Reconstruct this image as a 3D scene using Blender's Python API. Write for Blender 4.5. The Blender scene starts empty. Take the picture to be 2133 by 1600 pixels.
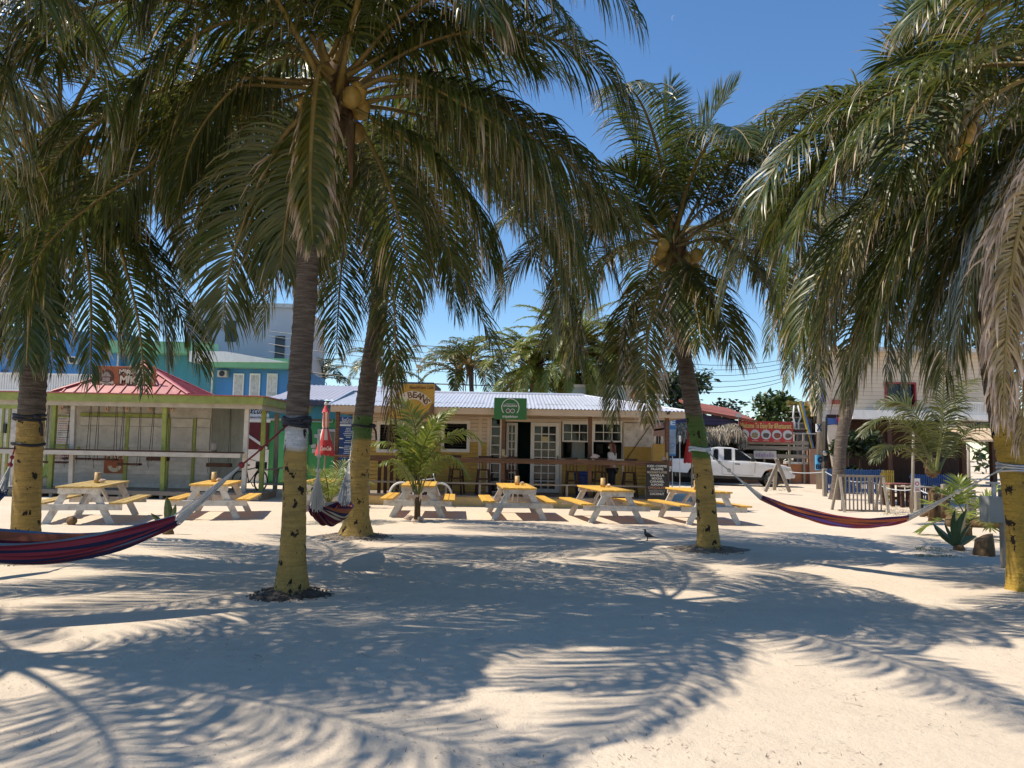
import bpy, bmesh, math, random
import numpy as np
from mathutils import Vector, Matrix, noise as mnoise
R = math.radians
S = bpy.context.scene
COL = S.collection
random.seed(7)

# ------------------------------------------------------------------ camera, sky, sun
F_PX, PITCH, ROLL, EYE = 1600.0, R(4.95), R(1.1), 1.6
cam_d = bpy.data.cameras.new('camera')
cam = bpy.data.objects.new('camera', cam_d); COL.objects.link(cam)
cam_d.sensor_width = 36.0; cam_d.lens = 36.0 * F_PX / 2133.0
cam_d.clip_start = 0.1; cam_d.clip_end = 3000
_Rv = Vector((1, 0, 0)); _Uv = Vector((0, -math.sin(PITCH), math.cos(PITCH))); _Fv = Vector((0, math.cos(PITCH), math.sin(PITCH)))
_cr = _Rv * math.cos(ROLL) + _Uv * math.sin(ROLL)
_cu = -_Rv * math.sin(ROLL) + _Uv * math.cos(ROLL)
cam.matrix_world = Matrix(((_cr.x, _cu.x, -_Fv.x, 0), (_cr.y, _cu.y, -_Fv.y, 0), (_cr.z, _cu.z, -_Fv.z, EYE), (0, 0, 0, 1)))
S.camera = cam

SUN_EL, SUN_AZ = R(56), R(-86)          # compass-like azimuth from +Y, clockwise: the sun stands on the left
sdir = Vector((math.sin(SUN_AZ) * math.cos(SUN_EL), math.cos(SUN_AZ) * math.cos(SUN_EL), math.sin(SUN_EL)))
world = bpy.data.worlds.new('World'); S.world = world; world.use_nodes = True
wn = world.node_tree.nodes; wl = world.node_tree.links
sky = wn.new('ShaderNodeTexSky'); sky.sky_type = 'NISHITA'; sky.sun_disc = False
sky.sun_elevation = SUN_EL; sky.sun_rotation = SUN_AZ
sky.air_density = 1.0; sky.dust_density = 0.0; sky.ozone_density = 4.0; sky.altitude = 0
bg = wn['Background']; hs_ = wn.new('ShaderNodeHueSaturation'); hs_.inputs['Saturation'].default_value = 1.14; wl.new(sky.outputs[0], hs_.inputs['Color']); wl.new(hs_.outputs[0], bg.inputs[0]); bg.inputs[1].default_value = 0.122
sun_d = bpy.data.lights.new('sun', 'SUN'); sun = bpy.data.objects.new('sun', sun_d); COL.objects.link(sun)
sun_d.energy = 4.5; sun_d.angle = R(0.53); sun_d.color = (1.0, 0.91, 0.77)
sun.rotation_euler = (-sdir).to_track_quat('-Z', 'Y').to_euler(); sun.location = (-20, 0, 30)
S.view_settings.view_transform = 'Standard'; S.view_settings.look = 'None'
S.view_settings.exposure = 0.47; S.view_settings.gamma = 1.0; S.view_settings.use_curve_mapping = False
S.cycles.max_bounces = 6; S.cycles.diffuse_bounces = 4; S.cycles.glossy_bounces = 2; S.cycles.transmission_bounces = 4
S.cycles.transparent_max_bounces = 8; S.cycles.use_denoising = True
S.cycles.caustics_reflective = False; S.cycles.caustics_refractive = False

# ------------------------------------------------------------------ placing helpers
def ray(px, py):
    xc, yc = (px - 1066.5) / F_PX, -(py - 800.0) / F_PX
    return (_cr * xc + _cu * yc + _Fv)
def at(px, py, Y):
    """world point seen at photograph pixel (px, py) at the distance Y"""
    d = ray(px, py); k = Y / d.y
    return Vector((d.x * k, Y, EYE + d.z * k))
def gnd(px, py, z=0.0):
    d = ray(px, py); k = (z - EYE) / d.z
    return Vector((d.x * k, d.y * k, z))
def rect(px0, py0, px1, py1, Y):
    a = at(px0, (py0 + py1) / 2, Y); b = at(px1, (py0 + py1) / 2, Y)
    c = at((px0 + px1) / 2, py0, Y); d = at((px0 + px1) / 2, py1, Y)
    return a.x, b.x, d.z, c.z            # x0, x1, z0, z1
def lerp(a, b, t): return a + (b - a) * t
def smooth(e0, e1, x):
    t = min(1, max(0, (x - e0) / (e1 - e0))); return t * t * (3 - 2 * t)
def gz(x, y):
    """height of the sand"""
    h = 0.16 * smooth(22, 36, y)
    n = mnoise.noise((x * .35, y * .35, 0)) * .022 + mnoise.noise((x * 1.1, y * 1.1, 3)) * .012
    return h + n * (1 - smooth(18, 26, y))

# ------------------------------------------------------------------ object helpers
ORG = {}
def props(o, label=None, cat=None, group=None, kind=None):
    if label: o['label'] = label
    if cat: o['category'] = cat
    if group: o['group'] = group
    if kind: o['kind'] = kind
    return o
def thing(name, label, cat, loc=(0, 0, 0), group=None, rotz=0):
    o = bpy.data.objects.new(name, None); COL.objects.link(o)
    o.empty_display_size = .2
    o.location = loc; o.rotation_euler = (0, 0, rotz)
    ORG[o.name] = Vector(loc)
    return props(o, label, cat, group)
def link_mesh(name, me, mats, parent=None, kind=None, label=None):
    for m in (mats if isinstance(mats, (list, tuple)) else [mats]):
        if len(me.materials) == 0 or m.name not in [q.name for q in me.materials if q]: me.materials.append(m)
    o = bpy.data.objects.new(name, me); COL.objects.link(o)
    if parent is not None:
        o.parent = parent; ORG[o.name] = ORG.get(parent.name, Vector((0, 0, 0)))
    if kind: o['kind'] = kind
    if label: o['label'] = label
    return o
def kids(o): return [c for c in bpy.data.objects if c.parent == o]
def copy_tree(o, parent=None):
    chs = list(o.children)
    c = o.copy(); COL.objects.link(c); c.parent = parent
    for k in ('label',):
        if parent is None and k in c: del c[k]
    for ch in chs: copy_tree(ch, c)
    return c

class MB:
    """collects simple solids, then links them as one mesh object"""
    def __init__(s): s.v = []; s.f = []; s.mi = []; s.cur = 0; s.sm = []; s.smooth = False
    def mat(s, i): s.cur = i; return s
    def add(s, vs, fs):
        o = len(s.v); s.v += [tuple(p) for p in vs]
        for f in fs: s.f.append([o + i for i in f]); s.mi.append(s.cur); s.sm.append(s.smooth)
        return s
    def box(s, x0, x1, y0, y1, z0, z1, bev=0.0, M=None):
        if x1 < x0: x0, x1 = x1, x0
        if y1 < y0: y0, y1 = y1, y0
        if z1 < z0: z0, z1 = z1, z0
        b = min(bev, (x1 - x0) / 3, (y1 - y0) / 3, (z1 - z0) / 3)
        if b <= 0:
            vs = [(x, y, z) for x in (x0, x1) for y in (y0, y1) for z in (z0, z1)]
            fs = [(0, 1, 3, 2), (4, 6, 7, 5), (0, 4, 5, 1), (2, 3, 7, 6), (0, 2, 6, 4), (1, 5, 7, 3)]
        else:
            vs = []; idx = {}
            for i, x in enumerate((x0, x1)):
                for j, y in enumerate((y0, y1)):
                    for k, z in enumerate((z0, z1)):
                        sx, sy, sz = (b if i == 0 else -b), (b if j == 0 else -b), (b if k == 0 else -b)
                        idx[i, j, k] = len(vs)
                        vs += [(x, y + sy, z + sz), (x + sx, y, z + sz), (x + sx, y + sy, z)]
            g = lambda i, j, k, a: idx[i, j, k] + a
            fs = []
            for i in (0, 1): fs.append([g(i, 0, 0, 0), g(i, 0, 1, 0), g(i, 1, 1, 0), g(i, 1, 0, 0)])
            for j in (0, 1): fs.append([g(0, j, 0, 1), g(0, j, 1, 1), g(1, j, 1, 1), g(1, j, 0, 1)])
            for k in (0, 1): fs.append([g(0, 0, k, 2), g(0, 1, k, 2), g(1, 1, k, 2), g(1, 0, k, 2)])
            for i in (0, 1):
                for j in (0, 1): fs.append([g(i, j, 0, 0), g(i, j, 1, 0), g(i, j, 1, 1), g(i, j, 0, 1)])
                for k in (0, 1): fs.append([g(i, 0, k, 0), g(i, 1, k, 0), g(i, 1, k, 2), g(i, 0, k, 2)])
            for j in (0, 1):
                for k in (0, 1): fs.append([g(0, j, k, 1), g(1, j, k, 1), g(1, j, k, 2), g(0, j, k, 2)])
            for i in (0, 1):
                for j in (0, 1):
                    for k in (0, 1): fs.append([g(i, j, k, 0), g(i, j, k, 1), g(i, j, k, 2)])
        if M is not None: vs = [M @ Vector(p) for p in vs]
        return s.add(vs, fs)
    def bar(s, p0, p1, w, h, up=(0, 0, 1), bev=0.0):
        """rectangular bar from p0 to p1: w across, h along 'up'"""
        p0, p1 = Vector(p0), Vector(p1); d = p1 - p0; L = d.length; d.normalize()
        u = Vector(up); sx = d.cross(u)
        if sx.length < 1e-4: sx = d.cross(Vector((0, 1, 0)))
        sx.normalize(); u = sx.cross(d).normalized()
        M = Matrix(((d.x, sx.x, u.x, p0.x), (d.y, sx.y, u.y, p0.y), (d.z, sx.z, u.z, p0.z), (0, 0, 0, 1)))
        return s.box(0, L, -w / 2, w / 2, -h / 2, h / 2, bev, M)
    def tube(s, pts, rad, n=8, cap=True, flat=None):
        """tube through pts; rad is a number, a list of numbers or of (across, up) pairs"""
        pts = [Vector(p) for p in pts]; m = len(pts)
        rr = rad if isinstance(rad, (list, tuple)) else [rad] * m
        T = []
        for i in range(m):
            a = pts[max(0, i - 1)]; b = pts[min(m - 1, i + 1)]; t = (b - a)
            T.append(t.normalized() if t.length > 1e-9 else Vector((0, 0, 1)))
        ref = Vector((0, 0, 1)) if abs(T[0].z) < .9 else Vector((1, 0, 0))
        nrm = (ref - T[0] * ref.dot(T[0])).normalized()
        vs = []
        for i in range(m):
            nrm = nrm - T[i] * nrm.dot(T[i]); nrm.normalize(); bn = T[i].cross(nrm)
            r = rr[i]; ra, rb = (r if isinstance(r, (tuple, list)) else (r, r))
            for k in range(n):
                a = 2 * math.pi * k / n
                vs.append(pts[i] + bn * (math.cos(a) * ra) + nrm * (math.sin(a) * rb))
        fs = [(i * n + k, i * n + (k + 1) % n, (i + 1) * n + (k + 1) % n, (i + 1) * n + k) for i in range(m - 1) for k in range(n)]
        if cap: fs += [tuple(range(n - 1, -1, -1)), tuple(range((m - 1) * n, m * n))]
        return s.add(vs, fs)
    def lathe(s, c, prof, n=12, cap=True):
        """prof: (radius, z) from bottom to top about the vertical through c"""
        c = Vector(c); vs = []
        for r, z in prof:
            for k in range(n):
                a = 2 * math.pi * k / n; vs.append((c.x + r * math.cos(a), c.y + r * math.sin(a), c.z + z))
        m = len(prof)
        fs = [(i * n + k, i * n + (k + 1) % n, (i + 1) * n + (k + 1) % n, (i + 1) * n + k) for i in range(m - 1) for k in range(n)]
        if cap: fs += [tuple(range(n - 1, -1, -1)), tuple(range((m - 1) * n, m * n))]
        return s.add(vs, fs)
    def prism(s, poly, a, b, axis='y'):
        """polygon (u, v) swept from a to b along an axis; u, v are the two other axes in order"""
        n = len(poly)
        def p(u, v, w): return (u, w, v) if axis == 'y' else ((w, u, v) if axis == 'x' else (u, v, w))
        vs = [p(u, v, a) for u, v in poly] + [p(u, v, b) for u, v in poly]
        fs = [tuple(range(n - 1, -1, -1)), tuple(range(n, 2 * n))] + [(i, (i + 1) % n, n + (i + 1) % n, n + i) for i in range(n)]
        return s.add(vs, fs)
    def quad(s, *p): return s.add(p, [tuple(range(len(p)))])
    def ball(s, c, r, n=10, m=6, jit=0, seed=0):
        c = Vector(c); rx, ry, rz = (r if isinstance(r, (tuple, list)) else (r, r, r)); vs = [c + Vector((0, 0, -rz))]
        rnd = random.Random(seed)
        for i in range(1, m):
            t = -math.pi / 2 + math.pi * i / m
            for k in range(n):
                a = 2 * math.pi * k / n; q = 1 + jit * (rnd.random() - .5)
                vs.append(c + Vector((rx * math.cos(t) * math.cos(a), ry * math.cos(t) * math.sin(a), rz * math.sin(t))) * q)
        vs.append(c + Vector((0, 0, rz))); L = len(vs) - 1
        fs = [(0, 1 + (k + 1) % n, 1 + k) for k in range(n)]
        for i in range(m - 2):
            for k in range(n): fs.append((1 + i * n + k, 1 + i * n + (k + 1) % n, 1 + (i + 1) * n + (k + 1) % n, 1 + (i + 1) * n + k))
        fs += [(L, 1 + (m - 2) * n + k, 1 + (m - 2) * n + (k + 1) % n) for k in range(n)]
        return s.add(vs, fs)
    def build(s, name, mats, parent=None, kind=None, label=None, smooth=None, fix=True):
        me = bpy.data.meshes.new(name)
        L = ORG.get(parent.name, Vector((0, 0, 0))) if parent is not None else Vector((0, 0, 0))
        me.from_pydata([(p[0] - L.x, p[1] - L.y, p[2] - L.z) for p in s.v], [], s.f)
        me.polygons.foreach_set('material_index', s.mi)
        me.polygons.foreach_set('use_smooth', [bool(smooth) if smooth is not None else q for q in s.sm])
        if fix:
            bm = bmesh.new(); bm.from_mesh(me); bmesh.ops.recalc_face_normals(bm, faces=bm.faces); bm.to_mesh(me); bm.free()
        if isinstance(mats, (list, tuple)):
            for m in mats: me.materials.append(m)
        else: me.materials.append(mats)
        o = bpy.data.objects.new(name, me); COL.objects.link(o)
        if parent is not None: o.parent = parent; ORG[o.name] = L
        if kind: o['kind'] = kind
        if label: o['label'] = label
        return o
def single(name, mb, mats, label, cat, group=None, **k):
    o = mb.build(name, mats, **k); return props(o, label, cat, group)

def mesh_np(name, V, Fq, mats, mi=None, attrs=None, smooth=False):
    me = bpy.data.meshes.new(name)
    V = np.asarray(V, np.float32); Fq = np.asarray(Fq, np.int32)
    me.vertices.add(len(V)); me.vertices.foreach_set('co', V.ravel())
    n, k = Fq.shape
    me.loops.add(n * k); me.loops.foreach_set('vertex_index', Fq.ravel())
    me.polygons.add(n); me.polygons.foreach_set('loop_start', np.arange(0, n * k, k, dtype=np.int32))
    try: me.polygons.foreach_set('loop_total', np.full(n, k, np.int32))
    except Exception: pass
    if mi is not None: me.polygons.foreach_set('material_index', np.asarray(mi, np.int32))
    if smooth: me.polygons.foreach_set('use_smooth', np.ones(n, bool))
    for m in mats: me.materials.append(m)
    for nm, arr in (attrs or {}).items():
        a = me.attributes.new(nm, 'FLOAT', 'POINT'); a.data.foreach_set('value', np.asarray(arr, np.float32))
    me.update(calc_edges=True)
    return me

# ------------------------------------------------------------------ materials
def nt(name):
    m = bpy.data.materials.new(name); m.use_nodes = True
    N = m.node_tree.nodes; L = m.node_tree.links
    return m, N, L, N['Principled BSDF']
def setc(sock, c): sock.default_value = (c[0], c[1], c[2], 1)
def hexc(r, g, b):
    f = lambda v: ((v / 255.0 + .055) / 1.055) ** 2.4 if v > 10 else v / 255 / 12.92
    return (f(r), f(g), f(b))
def noise_node(N, L, vec, scale, detail=4, rough=.6):
    n = N.new('ShaderNodeTexNoise'); n.inputs['Scale'].default_value = scale; n.inputs['Detail'].default_value = detail
    n.inputs['Roughness'].default_value = rough; L.new(vec, n.inputs['Vector']); return n
def ramp(N, L, fac, stops, interp='LINEAR'):
    r = N.new('ShaderNodeValToRGB'); r.color_ramp.interpolation = interp
    el = r.color_ramp.elements
    while len(el) < len(stops): el.new(.5)
    for e, (p, c) in zip(el, stops): e.position = p; e.color = (c[0], c[1], c[2], 1) if not isinstance(c, (int, float)) else (c, c, c, 1)
    L.new(fac, r.inputs[0]); return r
def mixc(N, L, fac, a, b, mode='MIX'):
    m = N.new('ShaderNodeMix'); m.data_type = 'RGBA'; m.blend_type = mode
    for sock, v in ((m.inputs[0], fac), (m.inputs[6], a), (m.inputs[7], b)):
        if isinstance(v, bpy.types.NodeSocket): L.new(v, sock)
        elif isinstance(v, (int, float)): sock.default_value = v if sock.type == 'VALUE' else (v, v, v, 1)
        else: sock.default_value = (v[0], v[1], v[2], 1)
    return m.outputs[2]
def bump(N, L, h, strength, dist, bs, prev=None):
    b = N.new('ShaderNodeBump'); b.inputs['Strength'].default_value = strength; b.inputs['Distance'].default_value = dist
    L.new(h, b.inputs['Height'])
    if prev: L.new(prev, b.inputs['Normal'])
    L.new(b.outputs[0], bs.inputs['Normal']); return b.outputs[0]
def paint(name, col, rough=.55, var=.18, scale=3.0, wear=None, wear_amt=.4, wear_scale=9, stretch=(1, 1, 1), bmp=.25, bscale=45, metal=0, spec=.4, per=.12):
    """painted or plain surface with blotches, wear and a little relief"""
    m, N, L, B = nt(name)
    tc = N.new('ShaderNodeTexCoord'); mp = N.new('ShaderNodeMapping'); L.new(tc.outputs['Object'], mp.inputs[0]); mp.inputs['Scale'].default_value = stretch
    oi = N.new('ShaderNodeObjectInfo'); ad = N.new('ShaderNodeVectorMath'); ad.operation = 'ADD'; L.new(mp.outputs[0], ad.inputs[0])
    cmb = N.new('ShaderNodeCombineXYZ'); mul = N.new('ShaderNodeMath'); mul.operation = 'MULTIPLY'; mul.inputs[1].default_value = 37
    L.new(oi.outputs['Random'], mul.inputs[0]); L.new(mul.outputs[0], cmb.inputs[0]); L.new(mul.outputs[0], cmb.inputs[1]); L.new(cmb.outputs[0], ad.inputs[1])
    v = ad.outputs[0]
    n1 = noise_node(N, L, v, scale)
    lo = tuple(c * (1 - var) for c in col); hi = tuple(min(1, c * (1 + var)) for c in col)
    c = ramp(N, L, n1.outputs[0], [(.3, lo), (.7, hi)]).outputs[0]
    if per:
        mr = N.new('ShaderNodeMapRange'); mr.inputs[3].default_value = 1 - per; mr.inputs[4].default_value = 1 + per; L.new(oi.outputs['Random'], mr.inputs[0])
        vm = N.new('ShaderNodeVectorMath'); vm.operation = 'SCALE'; L.new(c, vm.inputs[0]); L.new(mr.outputs[0], vm.inputs[3]); c = vm.outputs[0]
    if wear:
        n2 = noise_node(N, L, v, wear_scale, 7, .7)
        k = ramp(N, L, n2.outputs[0], [(.5 - .02, 0), (.5 + .22, wear_amt)]).outputs[0]
        c = mixc(N, L, k, c, wear)
    L.new(c, B.inputs['Base Color'])
    B.inputs['Roughness'].default_value = rough; B.inputs['Metallic'].default_value = metal; B.inputs['Specular IOR Level'].default_value = spec
    if bmp:
        n3 = noise_node(N, L, v, bscale, 5); bump(N, L, n3.outputs[0], bmp, .01, B)
    return m
def flatm(name, col, rough=.5, metal=0, spec=.5, emit=0):
    m, N, L, B = nt(name); setc(B.inputs['Base Color'], col); B.inputs['Roughness'].default_value = rough
    B.inputs['Metallic'].default_value = metal; B.inputs['Specular IOR Level'].default_value = spec
    if emit: setc(B.inputs['Emission Color'], col); B.inputs['Emission Strength'].default_value = emit
    return m
def woodm(name, col, dark, axis=(1, 12, 12), rough=.7, scale=2.2):
    m, N, L, B = nt(name)
    tc = N.new('ShaderNodeTexCoord'); mp = N.new('ShaderNodeMapping'); L.new(tc.outputs['Object'], mp.inputs[0]); mp.inputs['Scale'].default_value = axis
    oi = N.new('ShaderNodeObjectInfo'); cmb = N.new('ShaderNodeCombineXYZ'); mul = N.new('ShaderNodeMath'); mul.operation = 'MULTIPLY'; mul.inputs[1].default_value = 53
    L.new(oi.outputs['Random'], mul.inputs[0])
    for i in range(3): L.new(mul.outputs[0], cmb.inputs[i])
    ad = N.new('ShaderNodeVectorMath'); L.new(mp.outputs[0], ad.inputs[0]); L.new(cmb.outputs[0], ad.inputs[1])
    n1 = noise_node(N, L, ad.outputs[0], scale, 6, .65)
    c = ramp(N, L, n1.outputs[0], [(.3, dark), (.62, col), (.8, tuple(x * 1.15 for x in col))]).outputs[0]
    n2 = noise_node(N, L, tc.outputs['Object'], 1.3, 3)
    c = mixc(N, L, ramp(N, L, n2.outputs[0], [(.4, 0.0), (.75, .35)]).outputs[0], c, dark)
    L.new(c, B.inputs['Base Color']); B.inputs['Roughness'].default_value = rough; B.inputs['Specular IOR Level'].default_value = .3
    bump(N, L, n1.outputs[0], .3, .01, B)
    return m

M = {}
M['white'] = paint('white_paint', (.58, .56, .53), .6, .14, 4, wear=(.24, .21, .18), wear_amt=.85, wear_scale=6)
M['white_clean'] = paint('white_trim', (.74, .73, .70), .5, .06, 4, wear=(.45, .42, .38), wear_amt=.3)
M['yellow'] = paint('yellow_paint', (.70, .40, .06), .5, .16, 3, wear=(.36, .24, .12), wear_amt=.75, wear_scale=6, stretch=(3, .6, 3))
M['yellow_wall'] = paint('yellow_wall', (.46, .30, .07), .6, .10, 2, wear=(.25, .17, .06), wear_amt=.35)
M['yellow_pale'] = paint('cream_yellow', (.62, .44, .18), .7, .12, 2, wear=(.36, .30, .24), wear_amt=.6, wear_scale=3)
M['cream'] = paint('cream_siding', (.62, .53, .43), .6, .07, 2, wear=(.36, .28, .2), wear_amt=.3)
M['fascia'] = paint('tan_fascia', (.54, .42, .29), .6, .10, 1.2, wear=(.3, .22, .14), wear_amt=.35, stretch=(.4, 1, 4))
M['brown'] = woodm('brown_wood', (.17, .09, .05), (.07, .04, .025))
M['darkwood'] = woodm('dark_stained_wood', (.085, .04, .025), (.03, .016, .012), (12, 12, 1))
M['grey_wood'] = woodm('weathered_wood', (.36, .31, .25), (.19, .16, .13), (12, 12, 1))
M['grey_wood_x'] = woodm('weathered_plank', (.33, .28, .22), (.17, .14, .11), (1, 12, 12))
M['bamboo'] = woodm('bamboo', (.55, .38, .17), (.38, .24, .09), (6, 6, 1), .45)
M['lime'] = paint('lime_green_paint', (.26, .30, .07), .6, .18, 3, wear=(.14, .13, .06), wear_amt=.5)
M['whitewash'] = paint('whitewashed_board', (.50, .47, .41), .7, .14, 2.5, wear=(.28, .25, .21), wear_amt=.6, wear_scale=4)
M['red_roof'] = paint('red_metal_roof', (.40, .10, .10), .45, .16, 1.2, wear=(.50, .26, .24), wear_amt=.6, wear_scale=3, bmp=.05)
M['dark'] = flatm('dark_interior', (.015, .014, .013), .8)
M['black'] = flatm('black_plastic', (.012, .012, .013), .5)
M['rubber'] = paint('tyre_rubber', (.03, .03, .03), .8, .2, 20, wear=(.25, .22, .18), wear_amt=.4, wear_scale=14)
M['steel'] = flatm('grey_steel', (.45, .45, .46), .35, .9)
M['teal_wall'] = paint('teal_wall', (.06, .16, .17), .7, .1)
M['carpet'] = paint('plank_floor', (.12, .08, .05), .8, .1)

def glassm():
    m, N, L, B = nt('window_glass')
    setc(B.inputs['Base Color'], (.02, .025, .03)); B.inputs['Roughness'].default_value = .04; B.inputs['Specular IOR Level'].default_value = .7
    tr = N.new('ShaderNodeBsdfTransparent'); tr.inputs[0].default_value = (.75, .8, .8, 1); mx = N.new('ShaderNodeMixShader')
    mx.inputs[0].default_value = .45
    L.new(B.outputs[0], mx.inputs[2]); L.new(tr.outputs[0], mx.inputs[1]); L.new(mx.outputs[0], N['Material Output'].inputs[0])
    return m
M['glass'] = glassm()
M['tint'] = flatm('tinted_glass', (.01, .011, .013), .06, 0, .6)

def text(body, h, loc, mat, parent=None, rotz=0, width=None, shear=0, ext=.003, bold=0, name='lettering', align='CENTER', roty=0, tilt=0):
    """flat raised lettering facing -Y at loc (centre of the line)"""
    c = bpy.data.curves.new(name, 'FONT'); c.body = body; c.size = h * 1.4; c.align_x = align; c.align_y = 'CENTER'
    c.extrude = ext; c.shear = shear; c.offset = bold * h; c.resolution_u = 3
    o = bpy.data.objects.new('tmp', c); COL.objects.link(o)
    me = bpy.data.meshes.new_from_object(o.evaluated_get(bpy.context.evaluated_depsgraph_get())); bpy.data.objects.remove(o); bpy.data.curves.remove(c)
    me.name = name; sx = 1
    if width and len(me.vertices):
        xs = [v.co.x for v in me.vertices]; w = max(xs) - min(xs); sx = width / w if w > 0 else 1
    L = ORG.get(parent.name, Vector((0, 0, 0))) if parent is not None else Vector((0, 0, 0))
    Mx = Matrix.Translation(Vector(loc) - L) @ Matrix.Rotation(rotz, 4, 'Z') @ Matrix.Rotation(tilt, 4, 'X') @ Matrix.Rotation(roty, 4, 'Y') @ Matrix.Rotation(R(90), 4, 'X') @ Matrix.Diagonal((sx, 1, 1, 1))
    me.transform(Mx); me.materials.clear(); me.materials.append(mat)
    o = bpy.data.objects.new(name, me); COL.objects.link(o)
    if parent is not None: o.parent = parent; ORG[o.name] = L
    return o
# ------------------------------------------------------------------ sand ground
def sand_mat():
    m, N, L, B = nt('beach_sand')
    g = N.new('ShaderNodeNewGeometry'); v = g.outputs['Position']
    big = noise_node(N, L, v, .35, 5); mid = noise_node(N, L, v, 3.0, 6); fine = noise_node(N, L, v, 60, 5, .75)
    c = ramp(N, L, big.outputs[0], [(.3, (.61, .505, .385)), (.7, (.70, .585, .455))]).outputs[0]
    c = mixc(N, L, ramp(N, L, mid.outputs[0], [(.35, .35), (.7, 0.0)]).outputs[0], c, (.50, .42, .33))
    sp = noise_node(N, L, v, 38, 3, .6)
    lit = noise_node(N, L, v, .9, 4)
    spk = N.new('ShaderNodeMath'); spk.operation = 'MULTIPLY'
    L.new(ramp(N, L, sp.outputs[0], [(.62, 0.0), (.70, .8)]).outputs[0], spk.inputs[0])
    L.new(ramp(N, L, lit.outputs[0], [(.42, 0.15), (.66, 1.0)]).outputs[0], spk.inputs[1])
    c = mixc(N, L, spk.outputs[0], c, (.16, .13, .10))
    L.new(c, B.inputs['Base Color']); B.inputs['Roughness'].default_value = .95; B.inputs['Specular IOR Level'].default_value = .12
    # trodden relief: dents, rake marks and grains
    vo = N.new('ShaderNodeTexVoronoi'); vo.feature = 'SMOOTH_F1'; vo.inputs['Scale'].default_value = 3.4
    wv = noise_node(N, L, v, 2.2, 3); wm = N.new('ShaderNodeVectorMath'); wm.operation = 'MULTIPLY_ADD'
    L.new(wv.outputs['Color'], wm.inputs[0]); wm.inputs[1].default_value = (.7, .7, .0); L.new(v, wm.inputs[2]); L.new(wm.outputs[0], vo.inputs['Vector'])
    b1 = bump(N, L, vo.outputs['Distance'], .2, .045, B)
    n2 = noise_node(N, L, v, 9, 6, .65); b2 = bump(N, L, n2.outputs[0], .42, .045, B, b1)
    bump(N, L, fine.outputs[0], .6, .012, B, b2)
    return m
M['sand'] = sand_mat()
def axis_lines(lo, d0, d1, hi, step, grow):
    a = list(np.arange(d0, d1 + 1e-6, step)); s = step; x = d1
    while x < hi: s *= grow; x += s; a.append(x)
    s = step; x = d0; b = []
    while x > lo: s *= grow; x -= s; b.append(x)
    return np.array(b[::-1] + a)
gx = axis_lines(-900, -11, 12, 900, .11, 1.25); gy = axis_lines(-300, 2.0, 24, 1500, .11, 1.25)
nx, ny = len(gx), len(gy)
def dent_field(X, Y):
    """footprints and tyre-like scuffs pressed into the sand"""
    rs = np.random.RandomState(5); Z = np.zeros_like(X)
    for _ in range(900):
        x0, y0 = rs.uniform(-10, 11), rs.uniform(3, 18); a = rs.uniform(0, 6.3); l, w = rs.uniform(.09, .16), rs.uniform(.05, .08); d = rs.uniform(.004, .014)
        msk = (abs(X - x0) < .6) & (abs(Y - y0) < .6)
        dx, dy = X[msk] - x0, Y[msk] - y0; u = dx * math.cos(a) + dy * math.sin(a); v = -dx * math.sin(a) + dy * math.cos(a)
        r = (u / l) ** 2 + (v / w) ** 2
        Z[msk] += -d * np.exp(-r) + d * .5 * np.exp(-(np.sqrt(r) - 1.7) ** 2 * 2)
    return Z
GX, GY = np.meshgrid(gx, gy)
GZ = np.array([[gz(x, y) for x in gx] for y in gy]) + dent_field(GX, GY)
V = np.stack([GX, GY, GZ], -1).reshape(-1, 3)
i = np.arange(nx - 1)[None, :] + nx * np.arange(ny - 1)[:, None]; i = i.ravel()
ground = link_mesh('ground', mesh_np('ground', V, np.stack([i, i + 1, i + nx + 1, i + nx], 1), [M['sand']], smooth=True), M['sand'])
props(ground, 'pale trodden beach sand scattered with palm litter', None, None, 'structure')

# dry leaf scraps, twigs and crumbs lying on the sand (nobody could count them)
def scatter_litter():
    rs = np.random.RandomState(11); Vv = []; Ff = []
    n = 9000
    for k in range(n):
        y = 3.2 + 15 * rs.rand() ** 1.3; x = rs.uniform(-.75, .75) * y
        cl = mnoise.noise((x * 1.1, y * 1.1, 9)) + .5 * mnoise.noise((x * 3.5, y * 3.5, 2))
        if cl + .22 * rs.rand() < .26: continue
        l = rs.uniform(.006, .045) ** 1.0 if rs.rand() < .975 else rs.uniform(.08, .16); w = rs.uniform(.0012, .0034); a = rs.uniform(0, 6.3)
        z = gz(x, y) + .004
        c, s_ = math.cos(a), math.sin(a); h = rs.uniform(.002, .012); o = len(Vv)
        Vv += [(x - c * l / 2 - s_ * w, y - s_ * l / 2 + c * w, z), (x - c * l / 2 + s_ * w, y - s_ * l / 2 - c * w, z), (x + c * l / 2 + s_ * w * .4, y + s_ * l / 2 - c * w * .4, z + h), (x + c * l / 2 - s_ * w * .4, y + s_ * l / 2 + c * w * .4, z + h)]
        Ff.append((o, o + 1, o + 2, o + 3))
    return mesh_np('palm_litter', Vv, Ff, [M['litter']])
M['litter'] = paint('dry_litter', (.16, .12, .08), .9, .4, 30, bmp=0)
lit = link_mesh('palm_litter', scatter_litter(), M['litter'], kind='stuff'); props(lit, 'dry palm scraps and twigs strewn over the sand', 'litter')
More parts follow.
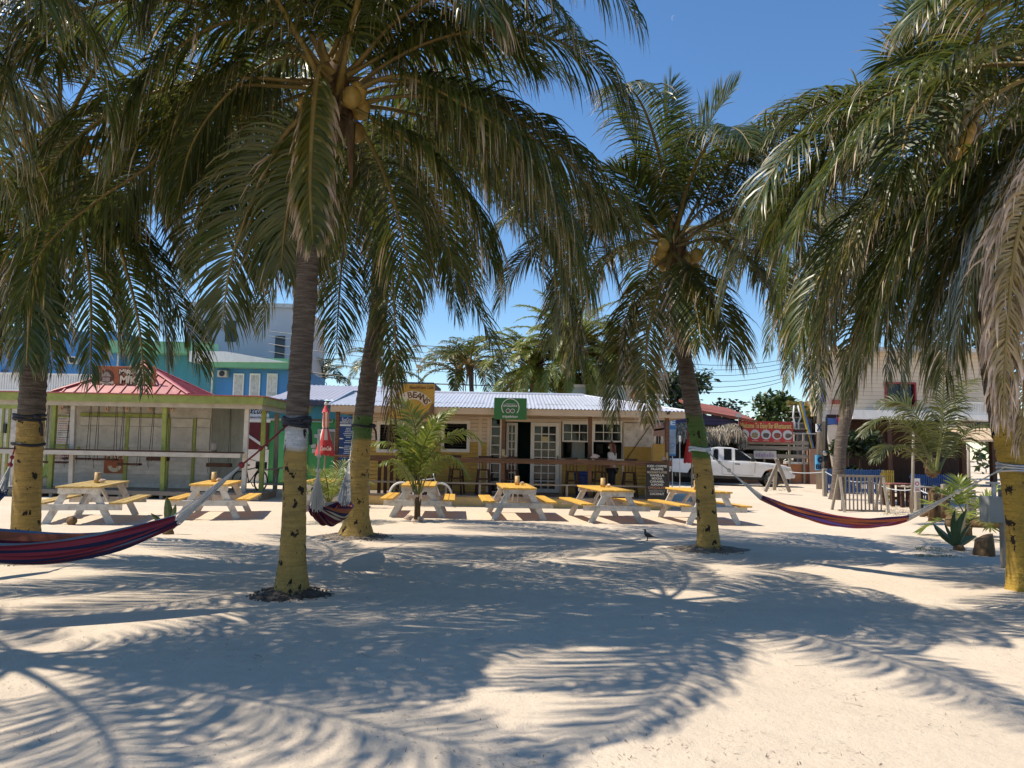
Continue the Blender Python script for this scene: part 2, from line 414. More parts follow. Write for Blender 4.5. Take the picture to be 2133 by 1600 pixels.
# ------------------------------------------------------------------ palms
def leaf_mat(name, green, tan, gloss=.42, trans=.3):
    m, N, L, B = nt(name)
    dry = N.new('ShaderNodeAttribute'); dry.attribute_name = 'dry'; rnd = N.new('ShaderNodeAttribute'); rnd.attribute_name = 'rnd'
    g0 = tuple(c * .6 for c in green); g1 = (green[0] * 1.7, green[1] * 1.35, green[2])
    c = ramp(N, L, rnd.outputs['Fac'], [(0, g0), (.6, green), (1, g1)]).outputs[0]
    yel = (.30, .22, .035)
    c2 = ramp(N, L, rnd.outputs['Fac'], [(0, tuple(q * .5 for q in tan)), (.5, tan), (1, tuple(q * 1.35 for q in tan))]).outputs[0]
    k1 = ramp(N, L, dry.outputs['Fac'], [(.15, 0), (.5, 1)]).outputs[0]; k2 = ramp(N, L, dry.outputs['Fac'], [(.45, 0), (.8, 1)]).outputs[0]
    c = mixc(N, L, k2, mixc(N, L, k1, c, mixc(N, L, .5, c, yel)), c2)
    L.new(c, B.inputs['Base Color']); B.inputs['Roughness'].default_value = gloss; B.inputs['Specular IOR Level'].default_value = .5
    t = N.new('ShaderNodeBsdfTranslucent'); hs = N.new('ShaderNodeHueSaturation'); hs.inputs['Value'].default_value = 1.5; hs.inputs['Hue'].default_value = .485
    L.new(c, hs.inputs['Color']); L.new(hs.outputs[0], t.inputs[0])
    mx = N.new('ShaderNodeMixShader'); mx.inputs[0].default_value = trans
    L.new(B.outputs[0], mx.inputs[1]); L.new(t.outputs[0], mx.inputs[2]); L.new(mx.outputs[0], N['Material Output'].inputs[0])
    return m
M['leaf'] = leaf_mat('palm_leaf', (.060, .088, .017), (.52, .41, .31), .36, .32)
M['leaf_young'] = leaf_mat('young_palm_leaf', (.15, .205, .034), (.34, .28, .10), .4, .38)
M['leaf_yellow'] = leaf_mat('yellowing_palm_leaf', (.075, .090, .018), (.42, .31, .20), .45, .28)
M['rachis'] = paint('palm_rib', (.19, .135, .035), .5, .25, 6, bmp=.1, per=.25)
M['rachis_green'] = paint('green_palm_rib', (.13, .14, .035), .5, .25, 6, bmp=.1, per=.2)
M['boot'] = woodm('palm_fibre', (.19, .12, .06), (.07, .04, .02), (6, 6, 2), .9)
M['coconut'] = paint('coconut_husk', (.42, .27, .06), .45, .3, 4, wear=(.2, .12, .05), wear_amt=.6)
M['dead'] = leaf_mat('dead_palm_leaf', (.10, .065, .035), (.15, .095, .055), .8, .12)

def spline(ctrl, m):
    P = [np.array(p, float) for p in ctrl]
    P = [2 * P[0] - P[1]] + P + [2 * P[-1] - P[-2]]
    out = []; segs = len(P) - 3
    for j in range(m):
        u = j / (m - 1) * segs; k = min(int(u), segs - 1); t = u - k
        a, b, c, d = P[k:k + 4]
        out.append(.5 * ((2 * b) + (-a + c) * t + (2 * a - 5 * b + 4 * c - d) * t * t + (-a + 3 * b - 3 * c + d) * t ** 3))
    Q = np.array(out); s = np.concatenate([[0], np.cumsum(np.linalg.norm(np.diff(Q, axis=0), axis=1))])
    tt = np.linspace(0, s[-1], m); return np.stack([np.interp(tt, s, Q[:, i]) for i in range(3)], 1), s[-1]

def frond(ctrl, parent, mats, seed=0, nl=80, L=.8, W=.034, droop=.35, dry=.15, tip_dry=.45, jit=.06, seg=5, start=.16, rr=.028, vee=.25, side=None, spread=1.0, curl=.5, name='frond', lean=(0, 0, 0)):
    rs = np.random.RandomState(seed)
    P, length = spline(ctrl, 28)
    T = np.gradient(P, axis=0); T /= np.linalg.norm(T, axis=1)[:, None]
    # side vectors carried along the rib so that the blade does not flip where the rib hangs
    s0 = np.cross(T[0], (0, 0, 1.0)) if side is None else np.array(side, float)
    if np.linalg.norm(s0) < .15: s0 = np.cross(T[8], (0, 0, 1.0))
    Sd = []; s_ = s0 / (np.linalg.norm(s0) + 1e-9)
    for k in range(len(P)):
        s_ = s_ - T[k] * s_.dot(T[k]); s_ /= np.linalg.norm(s_) + 1e-9; Sd.append(s_)
    Sd = np.array(Sd); Nn = np.cross(Sd, T)
    # rib
    n = 5; ang = np.arange(n) * 2 * np.pi / n; u = np.linspace(0, 1, len(P)); rad = rr * (1 - u) ** .8 + .004; rad[0:3] *= np.array([1.7, 1.35, 1.12])
    V1 = (P[:, None, :] + rad[:, None, None] * (np.cos(ang)[None, :, None] * Sd[:, None, :] * 1.25 + np.sin(ang)[None, :, None] * Nn[:, None, :] * .8)).reshape(-1, 3)
    F1 = np.array([(k * n + a, k * n + (a + 1) % n, (k + 1) * n + (a + 1) % n, (k + 1) * n + a) for k in range(len(P) - 1) for a in range(n)])
    # leaflets
    t = np.concatenate([np.linspace(start, .985, nl), np.linspace(start, .985, nl) + .4 * (1 - start) / nl]); t = np.clip(t + rs.normal(0, .003, 2 * nl), start, .995)
    sg = np.concatenate([np.ones(nl), -np.ones(nl)])
    keep = rs.rand(2 * nl) > .03
    t, sg = t[keep], sg[keep]; m = len(t)
    ii = t * (len(P) - 1); k0 = np.minimum(ii.astype(int), len(P) - 2); fr = (ii - k0)[:, None]
    pick = lambda A: A[k0] * (1 - fr) + A[k0 + 1] * fr
    p, tt, ss, nn = pick(P), pick(T), pick(Sd), pick(Nn)
    q = (t - start) / (1 - start)
    prof = np.interp(q, [0, .06, .25, .5, .75, .92, 1], [.45, .7, .98, 1, .8, .5, .3]) * L * rs.uniform(.85, 1.1, m)
    fw = np.radians(np.interp(q, [0, .3, .8, 1], [18, 32, 48, 68])) + rs.normal(0, .07, m)
    d = ss * (sg * np.cos(fw) * spread)[:, None] + tt * np.sin(fw)[:, None] + nn * (vee * rs.uniform(.5, 1.4, m) * np.cos(fw))[:, None]
    d += rs.normal(0, jit, (m, 3)); d /= np.linalg.norm(d, axis=1)[:, None]
    dr = droop * rs.uniform(.6, 1.4, m)
    wprof = np.array([.45, .95, 1.0, .82, .5, .08]) if seg == 5 else (np.array([.5, 1, .75, .1]) if seg == 3 else np.interp(np.linspace(0, 1, seg + 1), [0, .2, .4, .6, .8, 1], [.45, .95, 1.0, .82, .5, .08]))
    wd = W * rs.uniform(.8, 1.2, m) * np.interp(q, [0, .1, .8, 1], [.7, 1, .85, .5])
    pos = p + ss * (sg * .01)[:, None]
    wv = tt - d * np.sum(tt * d, 1)[:, None]; wv /= np.linalg.norm(wv, axis=1)[:, None] + 1e-9
    tw = rs.normal(0, .6, m)
    lean = np.array(lean, float)
    VV = np.zeros((m, seg + 1, 2, 3)); DD = np.zeros((m, seg + 1, 2))
    drylen = np.clip(rs.normal(tip_dry, .28, m), 0, 1); base_dry = np.clip(rs.normal(dry, .22, m), 0, 1)
    for s in range(seg + 1):
        x = s / seg
        ww = wv * np.cos(tw * x)[:, None] + np.cross(d, wv) * np.sin(tw * x)[:, None]
        VV[:, s, 0] = pos - ww * (wd * wprof[s] / 2)[:, None]; VV[:, s, 1] = pos + ww * (wd * wprof[s] / 2)[:, None]
        DD[:, s, :] = np.clip(base_dry * .55 + np.clip((x - (1 - drylen * .62)) * 2.6, 0, 1) * (.55 + .45 * base_dry), 0, 1)[:, None]
        pos = pos + d * (prof / seg)[:, None]
        d = d + (np.array([0, 0, -1.0])[None] + lean[None]) * (dr * (1.9 if seg == 5 else 3.2) / 2 * (.5 + x))[:, None] + rs.normal(0, curl * .13 * (x + .2), (m, 3))
        d /= np.linalg.norm(d, axis=1)[:, None]
        wv = wv - d * np.sum(wv * d, 1)[:, None]; wv /= np.linalg.norm(wv, axis=1)[:, None] + 1e-9
    off = len(V1); V2 = VV.reshape(-1, 3)
    b = off + (np.arange(m)[:, None] * (seg + 1) + np.arange(seg)[None, :]).ravel() * 2
    F2 = np.stack([b, b + 1, b + 3, b + 2], 1)
    Vall = np.concatenate([V1, V2]); org = np.array(ORG.get(parent.name, (0, 0, 0)))
    rn = np.concatenate([np.full(len(V1), .5), np.repeat(np.clip(rs.normal(.5, .22, m), 0, 1), (seg + 1) * 2)])
    dy = np.concatenate([np.zeros(len(V1)), DD.ravel()])
    me = mesh_np(name, Vall - org, np.concatenate([F1, F2]), mats, np.concatenate([np.ones(len(F1), int), np.zeros(len(F2), int)]), {'dry': dy, 'rnd': rn})
    o = bpy.data.objects.new(name, me); COL.objects.link(o); o.parent = parent; ORG[o.name] = ORG.get(parent.name, Vector((0, 0, 0)))
    return o

def auto_path(hub, az, el, length, sag, n=7):
    """rib that leaves the hub at elevation el and bends down by sag along its length"""
    p = np.array(hub, float); pts = [p.copy()]
    for k in range(n):
        t = (k + .5) / n; e = el - sag * t ** 1.25
        e = max(e, -1.5)
        p = p + np.array([math.sin(az) * math.cos(e), math.cos(az) * math.cos(e), math.sin(e)]) * (length / n); pts.append(p.copy())
    return pts

def trunk_mat(name, bands, soft=.03):
    """bands: (height, colour) from the ground up; bark above the last"""
    m, N, L, B = nt(name)
    tc = N.new('ShaderNodeTexCoord'); sp = N.new('ShaderNodeSeparateXYZ'); L.new(tc.outputs['Object'], sp.inputs[0])
    v = tc.outputs['Object']
    nb = noise_node(N, L, v, 9, 5); ad = N.new('ShaderNodeMath'); ad.operation = 'MULTIPLY_ADD'; L.new(nb.outputs[0], ad.inputs[0]); ad.inputs[1].default_value = .09; L.new(sp.outputs[2], ad.inputs[2])
    mp = N.new('ShaderNodeMapping'); L.new(v, mp.inputs[0]); mp.inputs['Scale'].default_value = (1.6, 1.6, 15)
    bk = noise_node(N, L, mp.outputs[0], 2.5, 7, .7)
    fine = noise_node(N, L, v, 38, 5, .7)
    bark = ramp(N, L, bk.outputs[0], [(.3, (.05, .04, .033)), (.5, (.13, .10, .08)), (.72, (.24, .20, .165))]).outputs[0]
    c = bark
    chip_n = N.new('ShaderNodeMapping'); L.new(v, chip_n.inputs[0]); chip_n.inputs['Scale'].default_value = (1, 1, .7)
    ch = noise_node(N, L, chip_n.outputs[0], 7, 5, .62)
    chip = ramp(N, L, ch.outputs[0], [(.60, 0), (.62, 1)]).outputs[0]
    top = N.new('ShaderNodeMath')
    for h, col in sorted(bands, key=lambda q: -q[0]):
        lt = N.new('ShaderNodeMapRange'); lt.inputs[1].default_value = h + soft + .045; lt.inputs[2].default_value = h - soft + .045; L.new(ad.outputs[0], lt.inputs[0])
        pc = ramp(N, L, bk.outputs[0], [(.2, tuple(q * .4 for q in col)), (.42, tuple(q * .8 for q in col)), (.58, col), (.8, tuple(min(1, q * 1.15) for q in col))]).outputs[0]
        grime = ramp(N, L, noise_node(N, L, v, 2.6, 6, .7).outputs[0], [(.48, 0), (.75, .6)]).outputs[0]; pc = mixc(N, L, grime, pc, (.17, .13, .08))
        pc = mixc(N, L, ramp(N, L, fine.outputs[0], [(.56, 0), (.68, .55)]).outputs[0], pc, tuple(q * .3 for q in col)); pc = mixc(N, L, chip, pc, (.028, .02, .015))
        c = mixc(N, L, lt.outputs[0], c, pc)
    L.new(c, B.inputs['Base Color']); B.inputs['Roughness'].default_value = .8; B.inputs['Specular IOR Level'].default_value = .25
    b1 = bump(N, L, bk.outputs[0], .8, .04, B); bump(N, L, fine.outputs[0], .9, .02, B, b1)
    return m

def trunk(ctrl, r0, r1, parent, mat, flare=1.5, seed=0, n=18, ring=.055, name='trunk'):
    P, length = spline(ctrl, max(12, int(length_of(ctrl) / ring)))
    rs = np.random.RandomState(seed); V = []; m = len(P)
    T = np.gradient(P, axis=0); T /= np.linalg.norm(T, axis=1)[:, None]
    ph = rs.uniform(0, 6.3, 4); scar = rs.uniform(.25, 1, m)
    for k in range(m):
        u = k / (m - 1); h = u * length
        r = r0 + (r1 - r0) * u + r0 * (flare - 1) * math.exp(-h / .28)
        r *= 1 + (.045 * scar[k] if k % 2 else -.035 * scar[k]) * (0.35 + .65 * smooth(1.2, 1.9, h))
        e1 = np.cross(T[k], (0, 1, 0)); e1 /= np.linalg.norm(e1); e2 = np.cross(T[k], e1)
        for a in range(n):
            th = 2 * math.pi * a / n
            rr = r * (1 + .035 * math.sin(3 * th + ph[0] + h * .8) + .02 * math.sin(5 * th + ph[1] - h * 1.7) + .012 * rs.randn()) + .03 * math.exp(-h / .16) * math.sin(7 * th + ph[2])
            V.append(P[k] + rr * (math.cos(th) * e1 + math.sin(th) * e2) + T[k] * .012 * math.sin(2 * th + ph[3] + k))
    F = [(k * n + a, k * n + (a + 1) % n, (k + 1) * n + (a + 1) % n, (k + 1) * n + a) for k in range(m - 1) for a in range(n)]
    org = np.array(ORG[parent.name])
    me = mesh_np(name, np.array(V) - org, F, [mat], smooth=True)
    o = bpy.data.objects.new(name, me); COL.objects.link(o); o.parent = parent; ORG[o.name] = ORG[parent.name]
    return o
def length_of(c): return sum(np.linalg.norm(np.array(a) - np.array(b)) for a, b in zip(c[1:], c[:-1]))

def crown_heart(hub, parent, r=.2, seed=0, nuts=6, nut_r=.11, dead=4):
    rs = random.Random(seed); hub = Vector(hub); b = MB()
    b.lathe(hub - Vector((0, 0, .55)), [(r * .75, 0), (r * 1.25, .25), (r * 1.3, .5), (r * .9, .8), (r * .35, 1.1)], 12)
    for k in range(10):
        a = rs.uniform(0, 6.28); d = Vector((math.cos(a), math.sin(a), 0))
        b.tube([hub + d * r * .6 + Vector((0, 0, -.5)), hub + d * r * 1.3 + Vector((0, 0, -.25)), hub + d * r * 1.7 + Vector((0, 0, rs.uniform(-.05, .25)))], [(.07, .04), (.06, .03), (.02, .012)], 6)
    for k in range(dead):
        a = rs.uniform(0, 6.28); d = Vector((math.cos(a), math.sin(a), 0)); l = rs.uniform(.5, 1.0)
        b.tube([hub + d * r + Vector((0, 0, -.3)), hub + d * (r + .22) + Vector((0, 0, -.45)), hub + d * (r + .3) + Vector((0, 0, -.5 - l))], [(.05, .02), (.07, .015), (.02, .01)], 6)
    b.build('crown_shaft', M['boot'], parent, smooth=True)
    for k in range(nuts):
        a = rs.uniform(0, 6.28) if nuts > 8 else -1.57 + rs.uniform(-1.9, 1.6); d = Vector((math.cos(a), math.sin(a), 0))
        q = MB(); c = hub + d * (r + rs.uniform(.1, .28)) + Vector((0, 0, rs.uniform(-.5, -.05)))
        q.ball(c, (nut_r, nut_r, nut_r * 1.2), 12, 8, .06, k); q.build('coconut', M['coconut'], parent, smooth=True)

def mound(c, r, h, parent=None, seed=0, name='soil_mound', label=None):
    rs = random.Random(seed); b = MB(); n, m = 26, 6; vs = []
    for i in range(m + 1):
        t = i / m
        for k in range(n):
            a = 2 * math.pi * k / n; rr = r * t * (1 + .7 * mnoise.noise((math.cos(a) * 2.5, math.sin(a) * 2.5, seed)))
            z = h * (1 - t) ** 1.2 * (1 + .6 * rs.uniform(-.5, .5)) - .012 * (t > .99)
            x, y = c[0] + rr * math.cos(a), c[1] + rr * math.sin(a)
            vs.append((x, y, gz(x, y) + z + .002))
    b.add(vs, [(i * n + k, i * n + (k + 1) % n, (i + 1) * n + (k + 1) % n, (i + 1) * n + k) for i in range(m) for k in range(n)])
    rl = random.Random(seed + 5)
    for k in range(260):                                         # root crumbs
        a = rl.uniform(0, 6.28); q = r * (.35 + .75 * rl.random()); x, y = c[0] + q * math.cos(a), c[1] + q * math.sin(a); s_ = rl.uniform(.004, .013)
        b.ball((x, y, gz(x, y) + h * max(0, 1 - q / r) + s_ * .4), (s_ * 1.5, s_, s_ * .8), 5, 3, .5, k)
    return props(b.build(name, M['soil'] if seed == 3 else M['soil_pale'], smooth=True), label, 'soil', None, 'stuff')
M['soil_pale'] = paint('grey_root_soil', (.20, .165, .13), .95, .4, 8, wear=(.07, .055, .045), wear_amt=.7, wear_scale=5, bmp=.9, bscale=60)
M['soil'] = paint('dark_root_soil', (.075, .055, .04), .95, .5, 12, wear=(.3, .25, .2), wear_amt=.5, bmp=.9, bscale=60)

YEL = (.50, .325, .095)
NUM = [0]
def palm(label, base, path, r0, r1, bands, fronds, autos, seed, flare=1.5, leaf='leaf', nuts=6, fkw=None, group='coconut palms standing on the sand', soil=True, name='palm_tree'):
    base = Vector((base[0], base[1], gz(base[0], base[1]) - .03))
    t = thing(name, label, 'palm tree', base, group)
    pts = [base] + [Vector(p) for p in path]
    trunk([tuple(p) for p in pts], r0, r1, t, trunk_mat('palm_bark', bands), flare, seed)
    hub = pts[-1]
    crown_heart(hub, t, max(.14, r1 * 1.25), seed, nuts)
    kw0 = dict(fkw or {})
    for j, f in enumerate(fronds):
        f = dict(f); pth = f.pop('p'); kw = dict(kw0); kw.update(f)
        mt = kw.pop('mats', None) or [M[leaf], M['rachis']]
        frond(pth, t, mt, seed * 100 + j, **kw)
    rs = random.Random(seed * 7 + 1)
    for j, f in enumerate(autos):
        f = dict(f); az, el, ln, sag = f.pop('a'); kw = dict(kw0); kw.update(f); mt = kw.pop('mats', None) or [M[leaf], M['rachis']]
        h2 = (hub.x + math.sin(R(az)) * .12, hub.y + math.cos(R(az)) * .12, hub.z + rs.uniform(-.15, .2))
        frond(auto_path(h2, R(az), R(el), ln, R(sag)), t, mt, seed * 100 + 50 + j, **kw)
    if soil: mound(base, r0 * 3.3, .11, seed=seed, label='dark root soil heaped round the foot of ' + soil if isinstance(soil, str) else None)
    return t
def fp(Ys, *pix):
    """rib through photograph pixels, the distance running evenly from Ys[0] to Ys[1]"""
    n = len(pix); return [tuple(at(x, y, Ys[0] + (Ys[1] - Ys[0]) * k / (n - 1))) for k, (x, y) in enumerate(pix)]
# ------------------------------------------------------------------ the palms of this beach
GR = [M['leaf'], M['rachis']]; GG = [M['leaf'], M['rachis_green']]; YL = [M['leaf_yellow'], M['rachis']]; DEAD = [M['dead'], M['boot']]
M['leaf_dry'] = leaf_mat('dried_palm_leaf', (.16, .13, .04), (.52, .40, .30), .6, .2); DRYF = [M['leaf_dry'], M['rachis']]
# tall palm with white band, in the middle
bA = gnd(605, 1238); yA = bA.y
palmA = palm('tall coconut palm with a yellow trunk foot and a white band tied with black straps', bA,
    [at(611, 1080, yA), at(617, 900, yA + .02), at(637, 620, yA + .1), at(655, 400, yA + .15), at(700, 195, yA + .2)], .128, .115,
    [(1.60, YEL), (1.95, (.70, .70, .70))],
    [dict(p=fp((8.4, 6.9), (690, 170), (600, 62), (480, 44), (370, 100), (290, 200), (245, 290)), L=1.3, droop=.9, tip_dry=.45, dry=.2),
     dict(p=fp((8.2, 7.2), (690, 150), (665, 140), (652, 240), (646, 380), (650, 470), (652, 510)), L=.55, droop=.85, tip_dry=.95, dry=.35, curl=1.0, side=(1, 0, 0), mats=YL, W=.04),
     dict(p=fp((8.5, 7.6), (720, 200), (830, 158), (960, 215), (1080, 300), (1170, 440), (1225, 600)), L=1.4, droop=.95, tip_dry=.65),
     dict(p=fp((8.5, 7.2), (730, 150), (830, 40), (960, -30), (1090, -30), (1190, 40)), start=.06, L=1.2, droop=.9, tip_dry=.55),
     dict(p=fp((8.6, 9.6), (735, 220), (850, 200), (980, 225), (1130, 300), (1250, 390), (1330, 500)), L=1.25, droop=.8),
     dict(p=fp((8.5, 9.4), (690, 190), (590, 180), (460, 190), (330, 330), (200, 420), (90, 520), (38, 650)), L=1.2, droop=.7, tip_dry=.35),
     dict(p=fp((8.5, 9.2), (690, 215), (610, 260), (555, 350), (515, 445), (478, 560), (462, 690)), L=.95, droop=.35, tip_dry=.3, side=(1, 0, 0)),
     dict(p=fp((8.4, 9.0), (720, 160), (830, 100), (940, 80), (1060, 95), (1130, 150)), L=.8, droop=.35, tip_dry=.4),
     dict(p=fp((8.4, 8.2), (700, 130), (780, -60), (930, -160), (1110, -150), (1260, -50), (1340, 60)), start=.06, L=1.15, droop=.85, tip_dry=.5),
     dict(p=fp((8.4, 7.0), (680, 130), (620, -60), (520, -120), (400, -90), (300, 20)), start=.06, L=1.25, droop=.9, tip_dry=.6),
     dict(p=fp((8.5, 8.8), (690, 200), (640, 120), (560, 130), (470, 200), (400, 300), (370, 420)), L=1.15, droop=.8),
     dict(p=fp((8.5, 8.0), (715, 215), (800, 260), (900, 330), (980, 430), (1020, 540)), L=1.25, droop=.8, tip_dry=.6),
     dict(p=fp((8.5, 9.0), (700, 230), (640, 330), (600, 440), (585, 560)), L=1.0, droop=.5, side=(1, 0, 0)),
     dict(p=fp((8.5, 7.6), (690, 120), (740, -20), (690, -120), (600, -150)), start=.06, L=1.2, droop=.9, tip_dry=.6),
     dict(p=fp((8.5, 6.8), (700, 120), (800, -40), (880, -110), (960, -70), (1020, 40)), start=.06, L=1.2, droop=.95, tip_dry=.7),
     ],
    [dict(a=(205, 42, 4.0, 115)), dict(a=(157, 38, 4.3, 88), L=.85), dict(a=(199, 36, 4.9, 80), L=.85), dict(a=(236, 28, 4.2, 120)), 
     dict(a=(20, 15, 4.2, 90)), dict(a=(60, 12, 4.2, 95)), dict(a=(310, 14, 4.2, 90)), dict(a=(100, 40, 3.9, 105)), dict(a=(290, 15, 4.1, 95)), dict(a=(45, 40, 4.0, 105)), dict(a=(340, 5, 4.1, 80)), dict(a=(10, 0, 3.8, 70)), dict(a=(265, 10, 3.9, 80)), dict(a=(85, 5, 3.9, 75))],
    3, 1.62, nuts=9, fkw=dict(L=1.15, droop=.75, nl=140, W=.03), soil='the white banded palm')
# second palm, green banded, behind it
bB = gnd(742, 1118); yB = bB.y
palmB = palm('leaning coconut palm with a green band above its broad yellow foot', bB,
    [at(748, 1000, yB), at(757, 880, yB), at(772, 760, yB), at(788, 640, yB + .1), at(792, 480, yB + .2), at(778, 310, yB + .3)], .185, .15,
    [(1.78, YEL), (2.2, (.10, .19, .05))],
    [dict(p=fp((14, 13), (775, 300), (840, 380), (900, 480), (960, 580), (1010, 680), (1050, 780)), L=1.0, droop=.35, dry=.25),
     dict(p=fp((14, 12.4), (770, 300), (800, 400), (815, 540), (822, 660), (825, 800)), L=.95, droop=.4, side=(1, 0, 0)),
     dict(p=fp((14, 13.2), (765, 300), (735, 400), (715, 520), (705, 640), (700, 740)), L=.95, droop=.35, side=(1, 0, 0)),
     dict(p=fp((14, 14.5), (770, 290), (690, 340), (630, 440), (575, 560), (545, 690)), L=1.0, droop=.4),
     dict(p=fp((14, 14.5), (785, 280), (900, 290), (1010, 370), (1090, 480), (1140, 600), (1160, 700)), L=1.1, droop=.5),
     dict(p=fp((14, 12.6), (785, 285), (930, 310), (1080, 420), (1170, 580), (1210, 760)), L=1.3, droop=.75, tip_dry=.7),
     dict(p=fp((14, 13.4), (785, 270), (950, 250), (1110, 330), (1230, 450), (1290, 600)), L=1.3, droop=.7, tip_dry=.5),
     dict(p=fp((14, 12.8), (785, 300), (870, 400), (930, 540), (950, 660)), L=1.0, droop=.45),
     dict(p=fp((14, 13), (775, 320), (782, 480), (800, 640), (815, 780), (812, 930)), L=.75, droop=.6, dry=1.0, tip_dry=1, mats=DEAD, side=(1, 0, 0), spread=.5, nl=60),
     ],
    [dict(a=(a, e, 4.6, s)) for a, e, s in ((80, 35, 110), (110, 55, 100), (140, 30, 120), (185, 40, 112), (235, 50, 105), (265, 30, 110), (300, 50, 100), (335, 30, 115), (10, 55, 95), (45, 40, 110), (30, 0, 75), (270, -5, 75), (330, -10, 65), (90, 0, 75), (120, 10, 85), (240, 10, 85))],
    4, 2.0, nuts=7, fkw=dict(L=1.15, droop=.6, nl=125, W=.03), soil='the green banded leaning palm')
# palm with plain yellow foot beside the kiosk
bL = gnd(52, 1165); yL = bL.y
palmL = palm('thick coconut palm with a chipped yellow foot, standing before the red roofed kiosk', bL,
    [at(57, 1000, yL), at(63, 880, yL), at(72, 750, yL), at(84, 640, yL), at(102, 470, yL), at(120, 300, yL)], .175, .155,
    [(2.0, YEL)],
    [dict(p=fp((10.4, 10), (120, 290), (200, 380), (270, 480), (345, 600), (395, 690), (418, 770)), L=.95, droop=.35, dry=.15, tip_dry=.2),
     dict(p=fp((10.4, 9.4), (120, 300), (160, 420), (185, 560), (190, 680), (188, 800)), L=.6, droop=.4, side=(1, 0, 0), dry=.2),
     dict(p=fp((10.4, 10.4), (110, 290), (60, 380), (20, 500), (-10, 620), (-30, 760)), L=.9, droop=.4),
     dict(p=fp((10.4, 9.2), (120, 280), (220, 240), (330, 280), (420, 370), (470, 500)), L=1.05, droop=.5),
     dict(p=fp((10.4, 9.6), (130, 310), (215, 420), (262, 560), (290, 680), (302, 820)), L=.5, droop=.35, side=(1, 0, 0), dry=.1),
     dict(p=fp((10.4, 9.8), (120, 300), (110, 440), (80, 560), (62, 660), (55, 760)), L=.9, droop=.4, side=(1, 0, 0)),
     dict(p=fp((10.4, 11.5), (125, 290), (260, 330), (340, 430), (385, 560)), L=1.0, droop=.45),
     dict(p=fp((10.4, 10.8), (120, 310), (220, 400), (300, 540), (340, 660), (350, 750)), L=.9, droop=.4),
     dict(p=fp((10.4, 9.8), (115, 300), (90, 420), (70, 560), (100, 680), (112, 770)), L=.7, droop=.5, side=(1, 0, 0)),
     dict(p=fp((10.4, 11), (115, 300), (20, 340), (-40, 460), (-20, 620), (10, 740)), L=.9, droop=.5),
     dict(p=fp((10.4, 11), (125, 300), (180, 450), (235, 600), (250, 720)), L=.9, droop=.4),
     ],
    [dict(a=(a, e, 4.4, s)) for a, e, s in ((85, 45, 110), (115, 60, 100), (150, 40, 115), (175, 60, 105), (205, 35, 115), (240, 55, 105), (275, 35, 115), (310, 55, 100), (345, 35, 110), (20, 55, 95), (55, 35, 110), (100, 5, 80), (225, 0, 75), (320, -5, 70))],
    5, 1.25, nuts=5, fkw=dict(L=1.15, droop=.7, nl=130, W=.032), soil='the thick palm by the red roofed kiosk')
# palm between the tables and the hammock
bD = gnd(1476, 1146); yD = bD.y
palmD = palm('slim coconut palm with a green band above its yellow foot, holding the hammock rope', bD,
    [at(1468, 1020, yD), at(1455, 920, yD), at(1438, 820, yD), at(1422, 720, yD + .1), at(1410, 620, yD + .1), at(1402, 505, yD + .1)], .165, .115,
    [(1.56, YEL), (2.28, (.10, .18, .045))],
    [dict(p=fp((13, 13.2), (1398, 500), (1386, 380), (1388, 270), (1398, 165)), L=.8, droop=.06, vee=.5, mats=GG, dry=.05, tip_dry=.15),
     dict(p=fp((13, 12.8), (1402, 500), (1430, 370), (1475, 260), (1535, 175)), L=.8, droop=.08, vee=.4, mats=GG, dry=.05, tip_dry=.3),
     dict(p=fp((13, 13), (1396, 500), (1360, 400), (1320, 300), (1278, 220)), L=.7, droop=.08, vee=.4, mats=GG, dry=.05, tip_dry=.15),
     dict(p=fp((13, 12.4), (1396, 505), (1350, 430), (1310, 370), (1268, 345)), L=.75, droop=.15, mats=GG, dry=.1),
     dict(p=fp((13, 12.5), (1404, 500), (1440, 400), (1500, 330), (1570, 320), (1610, 380)), L=.9, droop=.25, mats=GG, dry=.1),
     dict(p=fp((13, 12.2), (1406, 505), (1470, 430), (1560, 400), (1630, 450), (1665, 530)), L=.95, droop=.35, dry=.15),
     dict(p=fp((13, 12), (1406, 515), (1480, 500), (1560, 545), (1620, 640), (1645, 740)), L=1.0, droop=.45, tip_dry=.6),
     dict(p=fp((13, 12.6), (1394, 515), (1330, 505), (1260, 550), (1210, 650), (1190, 760)), L=1.0, droop=.45, tip_dry=.6, mats=YL),
     dict(p=fp((13, 12.2), (1396, 530), (1345, 580), (1300, 680), (1285, 790), (1282, 880)), L=.8, droop=.35, dry=.3, mats=YL),
     dict(p=fp((13, 11.8), (1406, 530), (1450, 570), (1500, 650), (1530, 750)), L=.95, droop=.4, dry=.3, mats=YL),
     dict(p=fp((13, 11.6), (1398, 530), (1375, 600), (1350, 690), (1345, 780), (1350, 880)), L=.7, droop=.5, dry=.7, tip_dry=.8, side=(1, 0, 0)),
     dict(p=fp((13, 11.7), (1402, 525), (1425, 560), (1450, 640), (1462, 720)), L=.8, droop=.5, dry=.3, tip_dry=.7, side=(1, 0, 0)),
     dict(p=fp((13, 14), (1396, 510), (1300, 450), (1230, 480), (1180, 560), (1160, 660)), L=.95, droop=.4),
     ],
    [dict(a=(a, e, 3.9, s)) for a, e, s in ((30, 45, 95), (75, 35, 110), (110, 45, 110), (140, 60, 95), (175, 50, 105), (205, 62, 95), (250, 40, 110), (290, 30, 110), (330, 55, 90), (0, 30, 110), (125, 25, 115), (60, 20, 115), (15, 5, 90), (320, 10, 90))],
    6, 1.35, nuts=14, fkw=dict(L=1.0, droop=.5, nl=115, W=.031), soil='the slim green banded palm')
